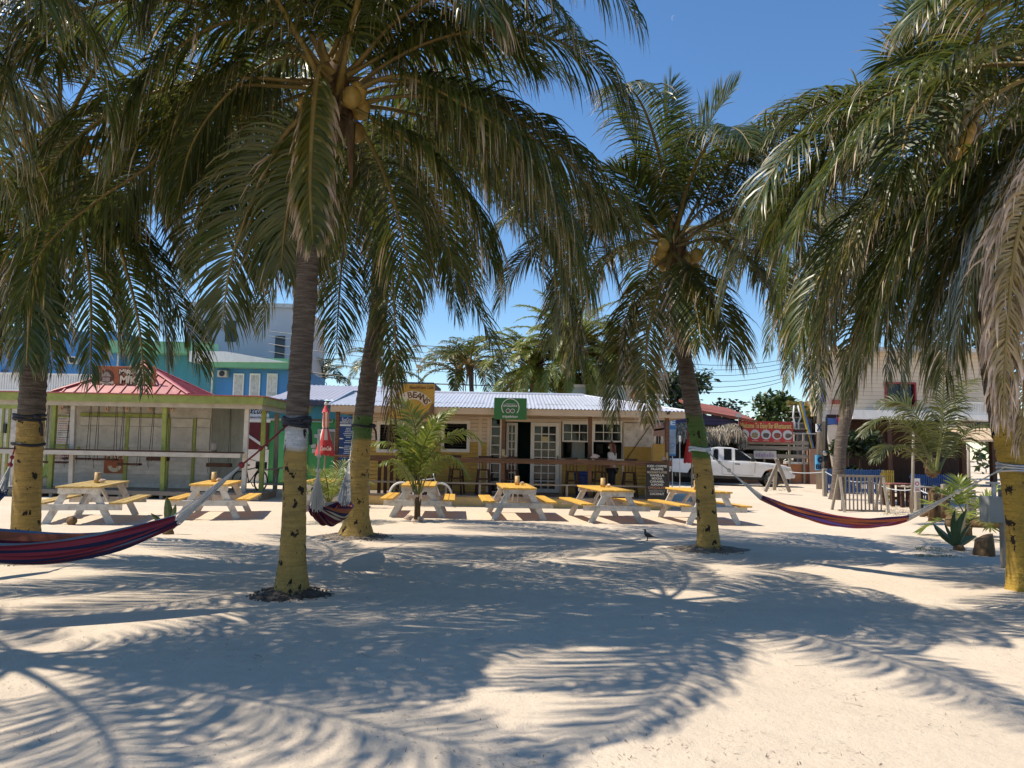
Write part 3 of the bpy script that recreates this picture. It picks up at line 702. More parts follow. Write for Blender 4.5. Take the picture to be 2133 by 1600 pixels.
# palm at the picture's edge that holds the other end of that hammock
bE = gnd(2138, 1229); yE = bE.y
palmE = palm('yellow footed coconut palm beside the grey box on a post', bE,
    [at(2132, 1100, yE), at(2118, 985, yE), at(2096, 880, yE), at(2078, 780, yE), at(2055, 600, yE), at(2020, 400, yE + .1), at(2000, 270, yE + .2)], .2, .15,
    [(2.12, (.52, .34, .065))],
    [dict(p=fp((9.6, 9.2), (1998, 270), (1950, 150), (1915, 60), (1910, -20), (1930, -80)), L=.85, droop=.15, vee=.35, mats=GG, dry=.1),
     dict(p=fp((9.6, 9.4), (2000, 260), (2010, 120), (2050, 0), (2110, -80)), L=.85, droop=.12, vee=.4, mats=GG, dry=.1),
     dict(p=fp((9.6, 10), (1995, 270), (1940, 170), (1890, 120), (1850, 130), (1835, 200)), L=.8, droop=.2, mats=GG, dry=.1),
     dict(p=fp((9.6, 9.8), (1995, 280), (1900, 225), (1780, 208), (1670, 235), (1590, 300)), L=.85, droop=.4, dry=.15, tip_dry=.4),
     dict(p=fp((9.6, 10), (1995, 290), (1900, 300), (1780, 330), (1680, 400), (1620, 500)), L=.9, droop=.4, dry=.2, tip_dry=.5),
     dict(p=fp((9.6, 9), (2000, 290), (1940, 360), (1880, 480), (1850, 600), (1840, 700)), L=.9, droop=.4),
     dict(p=fp((9.6, 10.5), (2000, 290), (1930, 380), (1830, 470), (1750, 600), (1720, 720)), L=1.15, droop=.6, mats=YL),
     dict(p=fp((9.6, 8.8), (1998, 290), (1900, 340), (1790, 450), (1700, 590), (1660, 720)), L=1.1, droop=.6, tip_dry=.6),
     dict(p=fp((9.6, 10), (2000, 300), (1960, 420), (1920, 560), (1900, 720)), L=1.0, droop=.6),
     dict(p=fp((9.6, 9), (2010, 300), (2060, 400), (2100, 520), (2110, 650)), L=.9, droop=.4),
     ],
    [dict(a=(a, e, 4.0, s)) for a, e, s in ((40, 50, 95), (85, 35, 110), (120, 45, 110), (155, 55, 100), (200, 45, 110), (320, 45, 100), (355, 55, 95), (60, 70, 70), (250, 5, 75), (290, 0, 80), (220, 10, 85), (180, 0, 75), (330, 10, 80), (20, 15, 90))],
    7, 1.2, nuts=5, fkw=dict(L=1.0, droop=.55, nl=120, W=.031), soil=False)
# palm standing just out of the picture whose fronds sweep in over the hammock
palmF = palm('coconut palm whose dry tipped fronds sweep low over the red and violet hammock', (5.75, 6.7, 0),
    [(5.7, 6.75, 1.2), (5.55, 6.85, 2.6), (5.35, 6.95, 4.0), tuple(at(2275, 140, 7.0))], .18, .14, [(1.9, YEL)],
    [dict(p=fp((7, 7.4), (2270, 130), (2140, 82), (1990, 140), (1840, 235), (1720, 370), (1650, 500), (1625, 640)), L=1.0, droop=.5, tip_dry=.55, mats=GG),
     dict(p=fp((7, 7.6), (2275, 170), (2150, 220), (2020, 330), (1920, 450), (1850, 580), (1820, 720)), L=1.0, droop=.45, tip_dry=.6, mats=GG),
     dict(p=fp((7, 6.9), (2280, 200), (2190, 330), (2125, 470), (2100, 650), (2088, 880)), L=.62, droop=1.1, curl=1.4, jit=.16, dry=1.1, tip_dry=1.0, mats=DRYF, W=.03, nl=150, side=(1, .2, 0)),
     dict(p=fp((7, 7.3), (2280, 190), (2210, 320), (2160, 480), (2140, 660), (2128, 930)), L=.6, droop=1.1, curl=1.4, jit=.16, dry=1.0, tip_dry=1.0, mats=DRYF, W=.03, nl=150, side=(1, .2, 0)),
     dict(p=fp((7, 7.9), (2280, 180), (2180, 270), (2090, 400), (2020, 560), (1990, 720)), L=1.05, droop=.65, tip_dry=.6),
     dict(p=fp((7, 8.2), (2275, 170), (2160, 260), (2060, 380), (1980, 520), (1940, 680)), L=1.05, droop=.6, tip_dry=.4),
     dict(p=fp((7, 8.4), (2270, 140), (2100, 180), (1930, 320), (1790, 480), (1720, 640), (1700, 770)), L=1.1, droop=.65, tip_dry=.6),
     dict(p=fp((7, 8.6), (2275, 160), (2150, 260), (2000, 400), (1880, 560), (1800, 720), (1770, 820)), L=1.1, droop=.65, tip_dry=.6),
     dict(p=fp((7, 8.8), (2275, 170), (2170, 300), (2080, 460), (2000, 620), (1965, 790)), L=1.1, droop=.65, tip_dry=.6),
     dict(p=fp((7, 6.2), (2280, 120), (2230, 0), (2120, -60), (1990, -40), (1900, 40)), L=.9, droop=.5, tip_dry=.5),
     ],
    [dict(a=(a, e, 4.1, s)) for a, e, s in ((30, 45, 100), (90, 40, 110), (350, 50, 95), (320, 30, 110), (60, 70, 70))],
    8, 1.3, nuts=5, fkw=dict(L=1.05, droop=.65, nl=135, W=.03), soil=False)
# palm standing out of the picture on the other side
palmK = palm('coconut palm whose fronds hang over the blue and crimson hammock', (-7.7, 5.9, 0),
    [(-7.65, 5.9, 1.2), (-7.6, 5.95, 2.6), (-7.5, 6.0, 4.2), (-7.37, 6.0, 5.6)], .18, .14, [(1.7, YEL)],
    [dict(p=fp((6, 6.6), (-880, -130), (-330, -260), (-80, -200), (90, -60), (190, 90), (230, 260)), L=1.05, droop=.55, tip_dry=.5),
     dict(p=fp((6, 7.2), (-880, -100), (-350, -130), (-150, -20), (0, 150), (60, 320)), L=1.05, droop=.55, tip_dry=.5),
     dict(p=fp((6, 7.6), (-880, -130), (-300, -330), (-20, -280), (150, -190), (250, -70), (300, 60)), L=1.2, droop=.9, tip_dry=.6),
     dict(p=fp((6, 6.0), (-880, -130), (-380, -330), (-150, -330), (20, -200), (110, -40)), L=1.2, droop=.9, tip_dry=.6),
     dict(p=fp((6, 8.6), (-880, -60), (-340, -10), (-150, 110), (-20, 280), (30, 440)), L=1.15, droop=.7),
     ],
    [dict(a=(a, e, 4.3, s)) for a, e, s in ((95, 35, 105), (120, 55, 95), (140, 30, 110), (195, 40, 110), (70, 60, 90), (35, 30, 110), (300, 45, 100), (250, 45, 100))],
    9, 1.3, nuts=5, fkw=dict(L=1.15, droop=.7, nl=135, W=.03), soil=False)
# farther palms
palmG = palm('curving coconut palm by the rope fence and the red trimmed house, fronds yellowing', at(1742, 990, 28),
    [at(1752, 920, 28), at(1770, 830, 28), at(1785, 720, 28), at(1795, 620, 28), at(1800, 500, 28)], .22, .17, [],
    [dict(p=fp((28, 27), (1798, 540), (1760, 580), (1725, 680), (1712, 790), (1705, 860)), L=1.3, droop=.5, mats=YL),
     dict(p=fp((28, 27), (1800, 540), (1830, 600), (1850, 700), (1845, 800)), L=1.3, droop=.5, mats=YL),
     dict(p=fp((28, 27), (1796, 510), (1700, 520), (1630, 600), (1600, 740)), L=1.3, droop=.5, mats=YL), dict(p=fp((28, 26), (1796, 510), (1740, 530), (1690, 620), (1670, 760)), L=1.3, droop=.5, mats=YL), dict(p=fp((28, 26), (1800, 510), (1850, 530), (1900, 620), (1920, 760)), L=1.3, droop=.5, mats=YL), dict(p=fp((28, 29), (1800, 505), (1720, 460), (1640, 500), (1590, 600)), L=1.3, droop=.5),
     dict(p=fp((28, 26.5), (1796, 520), (1735, 560), (1670, 660), (1640, 800)), L=1.4, droop=.6, mats=YL, tip_dry=.7), dict(p=fp((28, 26), (1798, 520), (1760, 600), (1712, 700), (1692, 830)), L=1.3, droop=.6, mats=YL, tip_dry=.8), dict(p=fp((28, 26), (1802, 520), (1806, 600), (1780, 700), (1765, 800)), L=1.2, droop=.6, mats=YL, tip_dry=.7), dict(p=fp((28, 26.5), (1804, 520), (1850, 580), (1872, 680), (1880, 800)), L=1.3, droop=.6, tip_dry=.6)],
    [dict(a=(a, e, 5.6, s)) for a, e, s in ((165, 0, 80), (200, 0, 80), (235, 0, 80), (130, 0, 80), (30, 40, 110), (75, 30, 115), (110, 50, 105), (150, 30, 120), (180, 55, 110), (215, 35, 115), (250, 45, 110), (290, 30, 115), (330, 50, 100), (190, 75, 70))],
    10, 1.3, leaf='leaf_yellow', nuts=4, fkw=dict(L=1.3, droop=.6, nl=70, W=.07, seg=3), soil=False)
def far_palm(label, base, hgt, lean, seed, n=15, ln=3.2, leaf='leaf', L=.8, W=.09, nl=26, bands=(), r=.16, els=(15, 35, 55, 70)):
    b = Vector(base); rs = random.Random(seed)
    top = b + Vector((lean, 0, hgt)); mid = b + Vector((lean * .35, 0, hgt * .55))
    fr = [dict(a=(360 * k / n + rs.uniform(-14, 14), rs.choice(els), ln * rs.uniform(.85, 1.1), rs.uniform(70, 115))) for k in range(n)]
    return palm(label, b, [mid, top], r, r * .75, list(bands), [], fr, seed, 1.3, leaf=leaf, nuts=0, fkw=dict(L=L, droop=.4, nl=nl, W=W, seg=3, rr=.05), soil=False, group='palms behind the roofs')
far_palm('small dark palm behind the cafe roof beside the grey parapet', at(935, 930, 46), 4.4, .5, 21)
far_palm('dark palm behind the cafe roof with a pale bare trunk', at(985, 930, 44), 4.6, -.3, 22)
far_palm('little palm rising over the grey roof by the power lines', at(655, 930, 60), 5.4, .4, 23)
far_palm('palm head showing between the leaning trunk and the cafe sign', at(795, 930, 50), 4.9, .3, 24)
# bushy date palm with dense grey green feathers behind the cafe roof
far_palm('wide grey green date palm behind the corrugated cafe roof', at(1180, 930, 38), 4.5, .2, 25, els=(-15, 5, 20, 40, 60, 75), n=96, ln=3.9, leaf='leaf_young', L=.5, W=.05, nl=60, r=.3)
far_palm('date palm with drooping feathers behind the pale concrete wall', at(1265, 930, 40), 4.2, .2, 26, els=(-15, 5, 20, 40, 60, 75), n=70, ln=3.6, leaf='leaf_yellow', L=.5, W=.05, nl=54, r=.3)
far_palm('date palm half hidden behind the green round sign', at(1115, 930, 39), 3.9, -.2, 27, els=(-15, 5, 20, 40, 60, 75), n=64, ln=3.4, leaf='leaf_young', L=.5, W=.05, nl=54, r=.3)

# young palms and sprouts
def young(label, base, hub_h, fr, seed, r=.05, leaf='leaf_young', kw=None, group='young palms', stones=0, px=1):
    b = Vector((base.x, base.y, gz(base.x, base.y)))
    t = thing('young_palm', label, 'young palm', b, group)
    hub = b + Vector((0, 0, hub_h)); rs = random.Random(seed)
    m = MB(); m.lathe(b - Vector((0, 0, .05)), [(r * 1.5, 0), (r * 1.3, .1), (r, hub_h * .5), (r * .8, hub_h)], 10)
    for k in range(5):
        a = rs.uniform(0, 6.28); d = Vector((math.cos(a), math.sin(a), 0)) * r
        m.tube([b + d * 1.2, b + d * 1.1 + Vector((0, 0, hub_h * .5)), b + d * 1.8 + Vector((0, 0, hub_h * .85))], [r * .5, r * .45, r * .15], 6)
    m.build('stem', M['boot'], t, smooth=True)
    for j, f in enumerate(fr):
        f = dict(f); k2 = dict(kw or {}); 
        if 'a' in f: az, el, ln, sag = f.pop('a'); pth = auto_path(hub, R(az), R(el), ln, R(sag))
        else: pth = f.pop('p')
        k2.update(f); frond(pth, t, [M[leaf], M['rachis_green']], seed * 100 + j, **k2)
    return t
y1 = gnd(868, 1083)
young('young coconut palm with bright arching fronds growing before the picnic tables', y1, .55,
    [dict(p=fp((y1.y, y1.y + .2), (868, 1030), (862, 960), (866, 900), (850, 850), (826, 828))),
     dict(p=fp((y1.y, y1.y - .2), (872, 1030), (878, 950), (895, 900), (925, 868)), L=.45),
     dict(p=fp((y1.y, y1.y - .5), (874, 1020), (890, 960), (925, 915), (975, 900), (1012, 930)), L=.4, droop=.3, tip_dry=.3),
     dict(p=fp((y1.y, y1.y - .6), (876, 1025), (890, 990), (910, 962), (945, 955), (975, 990)), L=.5, droop=.35),
     dict(p=fp((y1.y, y1.y - .3), (862, 1020), (845, 955), (815, 925), (780, 925), (755, 950)), L=.45, droop=.35, tip_dry=.2),
     dict(p=fp((y1.y, y1.y + .4), (864, 1020), (850, 940), (835, 890), (805, 870)), L=.45),
     dict(p=fp((y1.y, y1.y - .5), (862, 1025), (845, 985), (820, 960), (795, 965)), L=.4, droop=.35),
     dict(p=fp((y1.y, y1.y + .5), (870, 1010), (885, 930), (905, 880), (950, 850)), L=.4)], 31,
    kw=dict(L=.62, droop=.22, nl=42, W=.046, vee=.1, jit=.03, dry=.04, tip_dry=.1, seg=4, rr=.014, start=.22), px=1)
y2 = gnd(684, 1085)
young('small young palm growing behind the red and navy hammock', y2, .35,
    [dict(a=(az, el, 1.15, sag)) for az, el, sag in ((95, 62, 80), (60, 75, 40), (250, 60, 70), (285, 70, 45), (180, 72, 60), (130, 55, 85), (215, 48, 90), (20, 75, 40))], 32,
    kw=dict(L=.42, droop=.2, nl=34, W=.022, dry=.1, tip_dry=.2, seg=4, rr=.013))
y3 = at(1945, 1040, 20)
young('large young palm with yellow leaf stalks beside the knobbly root ball', y3, .9,
    [dict(p=fp((20, 19), (1945, 985), (1920, 920), (1880, 880), (1830, 875), (1795, 905)), L=.75, droop=.3),
     dict(p=fp((20, 19.4), (1950, 980), (1960, 900), (1964, 840), (1966, 790), (1962, 760)), L=.75, side=(1, 0, 0)),
     dict(p=fp((20, 20.5), (1955, 980), (1985, 930), (2030, 890), (2080, 880)), L=.75, droop=.4),
     dict(p=fp((20, 19), (1940, 980), (1900, 940), (1850, 930), (1820, 960)), L=.6, droop=.35),
     dict(p=fp((20, 21), (1945, 975), (1925, 890), (1880, 840), (1830, 840)), L=.7, droop=.3),
     dict(p=fp((20, 21), (1950, 975), (1980, 860), (2010, 800), (2040, 790)), L=.7, droop=.3)], 33, r=.11, leaf='leaf_yellow',
    kw=dict(L=.85, droop=.4, nl=60, W=.04, dry=.05, tip_dry=.2, seg=4, rr=.03))
y4 = at(2015, 1075, 16)
young('low fan shaped palm plant among the rope fence posts', y4, .3,
    [dict(a=(az, el, .95, sag)) for az, el, sag in ((80, 40, 50), (100, 65, 40), (270, 45, 50), (250, 65, 40), (180, 55, 60), (150, 35, 60), (215, 38, 60), (0, 80, 20), (60, 20, 70), (290, 15, 70))], 34,
    kw=dict(L=.42, droop=.08, nl=14, W=.055, dry=.08, tip_dry=.1, seg=4, rr=.016, start=.45))
def sprout(label, base, leaves, h, seed):
    b = Vector((base.x, base.y, gz(base.x, base.y))); t = thing('palm_sprout', label, 'sprout', b, 'coconut sprouts'); rs = random.Random(seed)
    m = MB(); m.tube([b, b + Vector((.01, 0, h * .3))], [.022, .016], 7); m.build('stem', M['rachis_green'], t, smooth=True)
    for k, (ang, ln, w, yaw) in enumerate(leaves):
        q = MB(); n = 6; d = Vector((math.sin(R(ang)) * math.cos(yaw), math.sin(R(ang)) * math.sin(yaw), math.cos(R(ang)))); sd = Vector((math.cos(R(ang)) * math.cos(yaw), .25, -math.sin(R(ang)))).normalized(); vs = []
        nv = d.cross(sd).normalized(); p = b + Vector((0, 0, h * .2))
        for i in range(n + 1):
            u = i / n; wd = w * (math.sin(math.pi * min(1, .12 + u * .88)) ** .7 if u < 1 else .02)
            c = p + d * ln * u + nv * (-.12 * ln * u * u); f = nv * wd * .25
            vs += [c - sd * wd / 2 + f, c, c + sd * wd / 2 + f]
        q.add(vs, [(3 * i + j, 3 * i + j + 1, 3 * i + j + 4, 3 * i + j + 3) for i in range(n) for j in (0, 1)]); q.build('leaf', M['sprout'], t, fix=False)
    nut = MB(); nut.ball(b + Vector((.0, -.03, .02)), (.1, .09, .085), 12, 8, .08, seed); nut.build('husk', M['boot'], t, smooth=True)
    return t
M['sprout'] = paint('broad_leaf_green', (.05, .085, .03), .35, .25, 9, bmp=.1)
sprout('dark sprouting coconut with upright broad leaves behind the hammock cords', gnd(352, 1112), [(-6, .62, .16, 0), (-48, .45, .1, 0), (42, .36, .09, 0), (-70, .33, .07, 0), (12, .5, .1, 0)], .3, 41)
sprout('sprouting coconut with split broad leaves beside the sawn stump', gnd(1996, 1145), [(10, .68, .22, 0), (-8, .66, .17, 0), (-52, .62, .14, 0), (-34, .5, .08, 0), (64, .42, .16, .3), (26, .5, .1, 0)], .35, 42)
# ------------------------------------------------------------------ beach cafe
def siding(b, x0, x1, z0, z1, y, bh=.115, lap=.014, gap=.07):
    """clapboards on the plane y, facing -Y, each board proud at its foot"""
    n = max(1, int(round((z1 - z0) / bh))); h = (z1 - z0) / n
    for k in range(n):
        a, c = z0 + k * h, z0 + (k + 1) * h
        g = h * gap; b.prism([(y, a + g), (y - lap - .006, a + g), (y - .008, c - g * .3), (y, c - g * .3)], x0, x1, 'x')
def wall_with_holes(b, X0, X1, Z0, Z1, holes, fn):
    """fills the rectangle round the holes (x0, x1, z0, z1), calling fn(x0, x1, z0, z1)"""
    xs = sorted({X0, X1} | {min(max(h[i], X0), X1) for h in holes for i in (0, 1)})
    for a, c in zip(xs[:-1], xs[1:]):
        if c - a < 1e-4: continue
        cut = sorted([(h[2], h[3]) for h in holes if h[0] < (a + c) / 2 < h[1]]); z = Z0
        for h0, h1 in cut:
            if h0 > z + 1e-3: fn(a, c, z, min(h0, Z1))
            z = max(z, h1)
        if z < Z1 - 1e-3: fn(a, c, z, Z1)
def panes(parent, x0, x1, z0, z1, y, nx, nz, frame=.05, bar=.022, mat='white_clean', name='window', gl='glass', top=None):
    """framed window or glazed door: frame with glazing bars, every pane its own"""
    f = MB()
    f.box(x0, x0 + frame, y - .03, y + .03, z0, z1, .004); f.box(x1 - frame, x1, y - .03, y + .03, z0, z1, .004)
    f.box(x0 + frame, x1 - frame, y - .029, y + .029, z0, z0 + frame, .004); f.box(x0 + frame, x1 - frame, y - .029, y + .029, z1 - frame, z1, .004)
    a, c, d, e = x0 + frame, x1 - frame, z0 + frame, z1 - frame
    for i in range(1, nx): u = lerp(a, c, i / nx); f.box(u - bar / 2, u + bar / 2, y - .02, y + .02, d, e)
    for j in range(1, nz): u = lerp(d, e, j / nz); f.box(a, c, y - .018, y + .018, u - bar / 2, u + bar / 2)
    w = f.build(name, M[mat], parent)
    for i in range(nx):
        for j in range(nz):
            p = MB(); g = bar / 2 + .001
            p.box(lerp(a, c, i / nx) + g, lerp(a, c, (i + 1) / nx) - g, y - .003, y + .003, lerp(d, e, j / nz) + g, lerp(d, e, (j + 1) / nz) - g); p.build('pane', M[gl], w)
    return w
YW, YD, YB = 24.0, 22.0, 22.25            # wall, deck edge, bar
def rx(px, Y, py=930): return at(px, py, Y).x
def rz(py, Y, px=1100): return at(px, py, Y).z
cafe = thing('beach_cafe', 'cream and yellow clapboard cafe with a corrugated roof and bar deck', 'cafe building', (0, YW, 0))
cx0, cx1 = rx(733, YW), rx(1359, YW)
zd = .30; zt = rz(868, YW); zs = rz(922, YW, 1000)
W = dict(  # openings: x0, x1, z0, z1
    louv0=rect(787, 880, 842, 941, YW), louv=rect(921, 878, 977, 940, YW), tall=(rx(1021, YW), rx(1043, YW), zd, rz(869, YW)),
    door=(rx(1050, YW), rx(1166, YW), zd, rz(879, YW)), win1=rect(1171, 881, 1226, 955, YW), win2=rect(1236, 881, 1295, 955, YW))
holes = list(W.values())
b = MB(); wall_with_holes(b, cx0, cx1, zs, zt + .35, holes, lambda a, c, d, e: siding(b, a, c, d, e, YW))
b.build('cream_siding', M['cream'], cafe, kind='stuff')
b = MB(); wall_with_holes(b, cx0, cx1, zd, zs, holes, lambda a, c, d, e: siding(b, a, c, d, e, YW))
b.build('yellow_siding', M['yellow_wall'], cafe, kind='stuff')
b = MB()                                                         # shell: sides, back, ceiling, floor
b.box(cx0, cx0 + .1, YW + .004, 29, zd, zt + .35); b.box(cx1 - .1, cx1, YW + .004, 29, zd, zt + .35); b.box(cx0, cx1, 29, 29.1, zd, zt + .35); b.box(cx0 + .1, cx1 - .1, YW + .01, 29, zt + .36, zt + .4)
b.build('inner_wall', M['teal_wall'], cafe)
b = MB(); b.box(rx(585, YD), cx1 + .35, YW - .0, 29, zd - .12, zd - .001); b.build('cafe_floor', M['carpet'], cafe)
# deck: boards with gaps on a pale yellow foundation
dx0, dx1 = rx(690, YD), rx(1397, YD)
b = MB(); b.box(dx0, dx1, YD, YW, -.05, zd - .04, .01); b.build('foundation', M['yellow_pale'], cafe)
n = 13
for k in range(n):
    p = MB(); y = lerp(YD - .03, YW - .03, k / n); p.box(dx0 - .02, dx1 + .02, y, y + (YW - YD) / n - .012, zd - .036, zd, .004); p.build('plank', M['grey_wood_x'], cafe)
# corner boards and casings
for a, c in ((733, 741), (996, 1003), (1352, 1360)): b = MB(); b.box(rx(a, YW), rx(c, YW), YW - .035, YW + .02, zd, zt + .33, .004); b.build('corner_board', M['cream'], cafe)
for a, c in ((1043, 1049), (1166, 1171), (1014, 1020), (1295.5, 1299)): b = MB(); b.box(rx(a, YW), rx(c, YW), YW - .04, YW + .03, zd, W['win1'][3] + .1, .004); b.build('door_casing', M['cream'], cafe)
b = MB(); b.box(rx(1049, YW), rx(1166, YW), YW - .04, YW + .03, W['door'][3], W['door'][3] + .1, .004); b.build('door_casing', M['cream'], cafe)
for nm in ('louv0', 'louv'):
    x0, x1, z0, z1 = W[nm]; f = MB(); fr = .07
    f.box(x0 - .03, x0 + fr, YW - .045, YW + .05, z0 - .03, z1 + .03, .005); f.box(x1 - fr, x1 + .03, YW - .045, YW + .05, z0 - .03, z1 + .03, .005)
    f.box(x0 + fr, x1 - fr, YW - .044, YW + .05, z0 - .03, z0 + fr, .005); f.box(x0 + fr, x1 - fr, YW - .044, YW + .05, z1 - fr, z1 + .03, .005)
    w = f.build('louvre_window', M['white_clean'], cafe)
    for k in range(9):
        z = lerp(z0 + fr, z1 - fr, (k + .5) / 9); s_ = MB(); s_.bar((x0 + fr, YW, z), (x1 - fr, YW, z), .085, .006, up=(0, -.55, .83)); s_.build('slat', M['glass'], w)
    q = MB(); q.box(x0 + fr, x1 - fr, YW + .06, YW + .07, z0, z1); q.build('interior_shade_sheet', M['dark'], w)  # near-black sheet stands in for the unlit room behind the slats
panes(cafe, *W['tall'], YW - .005, 1, 8, .035)
panes(cafe, *(W['win1'][0], W['win1'][1], lerp(W['win1'][2], W['win1'][3], .46), W['win1'][3]), YW - .02, 3, 2, .045)
panes(cafe, *(W['win2'][0], W['win2'][1], lerp(W['win2'][2], W['win2'][3], .46), W['win2'][3]), YW - .02, 3, 2, .045)
for nm in ('win1', 'win2'):
    x0, x1, z0, z1 = W[nm]; f = MB(); m_ = lerp(z0, z1, .46)
    f.box(x0 - .04, x0 - .001, YW - .04, YW + .03, z0 - .02, z1 + .05, .004); f.box(x1 + .001, x1 + .04, YW - .04, YW + .03, z0 - .02, z1 + .05, .004)
    f.box(x0 - .06, x1 + .06, YW - .14, YW + .03, z0 - .06, z0 - .021, .004); f.box(x0, x1, YW - .045, YW + .03, z1 + .001, z1 + .06, .004); f.build('window_casing', M['white_clean'], cafe)
# double doors: one leaf open inward, one shut
x0, x1, z0, z1 = W['door']
shut = panes(cafe, rx(1105, YW), x1 - .01, z0 + .02, z1 - .01, YW - .02, 3, 8, .12, .03, name='glazed_door')
note = MB(); note.box(rx(1128, YW - .05), rx(1141, YW - .05), YW - .052, YW - .045, rz(919, YW), rz(909, YW)); note.build('paper_note', flatm('yellow_note', (.55, .47, .25), .8), shut)
hd = MB(); hd.box(rx(1161, YW), rx(1163, YW), YW - .09, YW - .05, rz(957, YW), rz(948, YW), .005); hd.build('handle', M['black'], shut)
lf = panes(cafe, rx(1054, YW), rx(1078, YW), z0 + .02, z1 - .02, YW + .35, 2, 8, .09, .03, name='glazed_door')
b = MB(); b.box(rx(1166, YW) + .03, cx1 - .12, 24.9, 25.4, zd, 1.35); b.build('serving_counter', M['white'], cafe)
b = MB(); b.box(cx0 + .3, rx(1000, YW), 26, 26.6, zd, 1.3); b.build('serving_counter', M['white'], cafe)
b = MB()
for k in range(9): b.box(rx(1166, YW) + .2 + k * .36, rx(1166, YW) + .45 + k * .36, 28.5, 28.9, 1.3 + .25 * (k % 3), 1.9 + .2 * (k % 2))
b.build('shelf_goods', paint('shelf_goods', (.32, .30, .27), .6, .5, 2, per=0), cafe)
# white fridge seen through the serving window
b = MB(); b.box(rx(1191, 25.6), rx(1218, 25.6), 25.5, 26.1, zd, 2.3, .02); b.build('fridge', M['white_clean'], cafe)
# shutter over the last opening, with its brace
x0, x1, z0, z1 = rect(1299, 882, 1357, 931, YW)
b = MB(); b.box(x0, x1, YW - .06, YW - .035, z0, z1, .004); b.build('shutter', M['white'], cafe)
x0b, x1b, z0b, z1b = rect(1299, 931, 1357, 961, YW)
b = MB(); b.box(x0b, x1b, YW - .06, YW - .035, z0b, z1b - .003, .004); b.build('shutter', M['yellow_wall'], cafe)
b = MB(); b.bar((x0b + .06, YW - .075, z0b + .02), (x1 - .05, YW - .075, z1 - .05), .02, .035, up=(0, -1, 0)); b.build('brace', M['brown'], cafe)
# end hatch: yellow half wall and posts
x0, x1, z0, z1 = rect(1359, 925, 1387, 1045, YW - .6)
b = MB(); b.box(x0, x1, YW - .64, YW - .58, zd, z1, .005); b.build('half_wall', M['yellow_wall'], cafe)
for k in range(3):
    b = MB(); xx = lerp(x0 + .05, x1 - .2, k / 2); b.box(xx, xx + .14, YW - .5, YW - .44, z1, z1 + .24, .003); b.build('menu_card', M['white'], cafe)
# roof: corrugated sheet over fascia, with hips at both ends
ex0, ex1 = rx(684, YD), rx(1430, YD); ye = YD - .15; zf1 = rz(850, ye, 1050); zf0 = rz(864, ye, 1050); yr = 26.3; zr = rz(821, yr, 1050)
b = MB(); b.box(ex0 + .05, ex1 - .05, ye + .03, ye + .07, zf0, zf1 - .012, .004); b.box(ex1 - .09, ex1 - .05, ye + .07, 29.6, zf0, zf1 - .012, .004); b.box(ex0 + .05, ex0 + .09, ye + .07, 29.6, zf0, zf1 - .012, .004)
b.build('fascia', M['fascia'], cafe)
b = MB(); b.box(ex0 + .1, ex1 - .1, ye + .08, YW - .02, zf0 + .02, zf0 + .045); b.build('soffit', M['fascia'], cafe)
def corrugated(name, mat, e0, e1, r0, r1, parent, pitch=.11, amp=.014):
    """sheet between eave line e0-e1 and ridge line r0-r1, waves running down the slope"""
    e0, e1, r0, r1 = map(Vector, (e0, e1, r0, r1)); L = max((e1 - e0).length, (r1 - r0).length); n = int(L / pitch * 4); vs = []; nrm = (e1 - e0).cross(r0 - e0); nrm = nrm.normalized() if nrm.length > 1e-5 else Vector((0, 0, 1))
    if nrm.z < 0: nrm = -nrm
    ax = (e1 - e0).normalized()
    for k in range(n + 1):
        t = k / n; a = e0.lerp(e1, t); x = (a - e0).dot(ax); lo, hi = (r0 - e0).dot(ax), (r1 - e0).dot(ax)
        # straight down-slope lines: clip against the hips
        if x < lo: f = x / lo if lo > 0 else 1
        elif x > hi: f = (L - x) / (L - hi) if L > hi else 1
        else: f = 1
        top = a + ((r0 - e0) - ax * (r0 - e0).dot(ax)) * f; off = nrm * (amp * math.sin(2 * math.pi * k / 4 + .4))
        vs += [a + off, a.lerp(top, .5) + off, top + off]
    m = MB(); m.add(vs, [(3 * k + j, 3 * k + 3 + j, 3 * k + 4 + j, 3 * k + 1 + j) for k in range(n) for j in (0, 1)]); return m.build(name, mat, parent, fix=False, smooth=True)
M['zinc'] = paint('bluish_zinc_sheet', (.61, .62, .66), .38, .08, 1.5, wear=(.38, .38, .40), wear_amt=.4, wear_scale=5, bmp=.05, metal=.25, stretch=(2, .5, 1))
hl, hr = rx(735, yr, 820), rx(1215, yr, 822)
corrugated('roof_sheet', M['zinc'], (ex0, ye, zf1), (ex1, ye, zf1), (hl, yr, zr), (hr, yr, zr), cafe)
corrugated('roof_sheet', M['zinc'], (ex1, ye, zf1 + .001), (ex1, 30.6, zf1 + .001), (hr, yr, zr - .002), (hr, yr + .01, zr - .002), cafe)
corrugated('roof_sheet', M['zinc'], (ex0, 30.6, zf1 + .001), (ex0, ye, zf1 + .001), (hl, yr + .01, zr - .002), (hl, yr, zr - .002), cafe)
b = MB(); b.tube([(hl, yr, zr + .015), (hr, yr, zr + .015)], .05, 8); b.tube([(hr, yr, zr + .012), (ex1, ye, zf1 + .015)], .03, 6); b.tube([(hl, yr, zr + .012), (ex0, ye, zf1 + .015)], .03, 6); b.build('ridge_cap', M['zinc'], cafe)
# seams where the sheets overlap: small dark boxes stand in for the shaded gaps
b = MB()
for k in range(150):
    t = k / 150; x = lerp(ex0 + .8, ex1 - 1.2, t)
    if random.random() < .6: q = .26; b.box(x, x + .035, lerp(ye, yr, q) - .015, lerp(ye, yr, q) + .015, lerp(zf1, zr, q) + .004, lerp(zf1, zr, q) + .014)
b.build('lap_gap_shade', flatm('dark_seam', (.05, .05, .055), .7), cafe, kind='stuff')
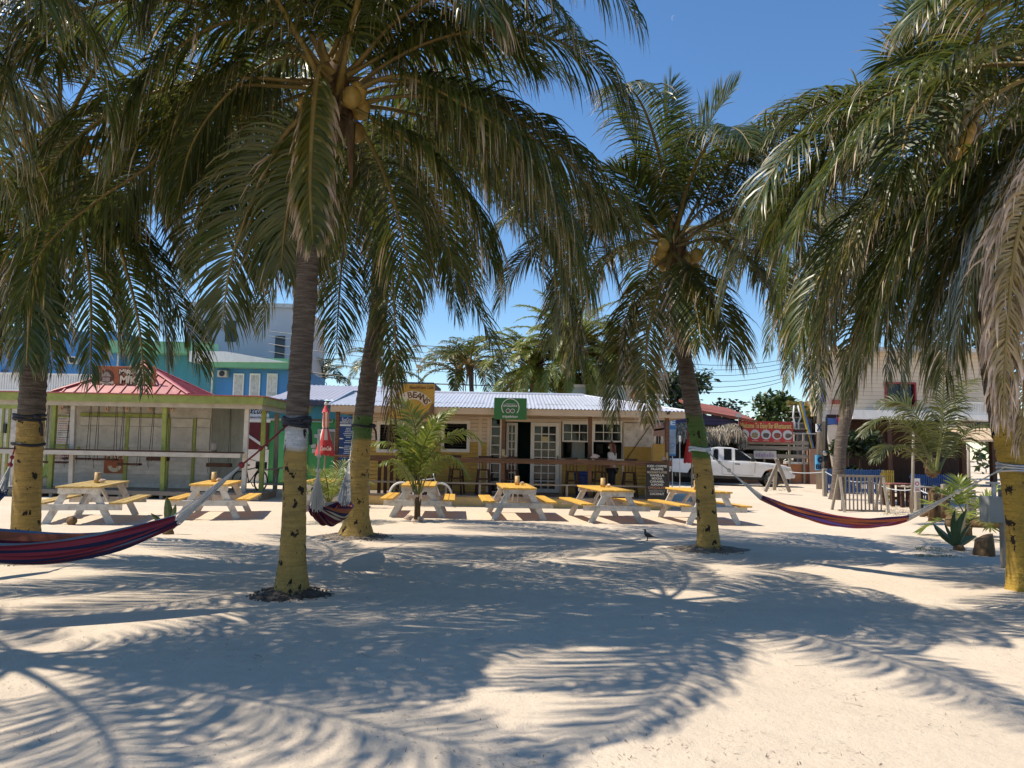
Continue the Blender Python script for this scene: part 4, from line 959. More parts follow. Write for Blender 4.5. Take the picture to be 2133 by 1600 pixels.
# posts, bar top, rail
for px, x_ in ((701, 0), (1048.5, 0), (1229, 0), (1390, 0)):
    p = MB(); x = rx(px, YB); p.box(x - .055, x + .055, YB - .02, YB + .09, zd, zf0 + .015, .006); p.build('post', M['brown'], cafe)
zb = rz(957, YB - .1, 1180)
bt = MB(); bt.box(rx(765, YB), dx1, YB - .36, YB - .03, zb - .05, zb, .008); bt.box(rx(765, YB), dx1, YB - .355, YB - .30, zb - .14, zb - .052, .006); bt.build('bar_top', M['brown'], cafe)
bt = MB(); bt.box(rx(690, YB), rx(764, YB), YB - .34, YB - .03, zb - .05, zb, .008); bt.build('bar_top', M['brown'], cafe)
r_ = MB(); r_.box(rx(765, YB), dx1 - .3, YB - .16, YB - .11, zd + .32, zd + .37, .005); r_.build('foot_rail', M['grey_wood_x'], cafe)
for px in (770, 840, 930, 1000, 1092, 1180, 1270, 1345):
    p = MB(); x = rx(px, YB, 1020); p.box(x - .03, x + .03, YB - .155, YB - .1, zd, zd + .318); p.build('rail_post', M['grey_wood'], cafe)
# dark lattice bay under the bar behind the young palm
b = MB()
for k in range(10): x = lerp(rx(792, YB + .1), rx(905, YB + .1), k / 9); b.box(x - .05, x + .05, YB + .12, YB + .15, zd, zb - .06)
b.build('bar_panel', M['darkwood'], cafe)
# ---- stools
st = thing('bar_stool', 'dark slat backed bar stool beside the open cafe door', 'bar stool', (0, 0, 0), 'dark wooden bar stools at the cafe bar')
sq = MB(); sq.box(-.18, .18, -.17, .17, .70, .735, .01); sq.build('seat', M['darkwood'], st)
for sx in (-1, 1):
    for sy in (-1, 1): q = MB(); q.bar((sx * .15, sy * .14, .70), (sx * .21, sy * .2, 0), .045, .045, up=(0, 1, 0)); q.build('leg', M['darkwood'], st)
q = MB()
for z, w in ((.28, .18), (.45, .17)):
    for s_ in (-1, 1): q.bar((-w, s_ * w * .95, z), (w, s_ * w * .95, z), .03, .04); q.bar((s_ * w, -w * .9, z + .05), (s_ * w, w * .9, z + .05), .03, .04)
q.build('stretcher', M['darkwood'], st)
q = MB()
for k in range(4): x = -.15 + .1 * k; q.bar((x, -.15, .735), (x, -.21, 1.08), .03, .022, up=(1, 0, 0))
q.box(-.19, .19, -.235, -.2, 1.06, 1.13, .008); q.build('backrest', M['darkwood'], st)
spots = [(1007, 'dark slat backed bar stool in front of the white corner board'), (1066, 'dark slat backed bar stool beside the open cafe door'), (1192, 'dark slat backed bar stool under the first serving window'), (1247, 'dark slat backed bar stool behind the second picnic table cup'), (1311, 'dark slat backed bar stool below the braced shutter'), (950, 'dark slat backed bar stool under the louvre window')]
for k, (px, lab) in enumerate(spots):
    o = st if k == 0 else copy_tree(st)
    o.location = (rx(px, 22.75, 1000), 22.75, zd); o.rotation_euler = (0, 0, R(random.uniform(-14, 14))); o['label'] = lab
# ---- signs on the cafe
def board(name, label, px, Y, mat, cat='sign', depth=.03, frame=None, rot=0, group=None):
    x0, x1, z0, z1 = rect(*px, Y); t = thing(name, label, cat, ((x0 + x1) / 2, Y, z0), group)
    b = MB(); b.box(x0, x1, Y, Y + depth, z0, z1, .004); b.build('panel', mat, t)
    if frame:
        f = MB(); w = .03
        f.box(x0 - w, x0, Y - .01, Y + depth, z0 - w, z1 + w); f.box(x1, x1 + w, Y - .01, Y + depth, z0 - w, z1 + w); f.box(x0, x1, Y - .01, Y + depth, z0 - w, z0); f.box(x0, x1, Y - .01, Y + depth, z1, z1 + w); f.build('frame', frame, t)
    return t, x0, x1, z0, z1
def disc(c, r0, r1, mat, parent, name='emblem', n=28, a0=0, a1=360, y=0):
    """flat ring facing -Y, a few millimetres thick"""
    m = MB(); c = Vector(c); vs = []
    for k in range(n + 1):
        a = R(lerp(a0, a1, k / n)); vs += [(c.x + r0 * math.cos(a), c.y, c.z + r0 * math.sin(a)), (c.x + r1 * math.cos(a), c.y, c.z + r1 * math.sin(a)), (c.x + r1 * math.cos(a), c.y + .004, c.z + r1 * math.sin(a))]
    m.add(vs, [(3 * k + j, 3 * k + 3 + j, 3 * k + 4 + j, 3 * k + 1 + j) for k in range(n) for j in (0, 1)]); return m.build(name, mat, parent, fix=False)
wtxt = flatm('sign_white', (.75, .74, .70), .6); btxt = flatm('sign_black', (.02, .02, .02), .6)
gs, x0, x1, z0, z1 = board('green_sign', 'green board with a round white emblem hanging from the cafe eave', (1029, 829, 1097, 874), 21.75, paint('sign_green', (.035, .16, .045), .4, .08, 2, bmp=0))
cxm, w, h = (x0 + x1) / 2, x1 - x0, z1 - z0; yt = 21.745
disc((cxm, yt, z0 + h * .56), w * .255, w * .275, wtxt, gs, a0=-40, a1=220)
text('CERTIFICATE of', h * .05, (cxm, yt, z0 + h * .72), wtxt, gs, width=w * .30)
text('EXCELLENCE', h * .085, (cxm, yt, z0 + h * .63), wtxt, gs, width=w * .42, bold=.03)
for s_ in (-1, 1):
    disc((cxm + s_ * w * .07, yt, z0 + h * .40), 0, w * .066, wtxt, gs); disc((cxm + s_ * w * .07, yt - .004, z0 + h * .40), w * .02, w * .05, btxt, gs)
    disc((cxm + s_ * w * .07, yt - .007, z0 + h * .40), 0, w * .016, flatm('dot', ((.5, .05, .04) if s_ < 0 else (.03, .25, .06)), .6), gs)
text('tripadvisor', h * .12, (cxm, yt, z0 + h * .14), wtxt, gs, width=w * .48, bold=.015)
sg, x0, x1, z0, z1 = board('painted_cafe_sign', 'hand painted yellow Ice n Beans sign standing on the cafe eave', (811, 800, 905, 872), 21.8, paint('sign_yellow', (.44, .26, .04), .6, .15, 3, bmp=.1))
w, h = x1 - x0, z1 - z0; yt = 21.796; cream = paint('sign_cream', (.56, .48, .36), .6, .1, 4, bmp=0); bean = paint('sign_brown', (.15, .085, .05), .7, .3, 12, bmp=0)
disc((x0 + w * .53, yt, z0 + h * .18), h * .38, h * .62, cream, sg, 'painted_band', 30, 30, 165)
for k, ch in enumerate("'N'BEANS"):
    a = R(lerp(150, 38, k / 7)); rr = h * .495; p = (x0 + w * .53 + rr * math.cos(a), yt - .004, z0 + h * .18 + rr * math.sin(a))
    text(ch, h * (.11 if k < 3 else .185), p, bean, sg, roty=math.pi / 2 - a, bold=.03)
text('Beachfront Cafe', h * .095, (x0 + w * .70, yt - .004, z0 + h * .90), bean, sg, width=w * .54, shear=.25, bold=.01)
gsl = paint('sign_slate', (.17, .19, .20), .6, .2, 4, bmp=0)
q = MB(); q.prism([(x0 + .003, z1 - .003), (x0 + w * .30, z1 - .003), (x0 + w * .16, z0 + h * .62), (x0 + .003, z0 + h * .42)], yt - .002, yt + .003); q.build('painted_corner', paint('sign_grey', (.38, .37, .34), .6, .2, 4, bmp=0), sg)
for k, ch in enumerate('ICE'): text(ch, h * .2, (x0 + w * (.08 + .115 * k), yt - .005, z0 + h * (.27 + .05 * k)), gsl, sg, roty=R(-14), bold=.03)
q = MB(); q.prism([(x1 - .003, z0 + h * .45), (x1 - .003, z0 + .003), (x0 + w * .58, z0 + .003), (x0 + w * .70, z0 + h * .10), (x0 + w * .76, z0 + h * .09), (x0 + w * .82, z0 + h * .22), (x0 + w * .88, z0 + h * .26), (x0 + w * .94, z0 + h * .42)], yt - .003, yt + .002); q.build('painted_beans', bean, sg)
for k in range(16):
    q = MB(); q.ball((x0 + w * random.uniform(.1, .72), yt, z0 + h * random.uniform(.04, .12)), (.025, .004, .014), 7, 4); q.build('painted_bean', bean, sg)
# chalk menu
bs, x0, x1, z0, z1 = board('chalkboard_menu', 'black menu board of hand lettered coffee flavours under the bar end', (1346, 967, 1391, 1040), 21.86, paint('chalkboard', (.022, .024, .024), .7, .2, 5, bmp=0), 'menu board')
lines = ['ICED COFFEE', 'FRAPPE', 'MILKSHAKE FLAVORS', 'VANILLA', 'MOCHA', 'CARAMEL', 'ALMOND', 'CHOCOLATE', 'HAZELNUT', 'COCONUT']
ink = {7: flatm('chalk_red', (.42, .22, .14), .8), 8: flatm('chalk_grey', (.24, .23, .21), .8), 2: flatm('chalk_tan', (.45, .40, .30), .8)}; chalk = flatm('chalk', (.62, .60, .54), .8); w, h = x1 - x0, z1 - z0
for k, s_ in enumerate(lines):
    text(s_, h * .062, ((x0 + x1) / 2, 21.856, z1 - h * (.06 + .088 * k)), ink.get(k, chalk), bs, width=w * min(.92, .088 * len(s_) + .05), bold=.035)
# tall banner with a white E behind the bar end
eb, x0, x1, z0, z1 = board('tall_banner', 'tall blue banner printed with a white letter E beside the bar post', (1394, 873, 1408, 950), 26, paint('banner_blue', (.05, .20, .42), .5, .2, 1.5, bmp=0), 'banner')
w, h = x1 - x0, z1 - z0; text('E', h * .14, ((x0 + x1) / 2, 25.996, z1 - h * .1), wtxt, eb, bold=.05, width=w * .72)
q = MB(); q.box(x0 + .01, x1 - .01, 25.995, 25.999, z0 + h * .05, z0 + h * .72); q.build('printed_picture', paint('banner_pale', (.36, .44, .53), .5, .35, 4, bmp=0), eb)
disc(((x0 + x1) / 2, 25.99, z0 + h * .30), w * .2, w * .36, paint('banner_ring', (.22, .32, .45), .5), eb)
q = MB(); q.tube([((x0 + x1) / 2, 26.06, gz(3, 26)), ((x0 + x1) / 2, 26.06, z1 + .1)], .02, 6); q.build('pole', M['steel'], eb)
cm = MB(); p = at(1392, 860, 21.85); cm.ball(p, (.05, .06, .05), 10, 7); single('security_camera', cm, M['black'], 'small white and black dome camera on the cafe eave corner', 'camera', smooth=True)
# blue bin under the bar
p = at(1213, 1010, 23.3); t = thing('blue_bin', 'blue plastic bin behind the bar under the serving window', 'bin', (p.x, 23.3, zd))
q = MB(); q.lathe((p.x, 23.3, zd), [(.19, 0), (.2, .02), (.24, .55), (.25, .6)], 18); q.build('body', paint('blue_plastic', (.02, .05, .20), .4, .1), t, smooth=True)
q = MB(); q.lathe((p.x, 23.3, zd), [(.265, .6), (.265, .65), (.14, .72)], 18); q.build('lid', paint('blue_plastic_lid', (.02, .06, .24), .4, .1), t, smooth=True)
# conch shells and cups on the bar
shell_m = paint('conch_shell', (.55, .40, .32), .5, .3, 12, wear=(.7, .62, .52), wear_amt=.8)
def conch(parent_or_label, c, s, seed, cat='shell', group='conch shells', rot=0):
    b = MB(); rs = random.Random(seed); c = Vector(c); d = Vector((math.cos(rot), math.sin(rot), .15))
    b.tube([c - d * s * 1.2, c - d * s * .5, c, c + d * s * .5, c + d * s * 1.0, c + d * s * 1.35], [(s * .12, s * .1), (s * .5, s * .42), (s * .75, s * .62), (s * .55, s * .5), (s * .25, s * .22), (s * .04, s * .04)], 10)
    for k in range(7):
        a = rs.uniform(0, 3.14); q = c + Vector((math.cos(a) * s * .55, -.3 * s, math.sin(a) * s * .5)); b.ball(q, s * .18, 6, 4)
    return single('conch_shell', b, shell_m, parent_or_label, cat, group, smooth=True)
def cup(label, c, h=.2, r=.045, tilt=0):
    b = MB(); b.lathe(c, [(r * .98, 0), (r, h * .3), (r * 1.04, h * .31), (r, h * .33), (r * .97, h), (r * .8, h), (r * .78, .02)], 14); return single('bamboo_cup', b, M['bamboo'], label, 'cup', 'bamboo cups', smooth=True)
conch('pale conch shell on the cafe bar by the middle post', (rx(1238, YB), YB - .15, zb + .09), .13, 1, rot=.5)
conch('conch shell on the cafe bar in front of the door leaf', (rx(1052, YB), YB - .15, zb + .05), .08, 2)
conch('round conch shell at the far end of the cafe bar', (rx(1380, YB), YB - .18, zb + .06), .09, 3, rot=1)
cup('bamboo cup on the cafe bar next to the open door', (rx(1049, YB), YB - .2, zb), .26, .05)
cup('slim bamboo cup on the cafe bar by the corner post', (rx(1386, YB), YB - .2, zb), .26, .04)
# ------------------------------------------------------------------ picnic tables
def make_table(top_m='yellow', fr_m='white'):
    t = thing('picnic_table', 'picnic table', 'picnic table', (0, 0, 0), 'yellow topped white picnic tables')
    LEN, HT = 2.3, .77
    for k in range(5):
        q = MB(); x = -.40 + k * .161; q.box(x, x + .148, -LEN / 2 + .008 * (k % 2), LEN / 2 - .01 * ((k + 1) % 3), HT - .038, HT, .005); q.build('plank', M[top_m], t)
    for s_ in (-1, 1):
        for k in range(2):
            q = MB(); x = s_ * (.64 + k * .155); q.box(x - .071, x + .071, -LEN / 2 + .006 * k, LEN / 2 - .01 * k, .42, .458, .005); q.build('bench_plank', M[top_m], t)
    for e in (-1, 1):
        y = e * (LEN / 2 - .16)
        for s_ in (-1, 1): q = MB(); q.bar((s_ * .60, y, 0), (s_ * .22, y, HT - .04), .038, .135, up=(1, 0, 0), bev=.004); q.build('leg', M[fr_m], t)
        q = MB(); q.box(-.79, .79, y + .021 * e, y + .058 * e, .295, .418, .004); q.build('bench_beam', M[fr_m], t)
        q = MB(); q.box(-.385, .385, y + .021 * e, y + .058 * e, HT - .15, HT - .04, .004); q.build('top_batten', M[fr_m], t)
        q = MB(); q.bar((0, y + .0 * e, .35), (0, e * .34, HT - .05), .09, .036, up=(1, 0, 0)); q.build('brace', M[fr_m], t)
        q = MB()
        for x in (-.5, .5, -.3, .3):
            z = .36 if abs(x) == .5 else HT - .095; q.lathe((0, 0, 0), [(.012, 0), (.012, .008)], 8)
            for i in range(len(q.v) - 16, len(q.v)): vx, vy, vz = q.v[i]; q.v[i] = (x + vx, y + e * (.058 + vz), z + vy)
        q.build('bolt', M['steel'], t, kind='stuff')
    q = MB(); q.box(-.03, .03, -.5, .5, HT - .075, HT - .04); q.build('centre_cleat', M[fr_m], t)
    return t
M['yellow_worn'] = paint('worn_yellow_paint', (.46, .31, .08), .6, .2, 3, wear=(.24, .20, .15), wear_amt=1.0, wear_scale=5, stretch=(3, .6, 3))
T0 = make_table()
TABLES = [  # centre x, y, yaw, label, what stands on it (x, y in table space)
    (-8.72, 16.3, 13, 'white framed picnic table with a weathered yellow top between the thick palm and the kiosk', (.0, .1)),
    (-6.72, 17.8, 12, 'yellow topped picnic table beside the kiosk corner, with a bamboo cup on it', (-.1, .1)),
    (-4.85, 20.3, 7, 'picnic table half hidden by the trunk and the small young palm', None),
    (-2.22, 19.1, 4, 'yellow topped picnic table right behind the bright young palm', None),
    (.14, 19.1, 5, 'yellow topped picnic table in front of the cafe doors with a bamboo cup and shell', (.05, .15)),
    (2.28, 18.7, 9, 'yellow topped picnic table between the serving window and the menu board side, cup on top', (.02, .2)),
    (4.52, 18.7, 8, 'yellow topped picnic table behind the slim palm trunk and its hammock rope', (-.12, -.25))]
for k, (x, y, a, lab, on) in enumerate(TABLES):
    o = T0 if k == 0 else copy_tree(T0)
    z = gz(x, y); o.location = (x, y, z - .015); o.rotation_euler = (R(random.uniform(-.5, .5)), R(random.uniform(-.7, .7)), R(a)); o['label'] = lab
    if on:
        c, s_ = math.cos(R(a)), math.sin(R(a)); ux, uy = on; px, py = x + c * ux - s_ * uy, y + s_ * ux + c * uy
        ls = {0: 'table by the thick palm', 1: 'table by the kiosk corner', 4: 'table before the cafe doors', 5: 'table before the serving window', 6: 'table behind the slim palm'}[k]
        cup('bamboo cup standing on the picnic ' + ls, (px, py, z + .75), .23, .06)
        conch('small pink shell beside the cup on the ' + ls, (px + .13, py - .05, z + .755 + .05), .07, 10 + k, rot=k)
for ch in T0.children:
    if 'plank' in ch.name: ch.material_slots[0].link = 'OBJECT'; ch.material_slots[0].material = M['yellow_worn']
# conch shells and stones round the foot of the young palm
for k, (px, py) in enumerate(((852, 1083), (876, 1086), (862, 1090))):
    g = gnd(px, py); conch(['pinkish conch at the foot of the bright young palm', 'white conch at the foot of the bright young palm', 'small half buried conch before the bright young palm'][k], (g.x, g.y, gz(g.x, g.y) + .05), (.1, .1, .06)[k], 20 + k, group='conch shells', rot=k * 1.3)
g = gnd(149, 1093); q = MB(); q.ball((g.x, g.y, gz(g.x, g.y) + .07), (.1, .09, .085), 12, 8, .1, 4); single('fallen_coconut', q, M['boot'], 'brown fallen coconut on the sand before the weathered table', 'coconut', smooth=True)
g = gnd(1586, 1193)
q = MB(); q.ball((g.x, g.y, gz(g.x, g.y) + .015), (.035, .03, .02), 8, 6, .2, 5); 
# ------------------------------------------------------------------ closed umbrellas
def umbrella(label, px_top, px_bot, Y, mats, pole=True, zfloor=.0, rad=.2, script=None):
    top = at(*px_top, Y); bot = at(*px_bot, Y); t = thing('closed_umbrella', label, 'umbrella', (bot.x, Y, zfloor), 'closed red umbrellas')
    H = top.z - bot.z; n = 16; rings = [(0, .02), (.08, .055), (.10, .085), (.2, .06), (.42, .075), (.47, .06), (.52, .085), (.75, .8), (1, 1)]
    prof = [(0, .03), (.05, .06), (.13, .10), (.135, .11), (.16, .075), (.40, .085), (.46, .07), (.5, .09), (.7, .14), (.95, rad * .95), (1.0, rad)]
    vs = []; b = MB()
    for u, r in prof:
        for k in range(n * 2):
            a = math.pi * k / n; pl = 1 + (.22 if k % 2 else -.12) * smooth(.1, .8, u)
            c = top.lerp(bot, u); vs.append((c.x + r * pl * math.cos(a), c.y + r * pl * math.sin(a), c.z + (.03 * math.sin(k * 2.1) if u > .98 else 0)))
    m = n * 2; fs = [(i * m + k, i * m + (k + 1) % m, (i + 1) * m + (k + 1) % m, (i + 1) * m + k) for i in range(len(prof) - 1) for k in range(m)]
    b.add(vs, fs)
    for i in range(len(b.f)):
        ring = i // m; k = i % m
        b.mi[i] = mats[1](ring, k)
    b.build('canopy', mats[0], t, smooth=True)
    q = MB(); q.tube([(bot.x, Y, zfloor), (bot.x, Y, bot.z + .3), top + Vector((0, 0, .12))], .022, 8); q.build('pole', M['grey_wood'], t)
    q = MB(); c = top.lerp(bot, .46); q.tube([(c.x + .085 * math.cos(a * .5), c.y + .085 * math.sin(a * .5), c.z) for a in range(14)], .008, 5); q.build('tie', M['black'], t)
    q = MB(); q.ball(top + Vector((0, 0, .05)), (.05, .05, .06), 8, 6); q.build('finial', M['white'], t)
    q = MB(); q.lathe((bot.x, Y, zfloor), [(.24, 0), (.24, .06), (.06, .12)], 16); q.build('base', M['grey_wood'], t)
    if script: text(script[0], script[1], (bot.x + script[2], Y - rad * 1.02, lerp(bot.z, top.z, .13)), wtxt, t, shear=.35, bold=.02, width=script[3])
    return t
redc = paint('red_canvas', (.52, .045, .05), .7, .12, 5, wear=(.6, .2, .18), wear_amt=.3); whc = paint('white_canvas', (.62, .55, .48), .7, .1, 5)
umbrella('tall closed red and white umbrella tied in the middle beside the green office', (679, 845), (677, 948), 20.9, ([redc, whc], lambda r, k: 1 if (k // 4) % 2 == 0 and 3 <= r < 8 else 0), script=('Coca-Cola', .11, .06, .3), rad=.22)
umbrella('closed plain red umbrella behind the slim green banded trunk', (1437, 862), (1441, 964), 22.6, ([redc, whc], lambda r, k: 0), script=('Coca-Cola', .12, .14, .32), rad=.2)
# ------------------------------------------------------------------ bicycles
def bicycle(label, pos, yaw, dark=True, white_tyre=False):
    t = thing('bicycle', label, 'bicycle', pos, 'beach bicycles', R(yaw)); L = ORG[t.name]; ORG[t.name] = Vector((0, 0, 0))
    fm = paint('bike_frame', (.03, .03, .035) if dark else (.5, .5, .5), .3, .1); r = .33
    for x in (-.53, .53):
        w = MB(); ring = [(x + r * math.cos(a * math.pi / 14), 0, r + r * math.sin(a * math.pi / 14)) for a in range(29)]; w.tube(ring, .024, 7, cap=False); wo = w.build('wheel', M['white_clean'] if white_tyre else M['rubber'], t, smooth=True)
        s_ = MB(); s_.tube([(x + (r - .03) * math.cos(a * math.pi / 14), 0, r + (r - .03) * math.sin(a * math.pi / 14)) for a in range(29)], .011, 5, cap=False); s_.build('rim', M['steel'], wo)
        s_ = MB()
        for k in range(14): a = k * math.pi / 7; s_.bar((x, 0, r), (x + (r - .03) * math.cos(a), .0, r + (r - .03) * math.sin(a)), .004, .004)
        s_.lathe((x, 0, r - .02), [(.03, 0), (.03, .04)], 8); s_.build('spoke', M['steel'], wo, kind='stuff')
    f = MB(); bb, seat, head, fork = (-.06, 0, .29), (-.22, 0, .78), (.36, 0, .82), (.53, 0, .33)
    for a, c in ((bb, seat), (bb, (.38, 0, .7)), ((-.2, 0, .7), (.36, 0, .78)), (bb, (-.53, .05, .33)), (bb, (-.53, -.05, .33)), ((-.2, 0, .7), (-.53, .05, .33)), ((-.2, 0, .7), (-.53, -.05, .33))): f.tube([a, c], .018, 7)
    f.tube([(.33, 0, .95), head, (.44, 0, .55), (.53, .05, .33)], .016, 7); f.tube([head, (.44, 0, .55), (.53, -.05, .33)], .014, 7); f.build('frame', fm, t, smooth=True)
    q = MB(); q.tube([(-.36, 0, .84), (-.2, 0, .86), (-.05, 0, .85)], [(.1, .03), (.07, .03), (.02, .02)], 8); q.build('saddle', M['black'], t, smooth=True)
    q = MB(); q.tube([(.15, -.3, 1.0), (.25, -.25, 1.03), (.34, -.05, .97), (.34, .05, .97), (.25, .25, 1.03), (.15, .3, 1.0)], .013, 7); q.build('handlebar', M['steel'], t, smooth=True)
    q = MB(); q.lathe((-.06, -.05, .2), [(.09, .09), (.09, .1)], 14); q.bar((-.06, -.09, .29), (.05, -.09, .17), .02, .02); q.bar((-.06, .09, .29), (-.17, .09, .41), .02, .02); q.bar((0, -.15, .17), (.1, -.09, .17), .05, .02); q.build('crank', M['steel'], t)
    if dark: q = MB(); q.box(.4, .64, -.15, .15, .72, .95, .02); q.build('basket', M['black'], t)
    ORG[t.name] = L; return t
g = at(518, 1018, 24.8); bicycle('black bicycle with a basket leaning by the kiosk post', (g.x, 24.9, .12), 70)
g = at(876, 1050, 21.6); bicycle('pale tyred bicycle parked against the cafe foundation behind the young palm', (g.x, 21.55, .0), 4, False, True)
# ------------------------------------------------------------------ red roofed bar kiosk
KY = 23.0
kiosk = thing('bar_kiosk', 'whitewashed bar kiosk with lime green posts under a red metal roof', 'kiosk', (-11.3, KY, 0))
def kx(px, Y=KY, py=900): return at(px, py, Y).x
kr = kx(548, 22.5, 835); kl = kx(-140, 22.5, 815); ke1 = rz(822, 22.5, 300); ke0 = rz(838, 22.5, 300); kfl = .22
b = MB(); b.box(kl, kr, 22.5, 22.56, ke0, ke1, .006); b.box(kr - .06, kr, 22.561, 28, ke0, ke1, .006); b.build('fascia', M['lime'], kiosk)
b = MB(); b.box(kl, kr - .065, 22.57, 28, ke1 - .05, ke1 - .03); b.build('soffit', M['whitewash'], kiosk)
b = MB(); b.box(kl, kr + .05, 22.45, 28.05, ke1 + .002, ke1 + .03); b.build('skirt_roof', M['red_roof'], kiosk)
b = MB(); b.box(kl, kr - .1, 22.75, 22.9, ke0 - .12, ke0 + .02); b.box(kr - .3, kr - .15, 22.905, 28, ke0 - .12, ke0 + .02); b.build('ceiling_beam', M['whitewash'], kiosk)
# red pyramid of ribbed panels
pl, pr = kx(106, 22.6, 820), kx(394, 22.6, 823); pcx = (pl + pr) / 2; hw = 1.35; py0, py1 = 22.6, 22.6 + 2 * hw; apx = Vector((pcx, py0 + hw, rz(752, py0 + hw, 312) - .1)); pz = ke1 + .035
cor = [Vector((pl, py0, pz)), Vector((pr, py0, pz)), Vector((pr, py1, pz)), Vector((pl, py1, pz))]
for s_ in range(4):
    a, c = cor[s_], cor[(s_ + 1) % 4]; n = 12
    for k in range(n):
        u0, u1 = k / n, (k + 1) / n
        def roofpt(u, v):          # v: 0 eave, 1 as far up the slope as the hips allow
            top = 1 - abs(2 * u - 1); q = a.lerp(c, u); m_ = a.lerp(c, .5); return q + (apx - m_) * (top * v)
        nr = (c - a).cross(apx - a).normalized(); nr = nr if nr.z > 0 else -nr
        m = MB(); P = [roofpt(u0, 0), roofpt(u1, 0), roofpt(u1, 1), roofpt(u0, 1)]
        if (P[3] - P[0]).length < 1e-4: P = P[:3]
        elif (P[2] - P[1]).length < 1e-4: P = [P[0], P[1], P[3]]
        m.add(P + [p - nr * .012 for p in P], [tuple(range(len(P))), tuple(range(2 * len(P) - 1, len(P) - 1, -1))] + [(i, (i + 1) % len(P), len(P) + (i + 1) % len(P), len(P) + i) for i in range(len(P))])
        if len(P) == 4 or k: e0, e1 = roofpt(u0, 0), roofpt(u0, 1);  m.bar(e0 + nr * .015, e1 + nr * .015, .035, .035, up=nr) if (e1 - e0).length > .02 else None
        m.build('roof_panel', M['red_roof'], kiosk)
b = MB()
for q in cor: b.tube([q + Vector((0, 0, .02)), apx + Vector((0, 0, .03))], [(.085, .03), (.085, .03)], 6)
b.ball(apx + Vector((0, 0, .04)), (.12, .12, .08), 8, 5); b.build('hip_cap', M['red_roof'], kiosk)
# posts
for px0, px1, Y, m_ in ((115, 104, KY, 'lime'), (154, 148, KY - .06, 'whitewash'), (345, 339, KY, 'lime'), (516, 508, KY, 'whitewash'), (551, 544, KY + .8, 'lime'), (578, 573, KY + 3, 'grey_wood'), (-70, -80, KY, 'lime')):
    a = at(px0, 840, Y); c = at(px1, 1015, Y); p = MB(); p.bar((c.x, Y, kfl - .1), (a.x, Y, ke0 - .1), .13, .11, up=(0, 1, 0), bev=.006); p.build('post', M[m_], kiosk)
# bar shelf round the front
kb = rz(937, KY - .2, 250)
b = MB(); b.box(kl + .3, kx(514), KY - .42, KY - .10, kb - .04, kb, .006); b.build('bar_top', M['darkwood'], kiosk)
b = MB(); b.box(kl + .3, kx(513), KY - .415, KY - .375, kb - .17, kb - .042, .005); b.build('bar_apron', M['whitewash'], kiosk)
# the closed serving room behind the posts
WY = 24.3; wx0, wx1 = kx(113, WY), kx(441, WY); wz1 = ke0 - .1
b = MB(); b.box(wx0, wx1, WY + .02, WY + 3.4, kfl, wz1 + .3); b.build('wall', M['whitewash'], kiosk)
for k in range(8):
    p = MB(); z = lerp(kfl, kb - .08, k / 8); p.prism([(WY + .016, z + .004), (WY - .012, z + .004), (WY + .002, z + (kb - .08 - kfl) / 8 - .004), (WY + .016, z + (kb - .08 - kfl) / 8 - .004)], wx0 + .01, wx1 - .01, 'x'); p.build('plank', M['whitewash'], kiosk)
cols = ((168, 262), (270, 344), (356, 402), (410, 438))
for a, c in cols:
    for z0, z1 in ((kb + .06, lerp(kb, wz1, .56)), (lerp(kb, wz1, .565), wz1 - .30)):
        p = MB(); p.box(kx(a, WY), kx(c, WY), WY - .035, WY + .012, z0, z1, .005); p.build('shutter', M['whitewash'], kiosk)
b = MB(); b.box(kx(166, WY), kx(350, WY), WY - .05, WY + .01, wz1 - .28, wz1 - .17, .004)
b.build('shutter_rail', M['lime'], kiosk)
for a, c in ((262.5, 269.5), (345, 355), (403, 409)): b = MB(); b.box(kx(a, WY), kx(c, WY), WY - .045, WY + .01, kfl, wz1 - .285, .004); b.build('shutter_post', M['lime'], kiosk)
b = MB(); b.box(kx(113, WY) - .04, kx(168, WY), WY - .05, WY + .01, kb + .0, kb + .045); b.build('sill', M['lime'], kiosk)
# framed notice with red and dark lines
def notice(px, Y, lines, frame, parent):
    x0, x1, z0, z1 = rect(*px, Y); p = MB(); p.box(x0, x1, Y - .02, Y + .01, z0, z1); o = p.build('notice_board', M['white'], parent); w, h = x1 - x0, z1 - z0
    if frame:
        f = MB(); q = .05; f.box(x0 - q, x0, Y - .035, Y + .01, z0 - q, z1 + q); f.box(x1, x1 + q, Y - .035, Y + .01, z0 - q, z1 + q); f.box(x0, x1, Y - .034, Y + .01, z1, z1 + q); f.box(x0, x1, Y - .034, Y + .01, z0 - q, z0); f.build('frame', M['lime'], o)
    for k, (wd, c) in enumerate(lines): 
        q = MB(); zz = z1 - h * (k + .8) / (len(lines) + .6); rs = random.Random(k); x = x0 + w * .08
        while x < x0 + w * (.08 + wd): l = rs.uniform(.02, .06); q.box(x, min(x + l, x0 + w * .92), Y - .024, Y - .0205, zz - h * .012, zz + h * .014); x += l + .014
        q.build('printed_line', flatm('print', c, .8), o, kind='stuff')
RD, DK = (.42, .10, .07), (.10, .10, .09)
notice((119, 869, 152, 925), WY - .01, [(.5, DK), (.75, RD), (.55, DK), (.8, RD), (.84, RD), (.7, DK), (.55, DK), (.3, DK), (.6, DK), (.45, RD), (.62, RD)], True, kiosk)
for k, px in enumerate((128, 222, 265, 313, 357)):
    x = kx(px, WY - .06, 850); z = rz(850, WY, px); q = MB(); q.box(x - .05, x + .05, WY - .055, WY - .04, z - .12, z + .1); o = q.build('price_tag', M['fascia'], kiosk); q = MB(); q.ball((x, WY - .06, z - .02), (.018, .006, .05), 6, 4); q.build('tag_mark', flatm('tag_red', (.4, .08, .03), .7), o)
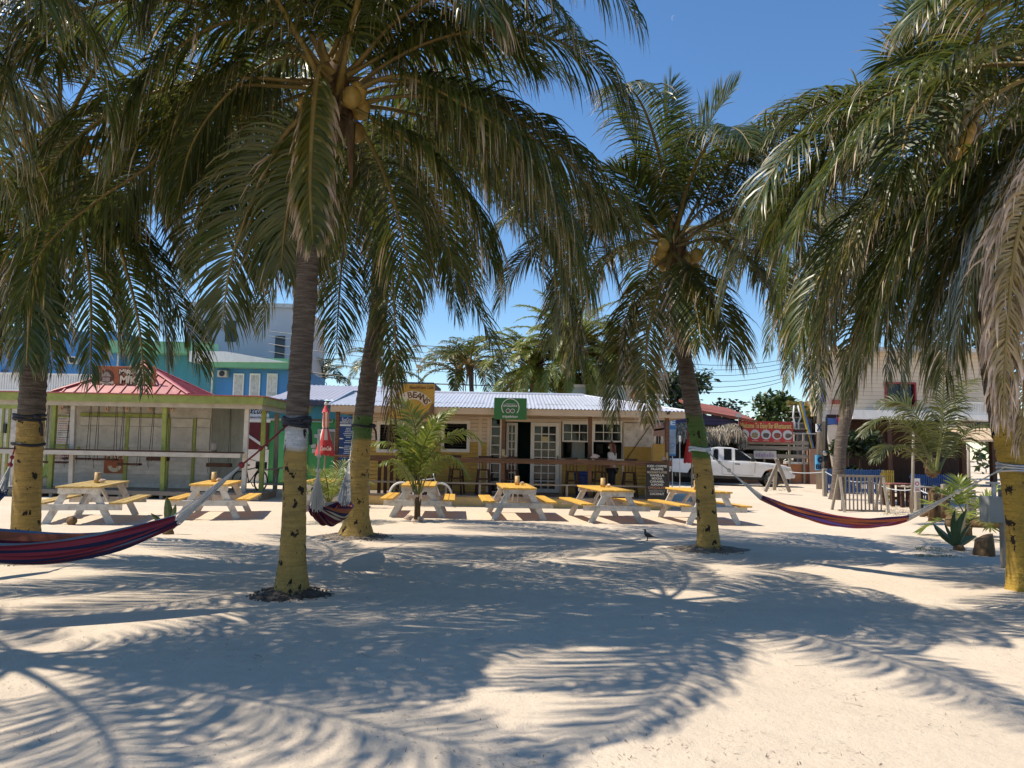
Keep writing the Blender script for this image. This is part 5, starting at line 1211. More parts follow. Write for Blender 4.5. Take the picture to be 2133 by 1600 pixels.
# low painted panel: same orange board, lower down
orange = paint('faded_orange_board', (.33, .095, .03), .6, .2, 3, wear=(.22, .07, .04), wear_amt=.5, bmp=.05); lettr = paint('sign_bone', (.60, .52, .36), .6, .1, 6, bmp=0); outl = flatm('sign_outline', (.05, .03, .025), .7)
x0, x1, z0, z1 = rect(217, 945, 262, 986, WY - .03); p = MB(); p.box(x0, x1, WY - .04, WY - .015, z0, z1, .004); lp = p.build('lower_panel', orange, kiosk); text("MIKE'S", .16, (lerp(x0, x1, .5), WY - .044, lerp(z0, z1, .84)), lettr, lp, width=(x1 - x0) * .8, bold=.03)
disc((lerp(x0, x1, .5), WY - .044, lerp(z0, z1, .42)), .1, .22, lettr, lp, 'emblem', 24, 190, 350)
b = MB(); b.box(kx(118, WY), kx(163, WY), WY - .03, WY - .013, rz(964, WY, 140), rz(944, WY, 140)); nb = b.build('painted_words', M['whitewash'], kiosk)
text('NO SMOKING', .085, (kx(140, WY), WY - .034, rz(948, WY, 140)), flatm('faded_red', (.36, .14, .11), .8), nb, width=.72, bold=.02); text('NO SELECTING', .085, (kx(140, WY), WY - .034, rz(955, WY, 140)), flatm('faded_red2', (.36, .14, .11), .8), nb, width=.76, bold=.02)
# platform on pallets
for k in range(9):
    p = MB(); y = lerp(22.55, 24.2, k / 9); p.box(kl + .3, kx(560), y, y + .165, kfl - .03, kfl, .004); p.build('plank', M['grey_wood_x'], kiosk)
b = MB()
for k in range(24): x = lerp(kl + .4, kx(552), k / 23); b.box(x - .05, x + .05, 22.58, 24.2, -.03, kfl - .031)
b.build('joist', M['grey_wood'], kiosk, kind='stuff')
b = MB(); b.box(kl + .3, kx(560), 22.55, 22.575, kfl - .12, kfl - .032); b.build('deck_edge', M['grey_wood_x'], kiosk)
# things hanging under the ceiling beam
lamp = MB(); c = Vector((kx(137, KY + .2), KY + .2, rz(850, KY, 137))); lamp.lathe(c - Vector((0, 0, .16)), [(.05, 0), (.13, .05), (.14, .16), (.05, .22), (.02, .3)], 12); single('hanging_lantern', lamp, M['grey_wood'], 'dark basket lantern hanging over the framed notice of the kiosk', 'lantern', smooth=True)
# swings along the bar
sw_lab = ['plank swing seat hanging beside the thick palm trunk', 'plank swing seat hanging in front of the painted words', 'plank swing seat hanging left of the low orange panel', 'dark plank swing seat hanging across the low orange panel', 'dark thick swing seat hanging beside the lime post', 'plank swing seat hanging near the weathered kiosk corner post']
for k, (a, c, y, Y) in enumerate(((88, 145, 963, 23.35), (134, 186, 955.5, 23.45), (195, 243, 957, 23.5), (246, 292, 967, 23.3), (308, 350, 958, 23.6), (432, 481, 971, 23.4))):
    t = thing('swing_seat', sw_lab[k], 'swing', (kx((a + c) / 2, Y, y), Y, rz(y, Y, a)), 'plank swings hanging along the kiosk bar')
    xa, xc, z = kx(a, Y, y), kx(c, Y, y), rz(y, Y, (a + c) / 2); q = MB(); q.box(xa, xc, Y - .12, Y + .12, z - .025, z + (.03 if k < 4 else .09), .004); q.build('seat', M['darkwood'], t)
    for e, x in enumerate((xa + .06, xc - .06)):
        for s_ in (-1, 1): r_ = MB(); r_.tube([(x, Y + s_ * .1, z - .06), (x, Y + s_ * .09, z + .05), (x + .02 * (1 - 2 * e) + .03 * math.sin(k * 2), Y + .02 * s_, ke1 - .05)], .009, 5); r_.build('rope', M['rope_dark'] if 'rope_dark' in M else M.setdefault('rope_dark', paint('dark_rope', (.07, .06, .05), .9, .2, 30)), t)
    r_ = MB(); r_.tube([(xa + .06, Y - .1, z - .02), (xa + .05, Y - .1, z - .14), (xa + .08, Y - .1, z - .26)], .008, 5); r_.build('rope_tail', M['rope_dark'], t)
b = MB(); x = kx(448, KY - .25); b.lathe((x, KY - .25, kb), [(.075, 0), (.085, .05), (.085, .24), (.07, .25)], 14); single('tin_pot', b, M['grey_wood'], 'dull grey tin pot on the end of the kiosk bar', 'pot', smooth=True)
# roof sign
sgn, x0, x1, z0, z1 = board('roof_sign', 'long faded orange name board on the front of the red kiosk roof', (193, 763, 324, 811), 22.95, orange, 'sign', .04)
w, h = x1 - x0, z1 - z0; ys = 22.945
for k, (s_, zz, hh, ww, cx_) in enumerate((('MARGARITA', .75, .21, .50, .68), ("MIKE'S", .40, .33, .46, .69))):
    n = len(s_)
    for i, ch in enumerate(s_):
        px_ = x0 + w * (cx_ + ww * ((i + .5) / n - .5)); dz = .02 * math.sin(i * 2.3) * h
        text(ch, h * hh * 1.12, (px_, ys + .001, z0 + h * zz + dz), outl, sgn, bold=.12, roty=.12 * math.sin(i * 1.7)); text(ch, h * hh, (px_, ys - .005, z0 + h * zz + dz), lettr, sgn, bold=.05, roty=.12 * math.sin(i * 1.7))
ec = Vector((x0 + w * .22, ys, z0 + h * .52))
disc(ec, 0, h * .33, paint('emblem_shade', (.10, .045, .025), .7, .3, 20, bmp=0), sgn)
q = MB(); q.prism([(ec.x - h * .22, ec.z + h * .02), (ec.x + h * .22, ec.z + h * .02), (ec.x + h * .05, ec.z + h * .22), (ec.x - h * .05, ec.z + h * .22)], ys - .008, ys - .002); q.box(ec.x - h * .16, ec.x + h * .16, ys - .008, ys - .002, ec.z - h * .2, ec.z - h * .02); q.build('emblem_hut', M['grey_wood'], sgn)
disc(ec + Vector((0, -.006, h * .25)), h * .5, h * .62, lettr, sgn, 'emblem_banner', 20, 235, 305)
text('ISLAND BAR', h * .06, ec + Vector((0, -.011, -h * .31)), outl, sgn, width=h * .44)
for x in (x0 + .2, x1 - .2): q = MB(); q.bar((x, 22.99, z0 - .1), (x, 22.99, z1), .05, .05); q.bar((x, 23.0, z1 - .1), (x, 23.7, z0 + .2), .04, .04); q.build('sign_bracket', M['grey_wood'], sgn)
# lime and cream shed beside the kiosk
t = thing('lime_shed', 'cream shed with lime green battens and a balcony rail behind the thick palm', 'shed', (-17, 27, 0))
b = MB(); b.box(kx(-160, 27), kx(96, 27), 27, 30, -.02, 2.95); b.build('wall', M['white'], t)
for px in (-30, 3, 16, 35, 60, 82): p = MB(); p.box(kx(px, 27), kx(px + 4.5, 27), 26.96, 26.998, .15, 2.72); p.build('batten', M['lime'], t)
p = MB(); p.box(kx(-160, 27), kx(92, 27), 26.95, 26.997, 2.73, 2.86); p.build('batten', M['lime'], t); p = MB(); p.box(kx(-160, 27), kx(92, 27), 26.9, 26.94, 2.9, 3.05); p.build('roof_edge', M['lime'], t)
p = MB(); p.box(kx(8, 27), kx(14, 27), 26.93, 26.99, rz(902, 27, 10), rz(883, 27, 10)); p.build('small_plaque', M['black'], t)
chair = thing('lawn_chair', 'lime green slatted chair seen between the trunk and the kiosk post', 'chair', (kx(94, 24.6), 24.6, .1)); gm = paint('lime_chair', (.30, .42, .05), .5, .1)
for k in range(4): q = MB(); x = kx(88, 24.6) + k * .09; q.bar((x, 24.75, .5), (x, 24.95, 1.15), .06, .02); q.build('slat', gm, chair)
q = MB(); q.box(kx(87, 24.6), kx(103, 24.6), 24.3, 24.78, .46, .5); q.build('seat', gm, chair)
for x in (kx(88, 24.6), kx(102, 24.6)):
    for y in (24.33, 24.75): q = MB(); q.box(x - .025, x + .025, y - .025, y + .025, .08, .459); q.build('leg', gm, chair)
# ------------------------------------------------------------------ green snorkelling office
OY = 31.0
def ox(px, Y=OY, py=930): return at(px, py, Y).x
off = thing('tour_office', 'bright green tour office with a dark red sliding door and blue shutters', 'office', (ox(600), OY, 0))
G1 = paint('office_green', (.06, .30, .10), .55, .08, 2); G2 = paint('office_light_green', (.10, .42, .16), .5, .06, 2)
b = MB(); b.box(ox(440), ox(795), OY, OY + 7, -.05, rz(838, OY, 600)); b.build('wall', G1, off)
x0, x1, z0, z1 = rect(476, 880, 560, 936, OY); b = MB(); b.box(x0, x1, OY - .05, OY - .005, z0, z1); rdoor = b.build('sliding_door', paint('barn_red', (.12, .018, .02), .6, .1, 2), off)
b = MB(); b.bar((x0 + .05, OY - .065, z1 - .05), (x1 - .02, OY - .065, z0 + .05), .02, .1, up=(0, -1, 0)); 
b = MB(); b.bar((x0 + .05, OY - .07, z1 - .03), (x1 - .02, OY - .07, z0 + .04), .1, .03, up=(0, 1, 0)); b.build('brace', M['white_clean'], rdoor)
x0b, x1b, z0b, z1b = rect(474, 936, 559, 1006, OY); b = MB(); b.box(x0b, x1b, OY - .05, OY - .005, .02, z0 - .002); b.build('door_foot', M['white_clean'], off)
b = MB(); b.box(ox(446), x1 + .06, OY - .08, OY - .01, z1 + .01, z1 + .09, .004); b.build('door_rail', M['white_clean'], off)
x0, x1, z0, z1 = rect(446, 880, 474, 992, OY); bl = paint('shutter_blue', (.02, .08, .22), .5, .08, 2)
for k in range(17): q = MB(); za, zb2 = lerp(.1, z1, k / 17), lerp(.1, z1, (k + 1) / 17); q.prism([(OY - .01, za), (OY - .07, za), (OY - .03, zb2 - .012), (OY - .01, zb2 - .012)], x0, x1 - .02, 'x'); q.build('shutter_slat', bl, off)
x0, x1, z0, z1 = rect(579, 903, 594, 1000, OY); b = MB(); b.box(x0, x1 + .9, OY - .06, OY - .004, .1, z1, .01); b.build('door', G2, off); b = MB(); b.box(x0 - .05, x1 + .95, OY - .09, OY - .004, z1 + .005, z1 + .09); b.build('door_lintel', G2, off)
for px, py, w_, h_ in ((514, 884, 3, 8), (648, 925, 5, 8), (650, 935, 6, 9), (655, 905, 4, 7)):
    x0, x1, z0, z1 = rect(px, py, px + w_ * 2, py + h_, OY); q = MB(); q.box(x0, x1, OY - .02, OY - .003, z0, z1); q.build('notice', M['white'], off)
b = MB(); x0, x1, z0, z1 = rect(664, 894, 700, 940, OY)
for u in (0, 1): b.box(lerp(x0, x1, u) - .05, lerp(x0, x1, u) + .05, OY - .05, OY - .003, z0, z1)
b.box(x0 + .051, x1 - .051, OY - .05, OY - .003, z1 - .1, z1); b.build('window_frame', M['white'], off)
b = MB(); b.box(x0 + .055, x1 - .055, OY - .02, OY - .002, z0, z1 - .105); b.build('window_pane', M['tint'], off)
rl, rr_ = ox(552, OY - .6, 830), ox(800, OY - .6, 830); ze = rz(833, OY - .6, 680); zt2 = rz(803, OY + 4, 690)
M['lilac_zinc'] = paint('grey_zinc', (.50, .48, .52), .4, .08, 1.2, wear=(.36, .34, .36), wear_amt=.4, bmp=.05, metal=.2)
corrugated('roof_sheet', M['lilac_zinc'], (rl, OY - .6, ze), (rr_ + .6, OY - .6, ze), (ox(640, OY + 4, 803), OY + 4, zt2), (rr_ + .55, OY + 4, zt2), off, .2, .02)
b = MB(); b.box(rl, rr_ + .5, OY - .55, OY - .5, ze - .22, ze - .03); b.box(rl, rr_ + .5, OY - .5, OY - .01, ze - .2, ze - .18); b.build('eave', paint('office_eave', (.10, .09, .12), .6), off)
b = MB(); b.box(rl + .1, rr_ + .4, OY - .3, OY - .02, ze - .75, ze - .22); b.build('eave_board', paint('teal_board', (.05, .20, .22), .6), off)
s1, x0, x1, z0, z1 = board('excursion_sign', 'white sign lettered in black script above the dark red door', (450, 845, 586, 875), OY - .12, M['white_clean'], 'sign')
w, h = x1 - x0, z1 - z0; ys = OY - .125
text('Excursions', h * .52, (x0 + w * .70, ys, z0 + h * .66), btxt, s1, width=w * .52, shear=.45, bold=.02); text('seaworthyexcursions', h * .16, (x0 + w * .70, ys, z0 + h * .2), btxt, s1, width=w * .36); text('+ (501) 604 7520', h * .2, (x0 + w * .2, ys, z0 + h * .25), flatm('ph_grey', (.2, .2, .22), .7), s1, width=w * .26)
for k in range(2): q = MB(); q.tube([(x0 + w * (.08 + .06 * i + .1 * k), ys - .002, z0 + h * (.62 + .12 * k + .07 * math.sin(i * 1.6))) for i in range(5)], [(.012, .002)] * 5, 5); q.build('painted_wave', flatm('wave', (.08, .22, .28), .6), s1)
disc((x0 + w * .05, ys, z0 + h * .26), 0, h * .09, flatm('phone_green', (.06, .3, .1), .6), s1)
s2, x0, x1, z0, z1 = board('snorkel_sign', 'pale aqua office sign lettered SeaGrass on the green wall', (634, 854, 694, 880), OY - .12, paint('aqua_board', (.26, .50, .42), .5, .06, bmp=0), 'sign')
w, h = x1 - x0, z1 - z0; text('SeaGrass', h * .5, (x0 + w * .48, ys, z0 + h * .64), flatm('sea_ink', (.02, .12, .16), .6), s2, width=w * .86); text('SNORKELING TOURS', h * .22, (x0 + w * .5, ys, z0 + h * .2), flatm('maroon_ink', (.20, .03, .04), .6), s2, width=w * .92, bold=.03)
s3, x0, x1, z0, z1 = board('tour_banner', 'tall navy banner listing sea tours beside the brown cafe post', (704, 868, 738, 978), 24.6, paint('navy_banner', (.012, .055, .22), .5, .15, 2, bmp=0), 'banner')
w, h = x1 - x0, z1 - z0; ys = 24.595; text('SeaGrass', h * .075, (x0 + w * .56, ys, z1 - h * .06), wtxt, s3, width=w * .74); text('SNORKELING TOURS', h * .035, (x0 + w * .5, ys, z1 - h * .115), wtxt, s3, width=w * .9, bold=.03)
q = MB(); q.box(x0 + .02, x1 - .02, ys - .001, ys + .004, z1 - h * .18, z1 - h * .145); q.build('white_strip', wtxt, s3)
for k, wd in enumerate((.3, .36, .45, .62, .5, .3, 0, .35, .5, 0, .4, .66, .45, .4, .5, 0, .5)):
    if wd:
        q = MB(); rs = random.Random(k); x = x0 + w * (.62 - wd / 2)
        while x < x0 + w * (.62 + wd / 2): l = rs.uniform(.02, .05); q.box(x, x + l, ys - .001, ys + .004, z1 - h * (.22 + .034 * k) - .012, z1 - h * (.22 + .034 * k) + .012); x += l + .012
        q.build('printed_line', wtxt, s3, kind='stuff')
for k in range(3): q = MB(); q.ball((x0 + w * .2, ys, z1 - h * (.42 + .17 * k)), (w * .14, .004, h * .012), 8, 4); q.build('printed_fish', wtxt, s3)
q = MB(); q.box(x0 + w * .4, x0 + w * .44, 24.635, 24.67, gz(-5, 24), z1); q.build('pole', M['brown'], s3)
# weathered bench beside the kiosk
t = thing('weathered_bench', 'grey weathered bench table beyond the kiosk corner', 'bench', (ox(590, 25), 25, 0)); x0, x1 = ox(556, 25), ox(628, 25)
for k in range(3): q = MB(); q.bar((x0, 24.8 + k * .17, .82), (x1, 25.2 + k * .17, 1.0), .15, .04); q.build('plank', M['grey_wood_x'], t)
q = MB(); q.box(ox(562, 25), x1 + .3, 24.5, 24.8, .36, .41); q.build('bench_plank', M['grey_wood_x'], t)
for px in (575, 612): q = MB(); q.bar((ox(px, 25), 25, 0), (ox(px, 25) + .05, 25.1, .9), .1, .08); q.build('leg', M['grey_wood'], t)
# ------------------------------------------------------------------ tall houses behind
BY = 42.0
blue = paint('house_blue', (.055, .21, .46), .6, .07, 1.5); teal = paint('house_teal', (.05, .24, .30), .6, .07, 1.5); hgreen = paint('house_green_trim', (.16, .38, .22), .6, .06)
bh = thing('blue_house', 'two storey blue house with green eaves and a white balcony behind the kiosk', 'house', (ox(200, BY), BY, 0))
blue = paint('house_blue', (.055, .21, .46), .65, .09, 1.5, wear=(.10, .19, .30), wear_amt=.55, wear_scale=.8, stretch=(1, 1, .25)); teal = paint('house_teal', (.05, .24, .30), .65, .09, 1.5, wear=(.12, .22, .24), wear_amt=.5, wear_scale=.8, stretch=(1, 1, .25))
b = MB(); b.box(ox(-120, BY), ox(240, BY), BY, BY + 8, 0, rz(690, BY, 150)); b.build('wall', blue, bh)
b = MB(); b.box(ox(240, BY), ox(440, BY), BY + .5, BY + 8, 0, rz(730, BY, 340)); b.build('wall', teal, bh)
b = MB(); b.box(ox(440, BY), ox(597, BY), BY + .2, BY + 8, 0, rz(760, BY, 520)); b.build('wall', blue, bh)
b = MB(); b.box(ox(205, BY - .6), ox(438, BY), BY - .6, BY + .4, rz(738, BY, 330), rz(714, BY, 330)); b.build('eave', hgreen, bh)
b = MB(); b.box(ox(430, BY - .6), ox(600, BY), BY - .6, BY + .1, rz(768, BY, 520), rz(748, BY, 520)); b.build('eave', hgreen, bh)
b = MB(); b.prism([(ox(395, BY), rz(735, BY, 450)), (ox(470, BY), rz(735, BY, 450)), (ox(600, BY), rz(757, BY, 560)), (ox(395, BY), rz(757, BY, 450))], BY - .7, BY + 6); b.build('roof', M['white_clean'], bh)
for px in (496, 530, 566): q = MB(); x0, x1, z0, z1 = rect(px - 11, 778, px + 11, 830, BY + .1); q.box(x0, x1, BY + .12, BY + .19, z0, z1); q.build('window', M['white_clean'], bh); q = MB(); q.box(lerp(x0, x1, .12), lerp(x0, x1, .47), BY + .10, BY + .118, z0 + .1, z1 - .1); q.box(lerp(x0, x1, .53), lerp(x0, x1, .88), BY + .10, BY + .118, z0 + .1, z1 - .1); q.build('shutter', M['white'], bh)
b = MB(); b.box(ox(-120, BY - 1.5), ox(236, BY - 1.5), BY - 1.6, BY - .01, rz(812, BY - 1.5, 100) - .2, rz(812, BY - 1.5, 100)); b.box(ox(-120, BY), ox(236, BY), BY - 1.6, BY - 1.5, rz(778, BY - 1.5, 100) - .08, rz(778, BY - 1.5, 100)); b.build('balcony', M['white_clean'], bh)
b = MB()
for k in range(70): x = lerp(ox(-120, BY - 1.5), ox(235, BY - 1.5), k / 69); b.box(x - .045, x + .045, BY - 1.58, BY - 1.52, rz(812, BY - 1.5, 100), rz(778, BY - 1.5, 100) - .08)
b.build('baluster', M['white_clean'], bh, kind='stuff')
for px in (2, 30, 58, 88, 118, 215): q = MB(); x0, x1, z0, z1 = rect(px, 770, px + 13, 815, BY); q.box(x0, x1, BY - .04, BY - .003, z0, z1); q.build('window', flatm('navy_shutter', (.02, .05, .16), .6), bh)
for px, py in ((150, 745), (455, 772)):
    x0, x1, z0, z1 = rect(px, py, px + 20, py + 14, BY); q = MB(); q.box(x0, x1, BY - .45 + (.25 if px > 300 else 0), BY - .03 + (.2 if px > 300 else 0), z0, z1, .02); aco = q.build('air_conditioner', M['whitewash'], bh)
    q = MB(); q.ball(((x0 + x1) / 2, BY - .46 + (.25 if px > 300 else 0), (z0 + z1) / 2), (.16, .012, .16), 14, 6); q.build('fan_grille', M['black'], aco)
for px in (236, 436): q = MB(); xx = ox(px, BY); q.tube([(xx, BY - .08, 0), (xx, BY - .08, rz(730, BY, px)), (xx, BY - .3, rz(725, BY, px))], .05, 6); q.build('downpipe', M['white'], bh)
gh = thing('grey_tower_house', 'tall pale grey concrete house with one window behind the blue house', 'house', (ox(490, 52), 52, 0))
b = MB(); b.box(ox(372, 52), ox(606, 52), 52, 60, 0, rz(640, 52, 490)); b.build('wall', paint('grey_render', (.42, .42, .44), .8, .06, .8), gh)
for px in (420, 470): q = MB(); x0, x1, z0, z1 = rect(px, 668, px + 22, 712, 52); q.box(x0, x1, 51.95, 51.99, z0, z1); q.build('window', M['tint'], gh)
q = MB(); x0, x1, z0, z1 = rect(573, 700, 593, 752, 52); q.box(x0, x1, 51.95, 51.99, z0, z1); q.build('window', M['tint'], gh)
b = MB(); b.box(ox(366, 52), ox(610, 52), 51.7, 60.2, rz(640, 52, 490) + .002, rz(632, 52, 490)); b.build('roof_slab', M['white'], gh)
# power lines from the tall house to the roadside pole and on
pp = at(1326, 770, 40)
pole = thing('power_pole', 'slim pale power pole beside the orange flag behind the cafe roof', 'utility pole', (pp.x, 40, 0)); q = MB(); q.tube([(pp.x, 40, 0), (pp.x, 40, pp.z + 1.2)], [.13, .1], 8); q.build('shaft', M['grey_wood'], pole); q = MB(); q.box(pp.x - .8, pp.x + .8, 39.85, 39.95, pp.z + .7, pp.z + .8); q.build('cross_arm', M['grey_wood'], pole)
for k, (pa, ya, dz, yb) in enumerate(((560, 690, .85, 740), (560, 700, .55, 748), (560, 716, .2, 758), (560, 732, -.1, 770), (560, 760, -.5, 778), (560, 775, -.9, 784))):
    a = at(pa, ya, 51.5); c = Vector((pp.x - .6 + .25 * k, 39.9, pp.z + dz)); m = []
    for i in range(17): u = i / 16; p = a.lerp(c, u); p.z -= .6 * 4 * u * (1 - u) * (.5 + .2 * k % 1); m.append(p)
    q = MB(); q.tube(m, .014 if k % 2 else .022, 4, cap=False)
    e = at(1640, yb + 8, 44); q.tube([c.lerp(e, i / 8) - Vector((0, 0, .5 * 4 * (i / 8) * (1 - i / 8))) for i in range(9)], .014, 4, cap=False)
    single('power_line', q, M['black'], ['topmost', 'second', 'third', 'fourth', 'fifth', 'lowest'][k] + ' black power line sagging across the sky above the cafe roof', 'power line', 'power lines')
# ------------------------------------------------------------------ broadleaf trees and green mass behind
def leafmat(name, g):
    m, N, L, B = nt(name); rnd = N.new('ShaderNodeAttribute'); rnd.attribute_name = 'rnd'
    c = ramp(N, L, rnd.outputs['Fac'], [(0, tuple(q * .55 for q in g)), (.55, g), (1, (g[0] * 1.9, g[1] * 1.6, g[2] * 1.2))]).outputs[0]
    L.new(c, B.inputs['Base Color']); B.inputs['Roughness'].default_value = .45
    t = N.new('ShaderNodeBsdfTranslucent'); L.new(c, t.inputs[0]); mx = N.new('ShaderNodeMixShader'); mx.inputs[0].default_value = .3
    L.new(B.outputs[0], mx.inputs[1]); L.new(t.outputs[0], mx.inputs[2]); L.new(mx.outputs[0], N['Material Output'].inputs[0]); return m
M['bl_dark'] = leafmat('dark_tree_leaf', (.030, .052, .016)); M['bl_mid'] = leafmat('tree_leaf', (.060, .10, .022)); M['grass'] = leafmat('sparse_grass', (.16, .17, .05))
def leaf_cloud(blobs, n, size, seed, up=.35):
    rs = np.random.RandomState(seed); w = np.array([b[1] ** 2 for b in blobs]); w = w / w.sum(); V = []; RN = []
    idx = rs.choice(len(blobs), n, p=w)
    C = np.array([b[0] for b in blobs])[idx]; Rr = np.array([b[1] for b in blobs])[idx]
    d = rs.normal(size=(n, 3)); d /= np.linalg.norm(d, axis=1)[:, None]; r = Rr * (rs.rand(n) ** .45) * (1 + .18 * rs.normal(size=n))
    P = C + d * r[:, None] * np.array([1, 1, .8])
    a = rs.normal(size=(n, 3)); a[:, 2] *= .5; a /= np.linalg.norm(a, axis=1)[:, None]; nn = d * .7 + rs.normal(size=(n, 3)) * .6 + np.array([0, 0, up]); b_ = np.cross(nn, a); b_ /= np.linalg.norm(b_, axis=1)[:, None]
    s = size * rs.uniform(.6, 1.3, n)
    Q = np.stack([P - a * s[:, None], P + b_ * (s * .42)[:, None], P + a * s[:, None], P - b_ * (s * .42)[:, None]], 1)
    F = np.arange(4 * n).reshape(n, 4); rn = np.repeat(np.clip(rs.normal(.5, .25, n) + .25 * np.sin(idx * 2.4), 0, 1), 4)
    return Q.reshape(-1, 3), F, rn
def leafy_tree(label, base, h, spread, seed, mat, n=2600, size=.22, nb=9, group='broadleaf trees behind the roofs', low=.3, name='leafy_tree'):
    b = Vector(base); t = thing(name, label, 'tree', b, group); rs = random.Random(seed)
    blobs = [(tuple(b + Vector((rs.uniform(-1, 1) * spread, rs.uniform(-.8, .8) * spread, h * rs.uniform(low, 1)))), spread * rs.uniform(.28, .5)) for _ in range(nb)]
    q = MB(); q.tube([b - Vector((0, 0, .1)), b + Vector((.1, 0, h * .35)), b + Vector((-.05, 0, h * .7))], [.2 * h / 6, .16 * h / 6, .08 * h / 6], 8)
    for c, r in blobs[:6]: q.tube([b + Vector((.05, 0, h * .35)), Vector(c).lerp(b + Vector((0, 0, h * .5)), .4), Vector(c)], [.09 * h / 6, .06 * h / 6, .02], 6)
    q.build('trunk', M['boot'], t, smooth=True)
    V, F, rn = leaf_cloud(blobs, n, size, seed); me = mesh_np('crown', V - np.array(b), F, [mat], None, {'rnd': rn}); o = bpy.data.objects.new('crown', me); COL.objects.link(o); o.parent = t
    return t
def T_(px, Y, py=945): p = at(px, py, Y); return (p.x, Y, .1)
leafy_tree('dark leafy tree behind the purple wall and slim trunk', T_(1435, 50), 6.2, 3.0, 51, M['bl_dark'], 3200)
leafy_tree('bright green leafy tree over the red restaurant banner', T_(1560, 46), 5.0, 2.2, 52, M['bl_mid'], 3200, .2)
leafy_tree('dark green tree between the restaurant and the yellow fence', T_(1625, 52), 5.2, 2.4, 53, M['bl_dark'], 2600)
leafy_tree('dark tree behind the pale concrete wall', T_(1330, 52), 6.6, 3.2, 54, M['bl_dark'], 3000)
leafy_tree('tall shaded tree behind the date palms', T_(1120, 56), 6.4, 3.4, 55, M['bl_dark'], 3000)
leafy_tree('shaded tree low behind the small cafe roof palms', T_(1010, 54), 4.6, 2.6, 56, M['bl_dark'], 2400)
leafy_tree('dark tree behind the red trimmed house', T_(1905, 56), 9.5, 4.2, 57, M['bl_dark'], 2600, .3)
leafy_tree('leafy tree at the far end of the sand beyond the grey box', T_(2190, 48), 7.5, 3.6, 58, M['bl_mid'], 2400, .3)
# a far belt of trees that reads as one mass
bl = [((x, 84 + 6 * math.sin(x), 2.2 + 1.4 * math.sin(x * .7)), 2.6 + math.sin(x * 1.3)) for x in np.arange(-75, 95, 2.3)]
V, F, rn = leaf_cloud(bl, 9000, .5, 60); fm = link_mesh('far_treeline', mesh_np('far_treeline', V, F, [M['bl_dark']], None, {'rnd': rn}), M['bl_dark'], kind='stuff'); props(fm, 'far belt of dark trees behind the village roofs', 'trees')
# low buildings behind the cafe roof
def block(name, label, px, Y, mat, depth=4, cat='building', cap=None, rows=None):
    x0, x1, z0, z1 = rect(*px, Y); t = thing(name, label, cat, ((x0 + x1) / 2, Y, 0)); b = MB(); b.box(x0, x1, Y, Y + depth, 0, z1); b.build('wall', mat, t)
    if cap: q = MB(); q.box(x0 - .1, x1 + .1, Y - .1, Y + depth, z1 + .002, z1 + .12); q.build('coping', cap, t)
    return t
block('concrete_wall_building', 'pale aqua flat roofed building just above the cafe ridge', (1186, 807, 1312, 900), 37, paint('aqua_render', (.33, .42, .43), .8, .08, 1), cap=M['white'])
block('parapet_building', 'dark grey parapet building behind the painted cafe sign', (812, 796, 902, 900), 38, paint('dark_render', (.09, .085, .10), .8, .1))
q = thing('orange_flag', 'orange banner flag with a purple and white mark by the power pole', 'flag', at(1316, 900, 38.5)); ORG[q.name] = Vector(q.location)
x0, x1, z0, z1 = rect(1309, 784, 1325, 832, 38.5); b = MB(); b.prism([(x0 + .05, z1), (x1 - .1, z1 - .05), (x1, z0), (x0, z0)], 38.5, 38.52); b.build('cloth', paint('flag_orange', (.58, .20, .03), .6, .1, bmp=0), q); b = MB(); b.box(x1 - .12, x1 + .0, 38.49, 38.498, z0, z1 - .2); b.build('stripe', paint('flag_red', (.45, .04, .02), .6), q); b = MB(); b.box(x0 + .01, x0 + .13, 38.49, 38.498, z0 + .1, z0 + .7); b.build('mark', paint('flag_purple', (.18, .13, .32), .6), q); b = MB(); b.tube([(x0, 38.51, 0), (x0 + .03, 38.51, z1)], .03, 6); b.build('pole', M['steel'], q)
p = at(872, 767, 23); a = thing('roof_floodlight', 'small floodlight on a thin rod above the painted cafe sign', 'lamp', (p.x, 23, 2.9)); b = MB(); b.tube([(p.x, 23, 2.7), (p.x, 23, p.z)], .012, 5); b.build('rod', M['black'], a); b = MB(); b.box(p.x - .07, p.x + .07, 22.93, 23.0, p.z, p.z + .11, .01); b.build('lamp_head', M['fascia'], a)
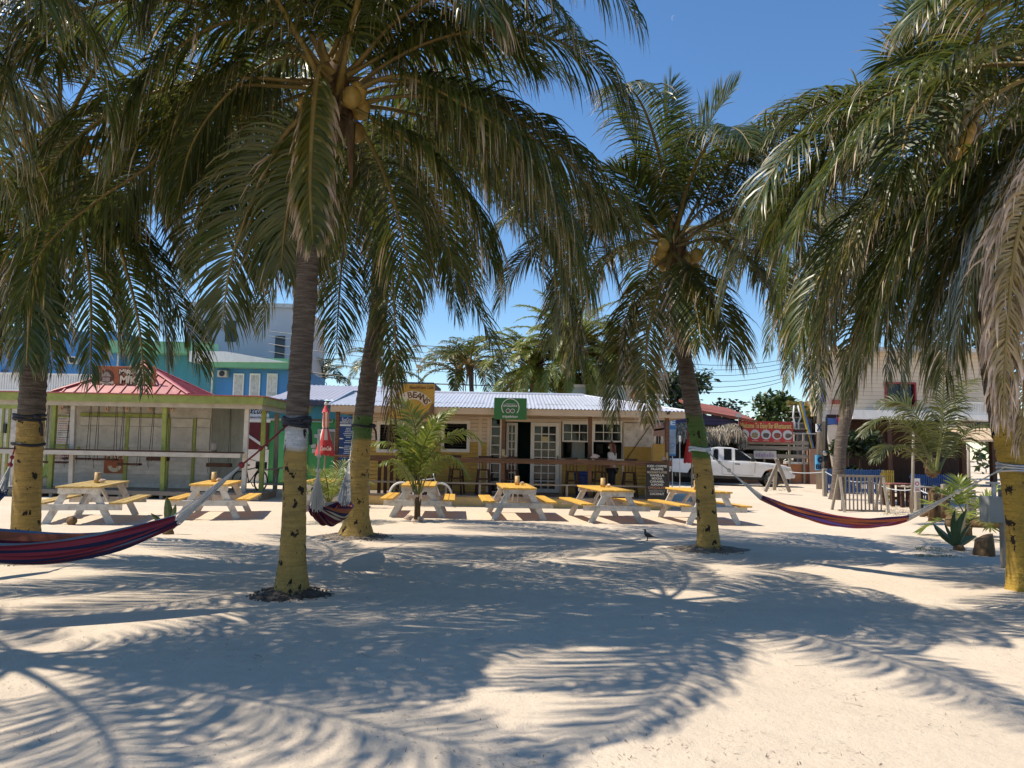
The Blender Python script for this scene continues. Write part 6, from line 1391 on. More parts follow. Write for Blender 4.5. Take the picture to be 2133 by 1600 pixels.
# ------------------------------------------------------------------ pickup truck
def pickup():
    t = thing('pickup_truck', 'white extended cab pickup truck parked beyond the slim palm', 'pickup truck', (0, 0, 0))
    WH = M['truck']; r = .36; fx, bx = 1.80, -1.55; HW = .87
    def arch(cx, n=10, rr=.47): return [(cx + rr * math.cos(math.pi * k / n), r + rr * math.sin(math.pi * k / n) * 1.02) for k in range(n + 1)]
    a_f, a_b = arch(fx), arch(bx)
    lower = [(2.62, .42)] + [(2.28, .42)] + a_f + [(1.32, .44), (-1.06, .44)] + a_b + [(-2.05, .5), (-2.72, .52)]
    top = [(-2.76, .62), (-2.76, 1.10), (-2.74, 1.14), (-1.0, 1.14), (1.02, 1.14), (1.30, 1.13), (1.9, 1.09), (2.4, 1.02), (2.62, .93), (2.70, .82), (2.72, .6)]
    poly = top[::-1]; poly = lower[::-1][::1]
    outline = [(2.72, .6), (2.62, .42), (2.28, .42)] + a_f[1:-1] + [(1.32, .44), (-1.06, .44)] + a_b[1:-1] + [(-2.05, .5), (-2.72, .52), (-2.76, .62), (-2.76, 1.10), (-2.74, 1.14), (-1.0, 1.14), (1.02, 1.14), (1.30, 1.13), (1.9, 1.09), (2.4, 1.02), (2.62, .93), (2.70, .82)]
    bm = bmesh.new(); vs = [bm.verts.new((x, -HW, z)) for x, z in outline]; f = bm.faces.new(vs)
    ex = bmesh.ops.extrude_face_region(bm, geom=[f]); bmesh.ops.translate(bm, vec=(0, 2 * HW, 0), verts=[v for v in ex['geom'] if isinstance(v, bmesh.types.BMVert)])
    bmesh.ops.recalc_face_normals(bm, faces=bm.faces)
    ed = [e for e in bm.edges if len(e.link_faces) == 2 and {True, False} == {abs(fc.normal.y) > .9 for fc in e.link_faces} and all(v.co.z > .55 for v in e.verts)]
    bmesh.ops.bevel(bm, geom=ed, offset=.07, segments=3, affect='EDGES', profile=.6)
    # tuck the nose in a little
    for v in bm.verts:
        if v.co.x > 2.2: v.co.y *= 1 - .12 * smooth(2.2, 2.75, v.co.x)
        if v.co.z < .75: v.co.y *= 1 - .03 * smooth(.75, .42, v.co.z)
        elif abs(v.co.y) > .8: v.co.y *= 1 + .012 * math.sin((v.co.z - .75) * 7)
    me = bpy.data.meshes.new('body'); bm.to_mesh(me); bm.free(); me.materials.append(WH); me.polygons.foreach_set('use_smooth', [True] * len(me.polygons))
    me.set_sharp_from_angle(angle=R(32)); o = bpy.data.objects.new('body', me); COL.objects.link(o); o.parent = t
    # cab
    bot = [(-1.02, 1.12), (1.10, 1.12)]; tp = [(-.90, 1.70), (.22, 1.74)]
    m = MB(); V0 = []
    prof = [(-1.02, 1.12, .85), (1.14, 1.12, .85), (.62, 1.48, .78), (.22, 1.70, .70), (.0, 1.755, .66), (-.6, 1.765, .66), (-.86, 1.72, .68), (-.96, 1.45, .78)]
    m.add([(x, -y, z) for x, z, y in prof] + [(x, y, z) for x, z, y in prof], [tuple(range(8)), tuple(range(15, 7, -1))] + [(i, i + 8, (i + 1) % 8 + 8, (i + 1) % 8) for i in range(8)]); cab = m.build('cab', WH, t)
    md = cab.modifiers.new('bevel', 'BEVEL'); md.width = .04; md.segments = 2; md.limit_method = 'ANGLE'
    def side(z): return np.interp(z, [1.12, 1.45, 1.70], [.85, .785, .70]) + .004
    def win(pts, name='side_window'):
        for s_ in (-1, 1):
            w = MB(); w.add([(x, s_ * (side(z) + .004), z) for x, z in pts] + [(x, s_ * (side(z) - .02), z) for x, z in pts], [tuple(range(len(pts))), tuple(range(2 * len(pts) - 1, len(pts) - 1, -1))] + [(i, (i + 1) % len(pts), len(pts) + (i + 1) % len(pts), len(pts) + i) for i in range(len(pts))]); w.build(name, M['tint'], t)
    win([(-.86, 1.17), (-.62, 1.17), (-.62, 1.66), (-.74, 1.66), (-.82, 1.60)]); win([(-.36, 1.17), (-.02, 1.17), (-.02, 1.69), (-.36, 1.69)]); win([(.14, 1.17), (.92, 1.17), (.84, 1.26), (.52, 1.52), (.3, 1.655), (.14, 1.69)])
    w = MB(); w.add([(1.10, -.72, 1.17), (1.10, .72, 1.17), (.27, .62, 1.70), (.27, -.62, 1.70)], [(0, 1, 2, 3)]); 
    for i in range(4): x, y, z = w.v[i]; w.v[i] = (x + .012, y, z + .012)
    w.build('windscreen', M['tint'], t)
    dk = flatm('panel_gap', (.08, .08, .085), .6)
    for s_ in (-1, 1):
        y = s_ * .882
        d = MB()
        for xa, za, xb, zb2 in ((.05, .5, .06, 1.12), (1.02, .62, 1.04, 1.12), (-.44, .5, -.45, 1.12), (-1.03, .5, -1.03, 1.14)): d.bar((xa, y, za), (xb, y, zb2), .012, .008, up=(0, 1, 0))
        d.bar((-.44, y, .5), (.98, y, .5), .012, .008, up=(0, 1, 0)); d.build('door_gap', dk, t)
        h = MB(); h.box(.12, .36, y - .015, y + .02, .98, 1.03, .01); h.build('door_handle', M['black'], t)
        mr = MB(); mr.box(.82, 1.02, s_ * .90, s_ * 1.06, 1.14, 1.32, .03); mr.build('side_mirror', M['black'], t)
        hl = MB(); hl.box(2.42, 2.64, s_ * .60, s_ * .835, .76, .96, .03); hl.build('headlight', flatm('lamp_glass', (.55, .52, .45), .1), t)
        tl = MB(); tl.box(-2.785, -2.68, s_ * .72, s_ * .885, .78, 1.06, .015); tl.build('tail_light', flatm('tail_red', (.35, .02, .02), .2), t)
        for cx in (fx, bx):
            w = MB(); ring = [(.36, 0), (.36, .17)]
            prof = [(.20, -.11), (.30, -.12), (.345, -.10), (.362, -.06), (.362, .06), (.345, .10), (.30, .12), (.20, .11)]
            n = 24; vs = []
            for rr, yy in prof:
                for k in range(n): a = 2 * math.pi * k / n; vs.append((cx + rr * math.cos(a), s_ * .77 + yy, r + rr * math.sin(a)))
            w.add(vs, [(i * n + k, i * n + (k + 1) % n, (i + 1) * n + (k + 1) % n, (i + 1) * n + k) for i in range(len(prof) - 1) for k in range(n)]); wh = w.build('wheel', M['rubber'], t, smooth=True)
            h = MB(); yo = s_ * .86
            for k in range(5): a = 2 * math.pi * k / 5 + .3; h.bar((cx + .05 * math.cos(a), yo, r + .05 * math.sin(a)), (cx + .2 * math.cos(a), yo, r + .2 * math.sin(a)), .03, .075, up=(-math.sin(a), 0, math.cos(a)))
            vs = []
            for rr, yy in ((.17, .0), (.215, .0), (.215, -.1)):
                for k in range(n): a = 2 * math.pi * k / n; vs.append((cx + rr * math.cos(a), yo + s_ * yy, r + rr * math.sin(a)))
            h.add(vs, [(i * n + k, i * n + (k + 1) % n, (i + 1) * n + (k + 1) % n, (i + 1) * n + k) for i in range(2) for k in range(n)]); h.ball((cx, yo, r), (.06, .02, .06), 8, 5); h.build('rim', flatm('alloy', (.5, .5, .5), .35, .8), wh)
            q = MB(); vs = [(cx + .2 * math.cos(2 * math.pi * k / n), s_ * .83, r + .2 * math.sin(2 * math.pi * k / n)) for k in range(n)]; q.add(vs, [tuple(range(n))]); q.build('brake_disc', M['black'], wh)
    q = MB(); q.box(2.60, 2.83, -.78, .78, .46, .66, .05); q.build('front_bumper', WH, t)
    q = MB(); q.box(2.66, 2.735, -.5, .5, .70, .90, .02); q.build('grille', M['black'], t)
    q = MB(); q.box(-2.86, -2.755, -.8, .8, .5, .62, .02); q.build('rear_bumper', flatm('chrome', (.6, .6, .6), .2, .9), t)
    q = MB(); q.box(-2.5, 2.4, -.7, .7, .3, .5); q.build('underbody', M['black'], t)
    return t
M['truck'] = paint('truck_paint', (.66, .66, .66), .3, .03, 2, wear=(.46, .42, .36), wear_amt=.35, wear_scale=2.5, bmp=0, spec=.5)
tr = pickup(); p = at(1519, 1000, 36.6); tr.location = (p.x, 36.6, gz(p.x, 36.6) + .02); tr.rotation_euler = (0, R(1.3), R(-9))
# ------------------------------------------------------------------ restaurant with the red banner
QY = 40.0
def qx(px, Y=QY, py=930): return at(px, py, Y).x
rest = thing('beach_restaurant', 'open fronted restaurant with purple gable, plank rails and orange base wall', 'restaurant', (qx(1580), QY, .1))
orw = paint('orange_render', (.42, .17, .07), .8, .15, 1.2, wear=(.30, .22, .17), wear_amt=.7, wear_scale=2); prp = paint('purple_board', (.10, .085, .20), .6, .12, 2); zq = .1
b = MB(); b.box(qx(1380), qx(1690), QY + .3, QY + .5, zq, rz(967, QY, 1660)); b.build('base_wall', orw, rest)
b = MB(); b.box(qx(1640), qx(1690), QY + .2, QY + .55, rz(967, QY, 1660) + .002, rz(964, QY, 1660) + .03); b.build('wall_cap', M['white'], rest)
b = MB(); b.box(qx(1686), qx(1702), QY - .05, QY + .4, zq - .1, rz(935, QY, 1690)); b.build('pillar', paint('pillar_render', (.30, .17, .11), .8, .15, 2), rest)
b = MB(); b.box(qx(1400), qx(1690), QY + 5, QY + 5.2, zq, 3.6); b.box(qx(1400), qx(1402), QY + .6, QY + 5, zq, 3.4); b.box(qx(1400), qx(1690), QY + .55, QY + 5.2, 2.9, 3.0); b.build('back_wall', M['darkwood'], rest)
for py in (922, 933, 950): q = MB(); z = rz(py, QY, 1600); q.box(qx(1545), qx(1685), QY + .05, QY + .12, z - .1, z + .1); q.build('rail_board', M['grey_wood_x'], rest)
for px in (1540, 1592, 1645, 1675): q = MB(); q.box(qx(px), qx(px + 3.6), QY + .13, QY + .25, zq, rz(905, QY, px)); q.build('post', M['grey_wood'], rest)
q = MB(); x0, x1, z0, z1 = rect(1570, 939, 1617, 956, QY); q.box(x0, x1, QY - .02, QY + .03, z0, z1); pb = q.build('menu_panel', M['whitewash'], rest); 
for k in range(7): q = MB(); q.box(lerp(x0, x1, .08 + .12 * k), lerp(x0, x1, .16 + .12 * k), QY - .026, QY - .021, lerp(z0, z1, .25), lerp(z0, z1, .6 + .1 * (k % 2))); q.build('painted_mark', flatm('lilac_ink', (.35, .24, .38), .8), pb)
b = MB(); b.prism([(qx(1385), rz(896, QY, 1460)), (qx(1545), rz(896, QY, 1545)), (qx(1545), rz(877, QY, 1545)), (qx(1462), rz(862, QY, 1462)), (qx(1385), rz(866, QY, 1400))], QY + .2, QY + .3); b.build('gable', prp, rest)
b = MB(); 
for k in range(4): a = rz(892 - 7 * k, QY, 1470); b.box(qx(1388), qx(1540), QY + .185, QY + .2, a, a + .02)
b.build('gable_joint', M['black'], rest, kind='stuff')
rf = paint('rust_roof', (.30, .09, .05), .6, .25, 3)
b = MB(); a, c = Vector((qx(1455), QY - .3, rz(855, QY, 1460))), Vector((qx(1572), QY - .3, rz(876, QY, 1568)))
b.add([a, c, c + Vector((0, 5, .9)), a + Vector((0, 5, .9))] + [q - Vector((0, 0, .14)) for q in (a, c, c + Vector((0, 5, .9)), a + Vector((0, 5, .9)))], [(0, 1, 2, 3), (7, 6, 5, 4), (0, 4, 5, 1), (1, 5, 6, 2), (2, 6, 7, 3), (3, 7, 4, 0)]); b.build('roof', rf, rest)
p = at(1538, 866, QY - .5); q = MB(); q.box(p.x - .14, p.x + .14, QY - .6, QY - .45, p.z - .08, p.z + .1); q.tube([(p.x, QY - .5, p.z - .6), (p.x, QY - .5, p.z - .08)], .02, 5); q.build('floodlight', M['steel'], rest)
# thatch
th = thing('thatch_canopy', 'shaggy dry palm thatch canopy behind the white pickup truck', 'thatch roof', (qx(1475, QY - 1), QY - 1.2, 0))
rs = np.random.RandomState(3); Vt = []; Ft = []; rn = []; xa, xb = qx(1408, 38.6), qx(1551, 38.6); zt0 = rz(884, 38.6, 1480)
for k in range(2400):
    u = rs.rand(); row = rs.rand(); x = lerp(xa, xb, u); y = 38.5 - .25 * row + rs.normal(0, .08) + .5 * (1 - row); z = zt0 - .45 * row + .1 * math.sin(u * 9) - (.25 if u > .93 else 0)
    l = rs.uniform(.28, .65); w = rs.uniform(.012, .03); dx = rs.normal(0, .12); o = len(Vt); Vt += [(x - w, y, z), (x + w, y, z), (x + dx + w * .4, y - rs.uniform(.02, .16), z - l), (x + dx - w * .4, y - .05, z - l)]; Ft.append((o, o + 1, o + 2, o + 3)); rn += [rs.rand()] * 4
lo = np.array(ORG[th.name]); thm, N_, L_, B_ = nt('dry_thatch'); at_ = N_.new('ShaderNodeAttribute'); at_.attribute_name = 'rnd'; L_.new(ramp(N_, L_, at_.outputs['Fac'], [(0, (.10, .08, .055)), (.6, (.30, .25, .19)), (1, (.52, .46, .37))]).outputs[0], B_.inputs['Base Color']); B_.inputs['Roughness'].default_value = .9
me = mesh_np('thatch', np.array(Vt) - lo, Ft, [thm], None, {'rnd': rn}); o = bpy.data.objects.new('thatch', me); COL.objects.link(o); o.parent = th; o['kind'] = 'stuff'
b = MB(); b.box(xa, xb, 38.95, 39.4, zt0 - .15, zt0 - .02); b.build('frame', M['darkwood'], th)
for px in (1412, 1482, 1545): q = MB(); x = qx(px, 39.1); q.tube([(x, 39.1, .1), (x, 39.1, zt0 - .1)], .07, 7); q.build('post', M['darkwood'], th)
b = MB(); b.box(qx(1405, 39.5), qx(1545, 39.5), 39.5, 39.6, .1, 1.5); b.build('counter', M['darkwood'], th)
p = at(1416, 915, 33); t = thing('small_road_sign', 'small white sign on a thin rod beyond the pickup bed', 'sign', (p.x, 33, .15)); q = MB(); q.tube([(p.x, 33, .1), (p.x, 33, p.z)], .018, 6); q.build('rod', M['steel'], t); q = MB(); q.box(p.x - .04, p.x + .04, 32.95, 32.98, p.z - .1, p.z + .15); q.build('plate', M['white_clean'], t)
# red banner
bn, x0, x1, z0, z1 = board('restaurant_banner', 'wide red banner with yellow letters and five round dish pictures', (1539, 878, 1652, 921), QY - .1, paint('banner_red', (.40, .035, .03), .5, .1, 1, bmp=0), 'banner')
w, h = x1 - x0, z1 - z0; yb_ = QY - .105; text('Welcome To Enjoy Bar &Restaurant', h * .25, ((x0 + x1) / 2, yb_, z1 - h * .22), flatm('banner_yellow', (.68, .55, .16), .6), bn, width=w * .94, bold=.02)
food = [(.22, .10, .05), (.30, .22, .10), (.12, .09, .07), (.26, .07, .04), (.15, .10, .07)]
for k in range(5):
    c = Vector((x0 + w * (.10 + .20 * k), yb_, z0 + h * .36)); r_ = h * .235; disc(c, 0, r_, flatm('plate_white', (.55, .55, .52), .6), bn, 'printed_plate'); q = MB(); q.ball(c + Vector((.02 * (k - 2), -.004, -r_ * .15)), (r_ * .68, .004, r_ * (.5 + .06 * (k % 2))), 12, 6, .35, k); q.build('printed_dish', paint('printed_food', food[k], .6, .5, 14, bmp=0, per=0), bn)
    q = MB(); q.box(c.x - r_ * .6, c.x + r_ * .6, yb_ - .001, yb_ + .004, z0 + h * .05, z0 + h * .075); q.build('printed_caption', flatm('caption', (.6, .45, .35), .7), bn)
# grey block wall with stairs rail and yellow fence above
bw = thing('block_wall', 'grey concrete block wall behind the poster covered pole', 'wall', (qx(1710, 44), 44, 0)); x0, x1 = qx(1655, 44), qx(1768, 44); zw = rz(872, 44, 1700); gb = paint('grey_block', (.24, .24, .24), .85, .12, 3); nr = 12
for j in range(nr):
    za, zb2 = lerp(.0, zw, j / nr), lerp(.0, zw, (j + 1) / nr); x = x0 - (.2 if j % 2 else 0)
    while x < x1: q = MB(); q.box(max(x, x0) + .006, min(x + .42, x1) - .006, 44, 44.18, za + .006, zb2 - .008, .004); q.build('block', gb, bw); x += .42
q = MB(); q.box(x0, x1, 44.02, 44.17, 0, zw - .01); q.build('mortar', paint('mortar', (.33, .32, .30), .9), bw)
yf = thing('yellow_board_fence', 'upright yellow board fence on top of the grey block wall', 'fence', (qx(1680, 44.3), 44.3, zw)); zz = rz(836, 44.3, 1680); pk = paint('fence_yellow', (.50, .30, .04), .6, .2, 3)
for k in range(18): x = lerp(qx(1640, 44.3), qx(1704, 44.3), k / 17); q = MB(); q.box(x, x + .085, 44.3, 44.33, zw - .1, zz + random.uniform(-.05, .03)); q.build('plank', pk, yf)
q = MB(); q.box(qx(1640, 44.4), qx(1706, 44.4), 44.335, 44.39, zw + .2, zw + .28); q.build('rail', pk, yf)
sr = thing('stair_rail', 'blue and yellow painted stair rail sloping down before the block wall', 'stair rail', (qx(1680, 42.5), 42.5, .1))
for d, m_ in ((0, paint('rail_yellow', (.58, .42, .06), .5)), (3.2, paint('rail_blue', (.12, .28, .58), .5))):
    a, c = at(1667 + d, 838, 42.5), at(1691 + d, 934, 42.5); q = MB(); q.bar(a, c, .08, .09, up=(1, 0, 0)); q.build('stringer', m_, sr)
for k in range(7): a = at(1664 + k * 3.2, 846 + k * 12, 42.7); q = MB(); q.box(a.x - .5, a.x, 42.6, 43.2, a.z - .03, a.z + .03); q.build('stair_tread', M['grey_wood_x'], sr)
for px in (1655, 1663): a, c = at(px, 900, 42), at(px - 1, 845, 42); q = MB(); q.tube([a, at(px, 880, 42), at(px - 3 if px < 1660 else px + 5, 868, 42), (c.x, 42, c.z)], .045, 7); q.build('handrail', M['white_clean'], sr, smooth=True)
q = MB(); a = at(1665, 902, 42.2); q.box(a.x - 1.0, a.x + .9, 42.1, 43, a.z - .06, a.z); q.build('landing', M['white'], sr)
q = MB(); a = at(1660, 950, 42.4); q.box(a.x - .06, a.x + .06, 42.3, 42.45, .1, at(1660, 903, 42.4).z); q.build('post', M['grey_wood'], sr)
# utility pole with posters and flags
p = at(1710, 1010, 34.5); up = thing('utility_pole', 'weathered round utility pole carrying a blue poster', 'utility pole', (p.x, 34.5, .1)); top = at(1712, 560, 34.5)
q = MB(); q.tube([(p.x, 34.5, .0), (top.x, 34.5, top.z)], [.21, .15], 14); q.build('shaft', M['grey_wood'], up, smooth=True)
def wrap(label, px0, py0, px1, py1, mat, txt=None, name='poster', dy=.22, h_=.0):
    x0, x1, z0, z1 = rect(px0, py0, px1, py1, 34.5 - dy); t = thing(name, label, name, ((x0 + x1) / 2, 34.5 - dy, z0)); m = MB(); n = 8; r0 = (x1 - x0) / 2; cx = (x0 + x1) / 2; vs = []
    for rr in (r0, r0 - .008):
        for k in range(n + 1): a = R(lerp(205, 335, k / n)); vs += [(cx + rr * math.cos(a) * 1.06, 34.5 - dy + .14 + rr * math.sin(a) * .9, z) for z in (z0, z1)]
    m.add(vs, [(2 * k, 2 * k + 2, 2 * k + 3, 2 * k + 1) for k in range(n)] + [(18 + 2 * k, 18 + 2 * k + 1, 18 + 2 * k + 3, 18 + 2 * k + 2) for k in range(n)]); m.build('sheet', mat, t, smooth=True)
    if txt: text(txt[0], txt[1], (cx + .02, 34.5 - dy + .135 - r0 * .93, lerp(z0, z1, txt[2])), txt[3], t, bold=.05, width=txt[4])
    return t, cx, z0, z1, r0
navy = flatm('navy_ink', (.01, .02, .10), .6)
wp, cx_, z0, z1, r0 = wrap('sky blue poster wrapped round the utility pole', 1699, 948, 1712.5, 979, paint('poster_blue', (.08, .38, .66), .5, .06, bmp=0), ('BL', .2, .2, navy, .34)); disc((cx_ + .07, 34.5 - .22 + .13 - r0 * .93, lerp(z0, z1, .68)), .04, .13, navy, wp); 
wrap('white poster with a dark blue cross on the utility pole', 1700, 883, 1712, 900, M['white_clean'], ('X', .3, .5, navy, .24))
fl = thing('pole_flag', 'white and violet flag hanging high on the utility pole', 'flag', at(1708, 810, 34.1)); ORG[fl.name] = Vector(fl.location)
x0, x1, z0, z1 = rect(1699, 786, 1719, 839, 34.1); b = MB(); b.prism([(x0, z0), (lerp(x0, x1, .5), z0), (lerp(x0, x1, .55), z1), (lerp(x0, x1, .25), z1)], 34.08, 34.1); b.build('white_cloth', M['white_clean'], fl); b = MB(); b.prism([(lerp(x0, x1, .5), z0 + .02), (x1, z0 + .05), (lerp(x0, x1, .9), z1), (lerp(x0, x1, .55), z1)], 34.06, 34.079); b.build('violet_cloth', paint('flag_violet', (.27, .28, .62), .7), fl)
f2 = thing('pale_banner', 'narrow pale banner hanging below the violet flag', 'banner', at(1717, 870, 34.2)); ORG[f2.name] = Vector(f2.location); x0, x1, z0, z1 = rect(1713, 805, 1721, 878, 34.2); b = MB(); b.prism([(x0, z0), (x1, z0), (x1 - .02, z1), (x0 + .05, z1)], 34.2, 34.215); b.build('cloth', M['white'], f2)
f3 = thing('green_flag', 'faded green pennant hanging beside the violet flag', 'flag', at(1694, 830, 34.3)); ORG[f3.name] = Vector(f3.location); x0, x1, z0, z1 = rect(1687, 800, 1703, 850, 34.3); b = MB(); b.prism([(x0, z0 + .3), (lerp(x0, x1, .3), z0), (x1, z1 - .1), (lerp(x0, x1, .85), z1)], 34.3, 34.315); b.build('cloth', paint('flag_green', (.30, .32, .14), .7), f3)
bp = thing('black_post', 'slim black post with a meter box behind the rope fence', 'post', at(1720, 975, 33.5)); ORG[bp.name] = Vector(bp.location); a, c = at(1718, 1000, 33.5), at(1722, 868, 33.5); q = MB(); q.tube([a, c], .05, 8); q.build('shaft', M['black'], bp); q = MB(); a = at(1719, 952, 33.4); q.box(a.x - .12, a.x + .1, 33.3, 33.45, a.z - .2, a.z + .3, .01); q.build('meter_box', M['black'], bp); q = MB(); q.ball(at(1719, 944, 33.25), .12, 8, 6); q.build('meter', M['steel'], bp)
# ------------------------------------------------------------------ red trimmed house
HY = 42.0
hs = thing('clapboard_house', 'two storey cream clapboard house with red trim and a shaded veranda', 'house', (qx(1900, HY), HY, 0))
hc = paint('house_cream', (.60, .50, .38), .6, .05, 1); hr_ = paint('house_red', (.30, .03, .04), .5, .1)
x0h, x1h = qx(1722, HY), qx(2080, HY); z1s = rz(866, HY, 1850); z2s = rz(735, HY, 1850)
wx = rect(1846, 800, 1904, 843, HY); wb = rect(1732, 833, 1752, 842, HY)
b = MB(); wall_with_holes(b, x0h, x1h, z1s, z2s, [wx], lambda a, c, d, e: siding(b, a, c, d, e, HY, .22, .03, .025)); b.build('siding', hc, hs, kind='stuff')
b = MB(); b.box(x0h + .2, x1h, HY + .6, HY + 2.4, z1s - .2, z2s - .05); b.build('upper_room', M['dark'], hs)  # near-black block stands in for the darkness of the room
b = MB(); b.box(x0h, x0h + .18, HY + .03, HY + 2.4, z1s - .2, z2s); b.build('side_wall', hc, hs)
f = MB(); f.box(wx[0] - .1, wx[0], HY - .08, HY + .3, wx[2] - .1, wx[3] + .1); f.box(wx[1], wx[1] + .1, HY - .08, HY + .3, wx[2] - .1, wx[3] + .1); f.box(wx[0], wx[1], HY - .08, HY + .3, wx[2] - .1, wx[2]); f.box(wx[0], wx[1], HY - .08, HY + .3, wx[3], wx[3] + .1); wo = f.build('window', hr_, hs)
for k in range(2): q = MB(); q.box(lerp(wx[0], wx[1], k / 2) + .02, lerp(wx[0], wx[1], (k + 1) / 2) - .02, HY + .1, HY + .12, wx[2], wx[3]); q.build('pane', M['glass'], wo)
q = MB(); q.box(qx(1758, HY), qx(1763, HY), HY - .12, HY + .02, z1s - .3, z2s); q.build('red_trim', hr_, hs); q = MB(); q.box(wb[0], wb[1], HY - .1, HY - .04, wb[2], wb[3]); q.build('red_trim', hr_, hs)
q = MB(); q.box(qx(1766, HY), qx(2062, HY), HY - .7, HY - .05, z1s - .25, z1s + .25); q.build('veranda_beam', M['white_clean'], hs)
q = MB(); q.box(qx(1722, HY), qx(2085, HY), HY - .9, HY + 2.8, z2s + .002, z2s + .2); q.build('roof', M['white'], hs)
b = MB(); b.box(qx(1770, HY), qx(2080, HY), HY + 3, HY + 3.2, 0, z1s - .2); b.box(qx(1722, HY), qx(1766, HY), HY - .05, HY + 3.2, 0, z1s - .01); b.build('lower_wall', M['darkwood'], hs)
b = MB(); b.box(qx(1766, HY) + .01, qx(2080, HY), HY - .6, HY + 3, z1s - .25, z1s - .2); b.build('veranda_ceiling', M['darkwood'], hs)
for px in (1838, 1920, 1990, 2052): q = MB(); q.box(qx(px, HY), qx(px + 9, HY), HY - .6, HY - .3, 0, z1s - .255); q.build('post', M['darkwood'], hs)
b = MB(); b.prism([(qx(1722, 41.5), rz(886, 41.5, 1735)), (qx(1745, 41.5), rz(884, 41.5, 1745)), (qx(1745, 41.5), .1), (qx(1741, 41.5), .1)], 41.5, 41.7); b.build('stair_side', M['cream'], hs)
b = MB(); b.box(qx(1723, 41.5), qx(1745, 41.5), 41.45, 41.7, rz(885, 41.5, 1735) + .01, rz(871, 41.5, 1735)); b.build('blue_panel', paint('blue_panel', (.05, .12, .36), .5), hs)
b = MB(); b.prism([(qx(1745.5, 41.5), rz(886, 41.5, 1745)), (qx(1770, 41.5), rz(876, 41.5, 1770)), (qx(1770, 41.5), rz(868, 41.5, 1770)), (qx(1745.5, 41.5), rz(870, 41.5, 1745))], 41.2, 41.7); b.box(qx(1746, 41.5), qx(1757, 41.5), 41.5, 41.7, rz(905, 41.5, 1750), rz(887, 41.5, 1750)); b.build('red_canopy', hr_, hs)
# balcony on the far half of the house
x0, x1, z0, z1 = rect(1992, 838, 2064, 862, HY - 1.2); q = MB(); q.box(x0, x1, HY - 1.3, HY - 1.24, z1 - .06, z1); q.box(x0, x1, HY - 1.35, HY - .75, z0 - .35, z0 - .05); q.build('balcony', M['white_clean'], hs)
b = MB()
for k in range(22): x = lerp(x0, x1, k / 21); b.box(x - .02, x + .02, HY - 1.29, HY - 1.25, z0 - .05, z1 - .06)
b.build('baluster', M['white_clean'], hs, kind='stuff')
b = MB(); a = at(1985, 882, HY - 1.6); c = at(2064, 880, HY - 1.6); b.add([(a.x, HY - 2.6, a.z - .9), (c.x, HY - 2.6, c.z - .9), (c.x, HY - .8, c.z), (a.x, HY - .8, a.z), (a.x, HY - 2.6, a.z - 1.0), (c.x, HY - 2.6, c.z - 1.0), (c.x, HY - .8, c.z - .1), (a.x, HY - .8, a.z - .1)], [(0, 1, 2, 3), (7, 6, 5, 4), (0, 4, 5, 1), (3, 2, 6, 7), (1, 5, 6, 2), (0, 3, 7, 4)]); b.build('porch_roof', paint('straw_roof', (.48, .36, .24), .9, .25, 8, bmp=.6), hs)
# bush on the porch
def bush(label, px, py, Y, rx_, h, mat, seed, n=1500, size=.11):
    p = at(px, py, Y); z = gz(p.x, Y); b0 = (p.x, Y, z); t = thing('bush', label, 'bush', b0); blobs = [((p.x + random.Random(seed + k).uniform(-1, 1) * rx_, Y + random.Random(seed * 3 + k).uniform(-.3, .3), z + h * random.Random(seed * 5 + k).uniform(.15, .9)), rx_ * .42) for k in range(12)]
    V, F, rn = leaf_cloud(blobs, n, size, seed); o = bpy.data.objects.new('foliage', mesh_np('foliage', V - np.array(b0), F, [mat], None, {'rnd': rn})); COL.objects.link(o); o.parent = t
    q = MB(); q.tube([(p.x, Y, z - .05), (p.x + .05, Y, z + h * .5)], [.06, .03], 6); q.build('stem', M['boot'], t); return t
bush('dense dark bush climbing the house post behind the curving palm', 1788, 980, 33, 1.0, 2.7, M['bl_dark'], 71, 2600, .13)
bush('low bush by the veranda under the yellowing palm', 1762, 985, 31.5, .5, 1.0, M['bl_dark'], 72, 700, .1)
# blue picket fence, yellow gate
def pickets(name, label, pxa, pxb, y0, y1, Y, mat, n, rails=2, cat='fence', group=None, wfac=.62, top=None):
    xa, xb = qx(pxa, Y, y0), qx(pxb, Y, y0); zb2, zt3 = gz(xa, Y) - .03, rz(y0, Y, (pxa + pxb) / 2); t = thing(name, label, cat, ((xa + xb) / 2, Y, zb2), group); w = (xb - xa) / n
    for k in range(n): q = MB(); x = xa + (k + .5) * w; q.box(x - w * wfac / 2, x + w * wfac / 2, Y - .02, Y, zb2 + (.08 if rails > 1 else 0), zt3 + (random.uniform(-.02, .02)), .003); q.build('picket', mat, t)
    for j in range(rails): q = MB(); z = lerp(zb2, zt3, .2 + .65 * j); q.box(xa, xb, Y + .002, Y + .045, z, z + .08); q.build('rail', mat, t)
    return t, xa, xb, zb2, zt3
bf = paint('picket_blue', (.03, .09, .25), .5, .15, 3)
pickets('picket_fence', 'dark blue picket fence behind the utility pole and barrier', 1713, 1842, 978, 1010, 30.5, bf, 30)
pickets('picket_fence', 'blue picket fence behind the red topped table and root ball', 1895, 1985, 988, 1015, 28.5, bf, 20)
pickets('picket_gate', 'small yellow picket gate beside the rope fence post', 1835, 1862, 980, 1018, 26.5, paint('gate_yellow', (.55, .36, .04), .5), 7, cat='gate')
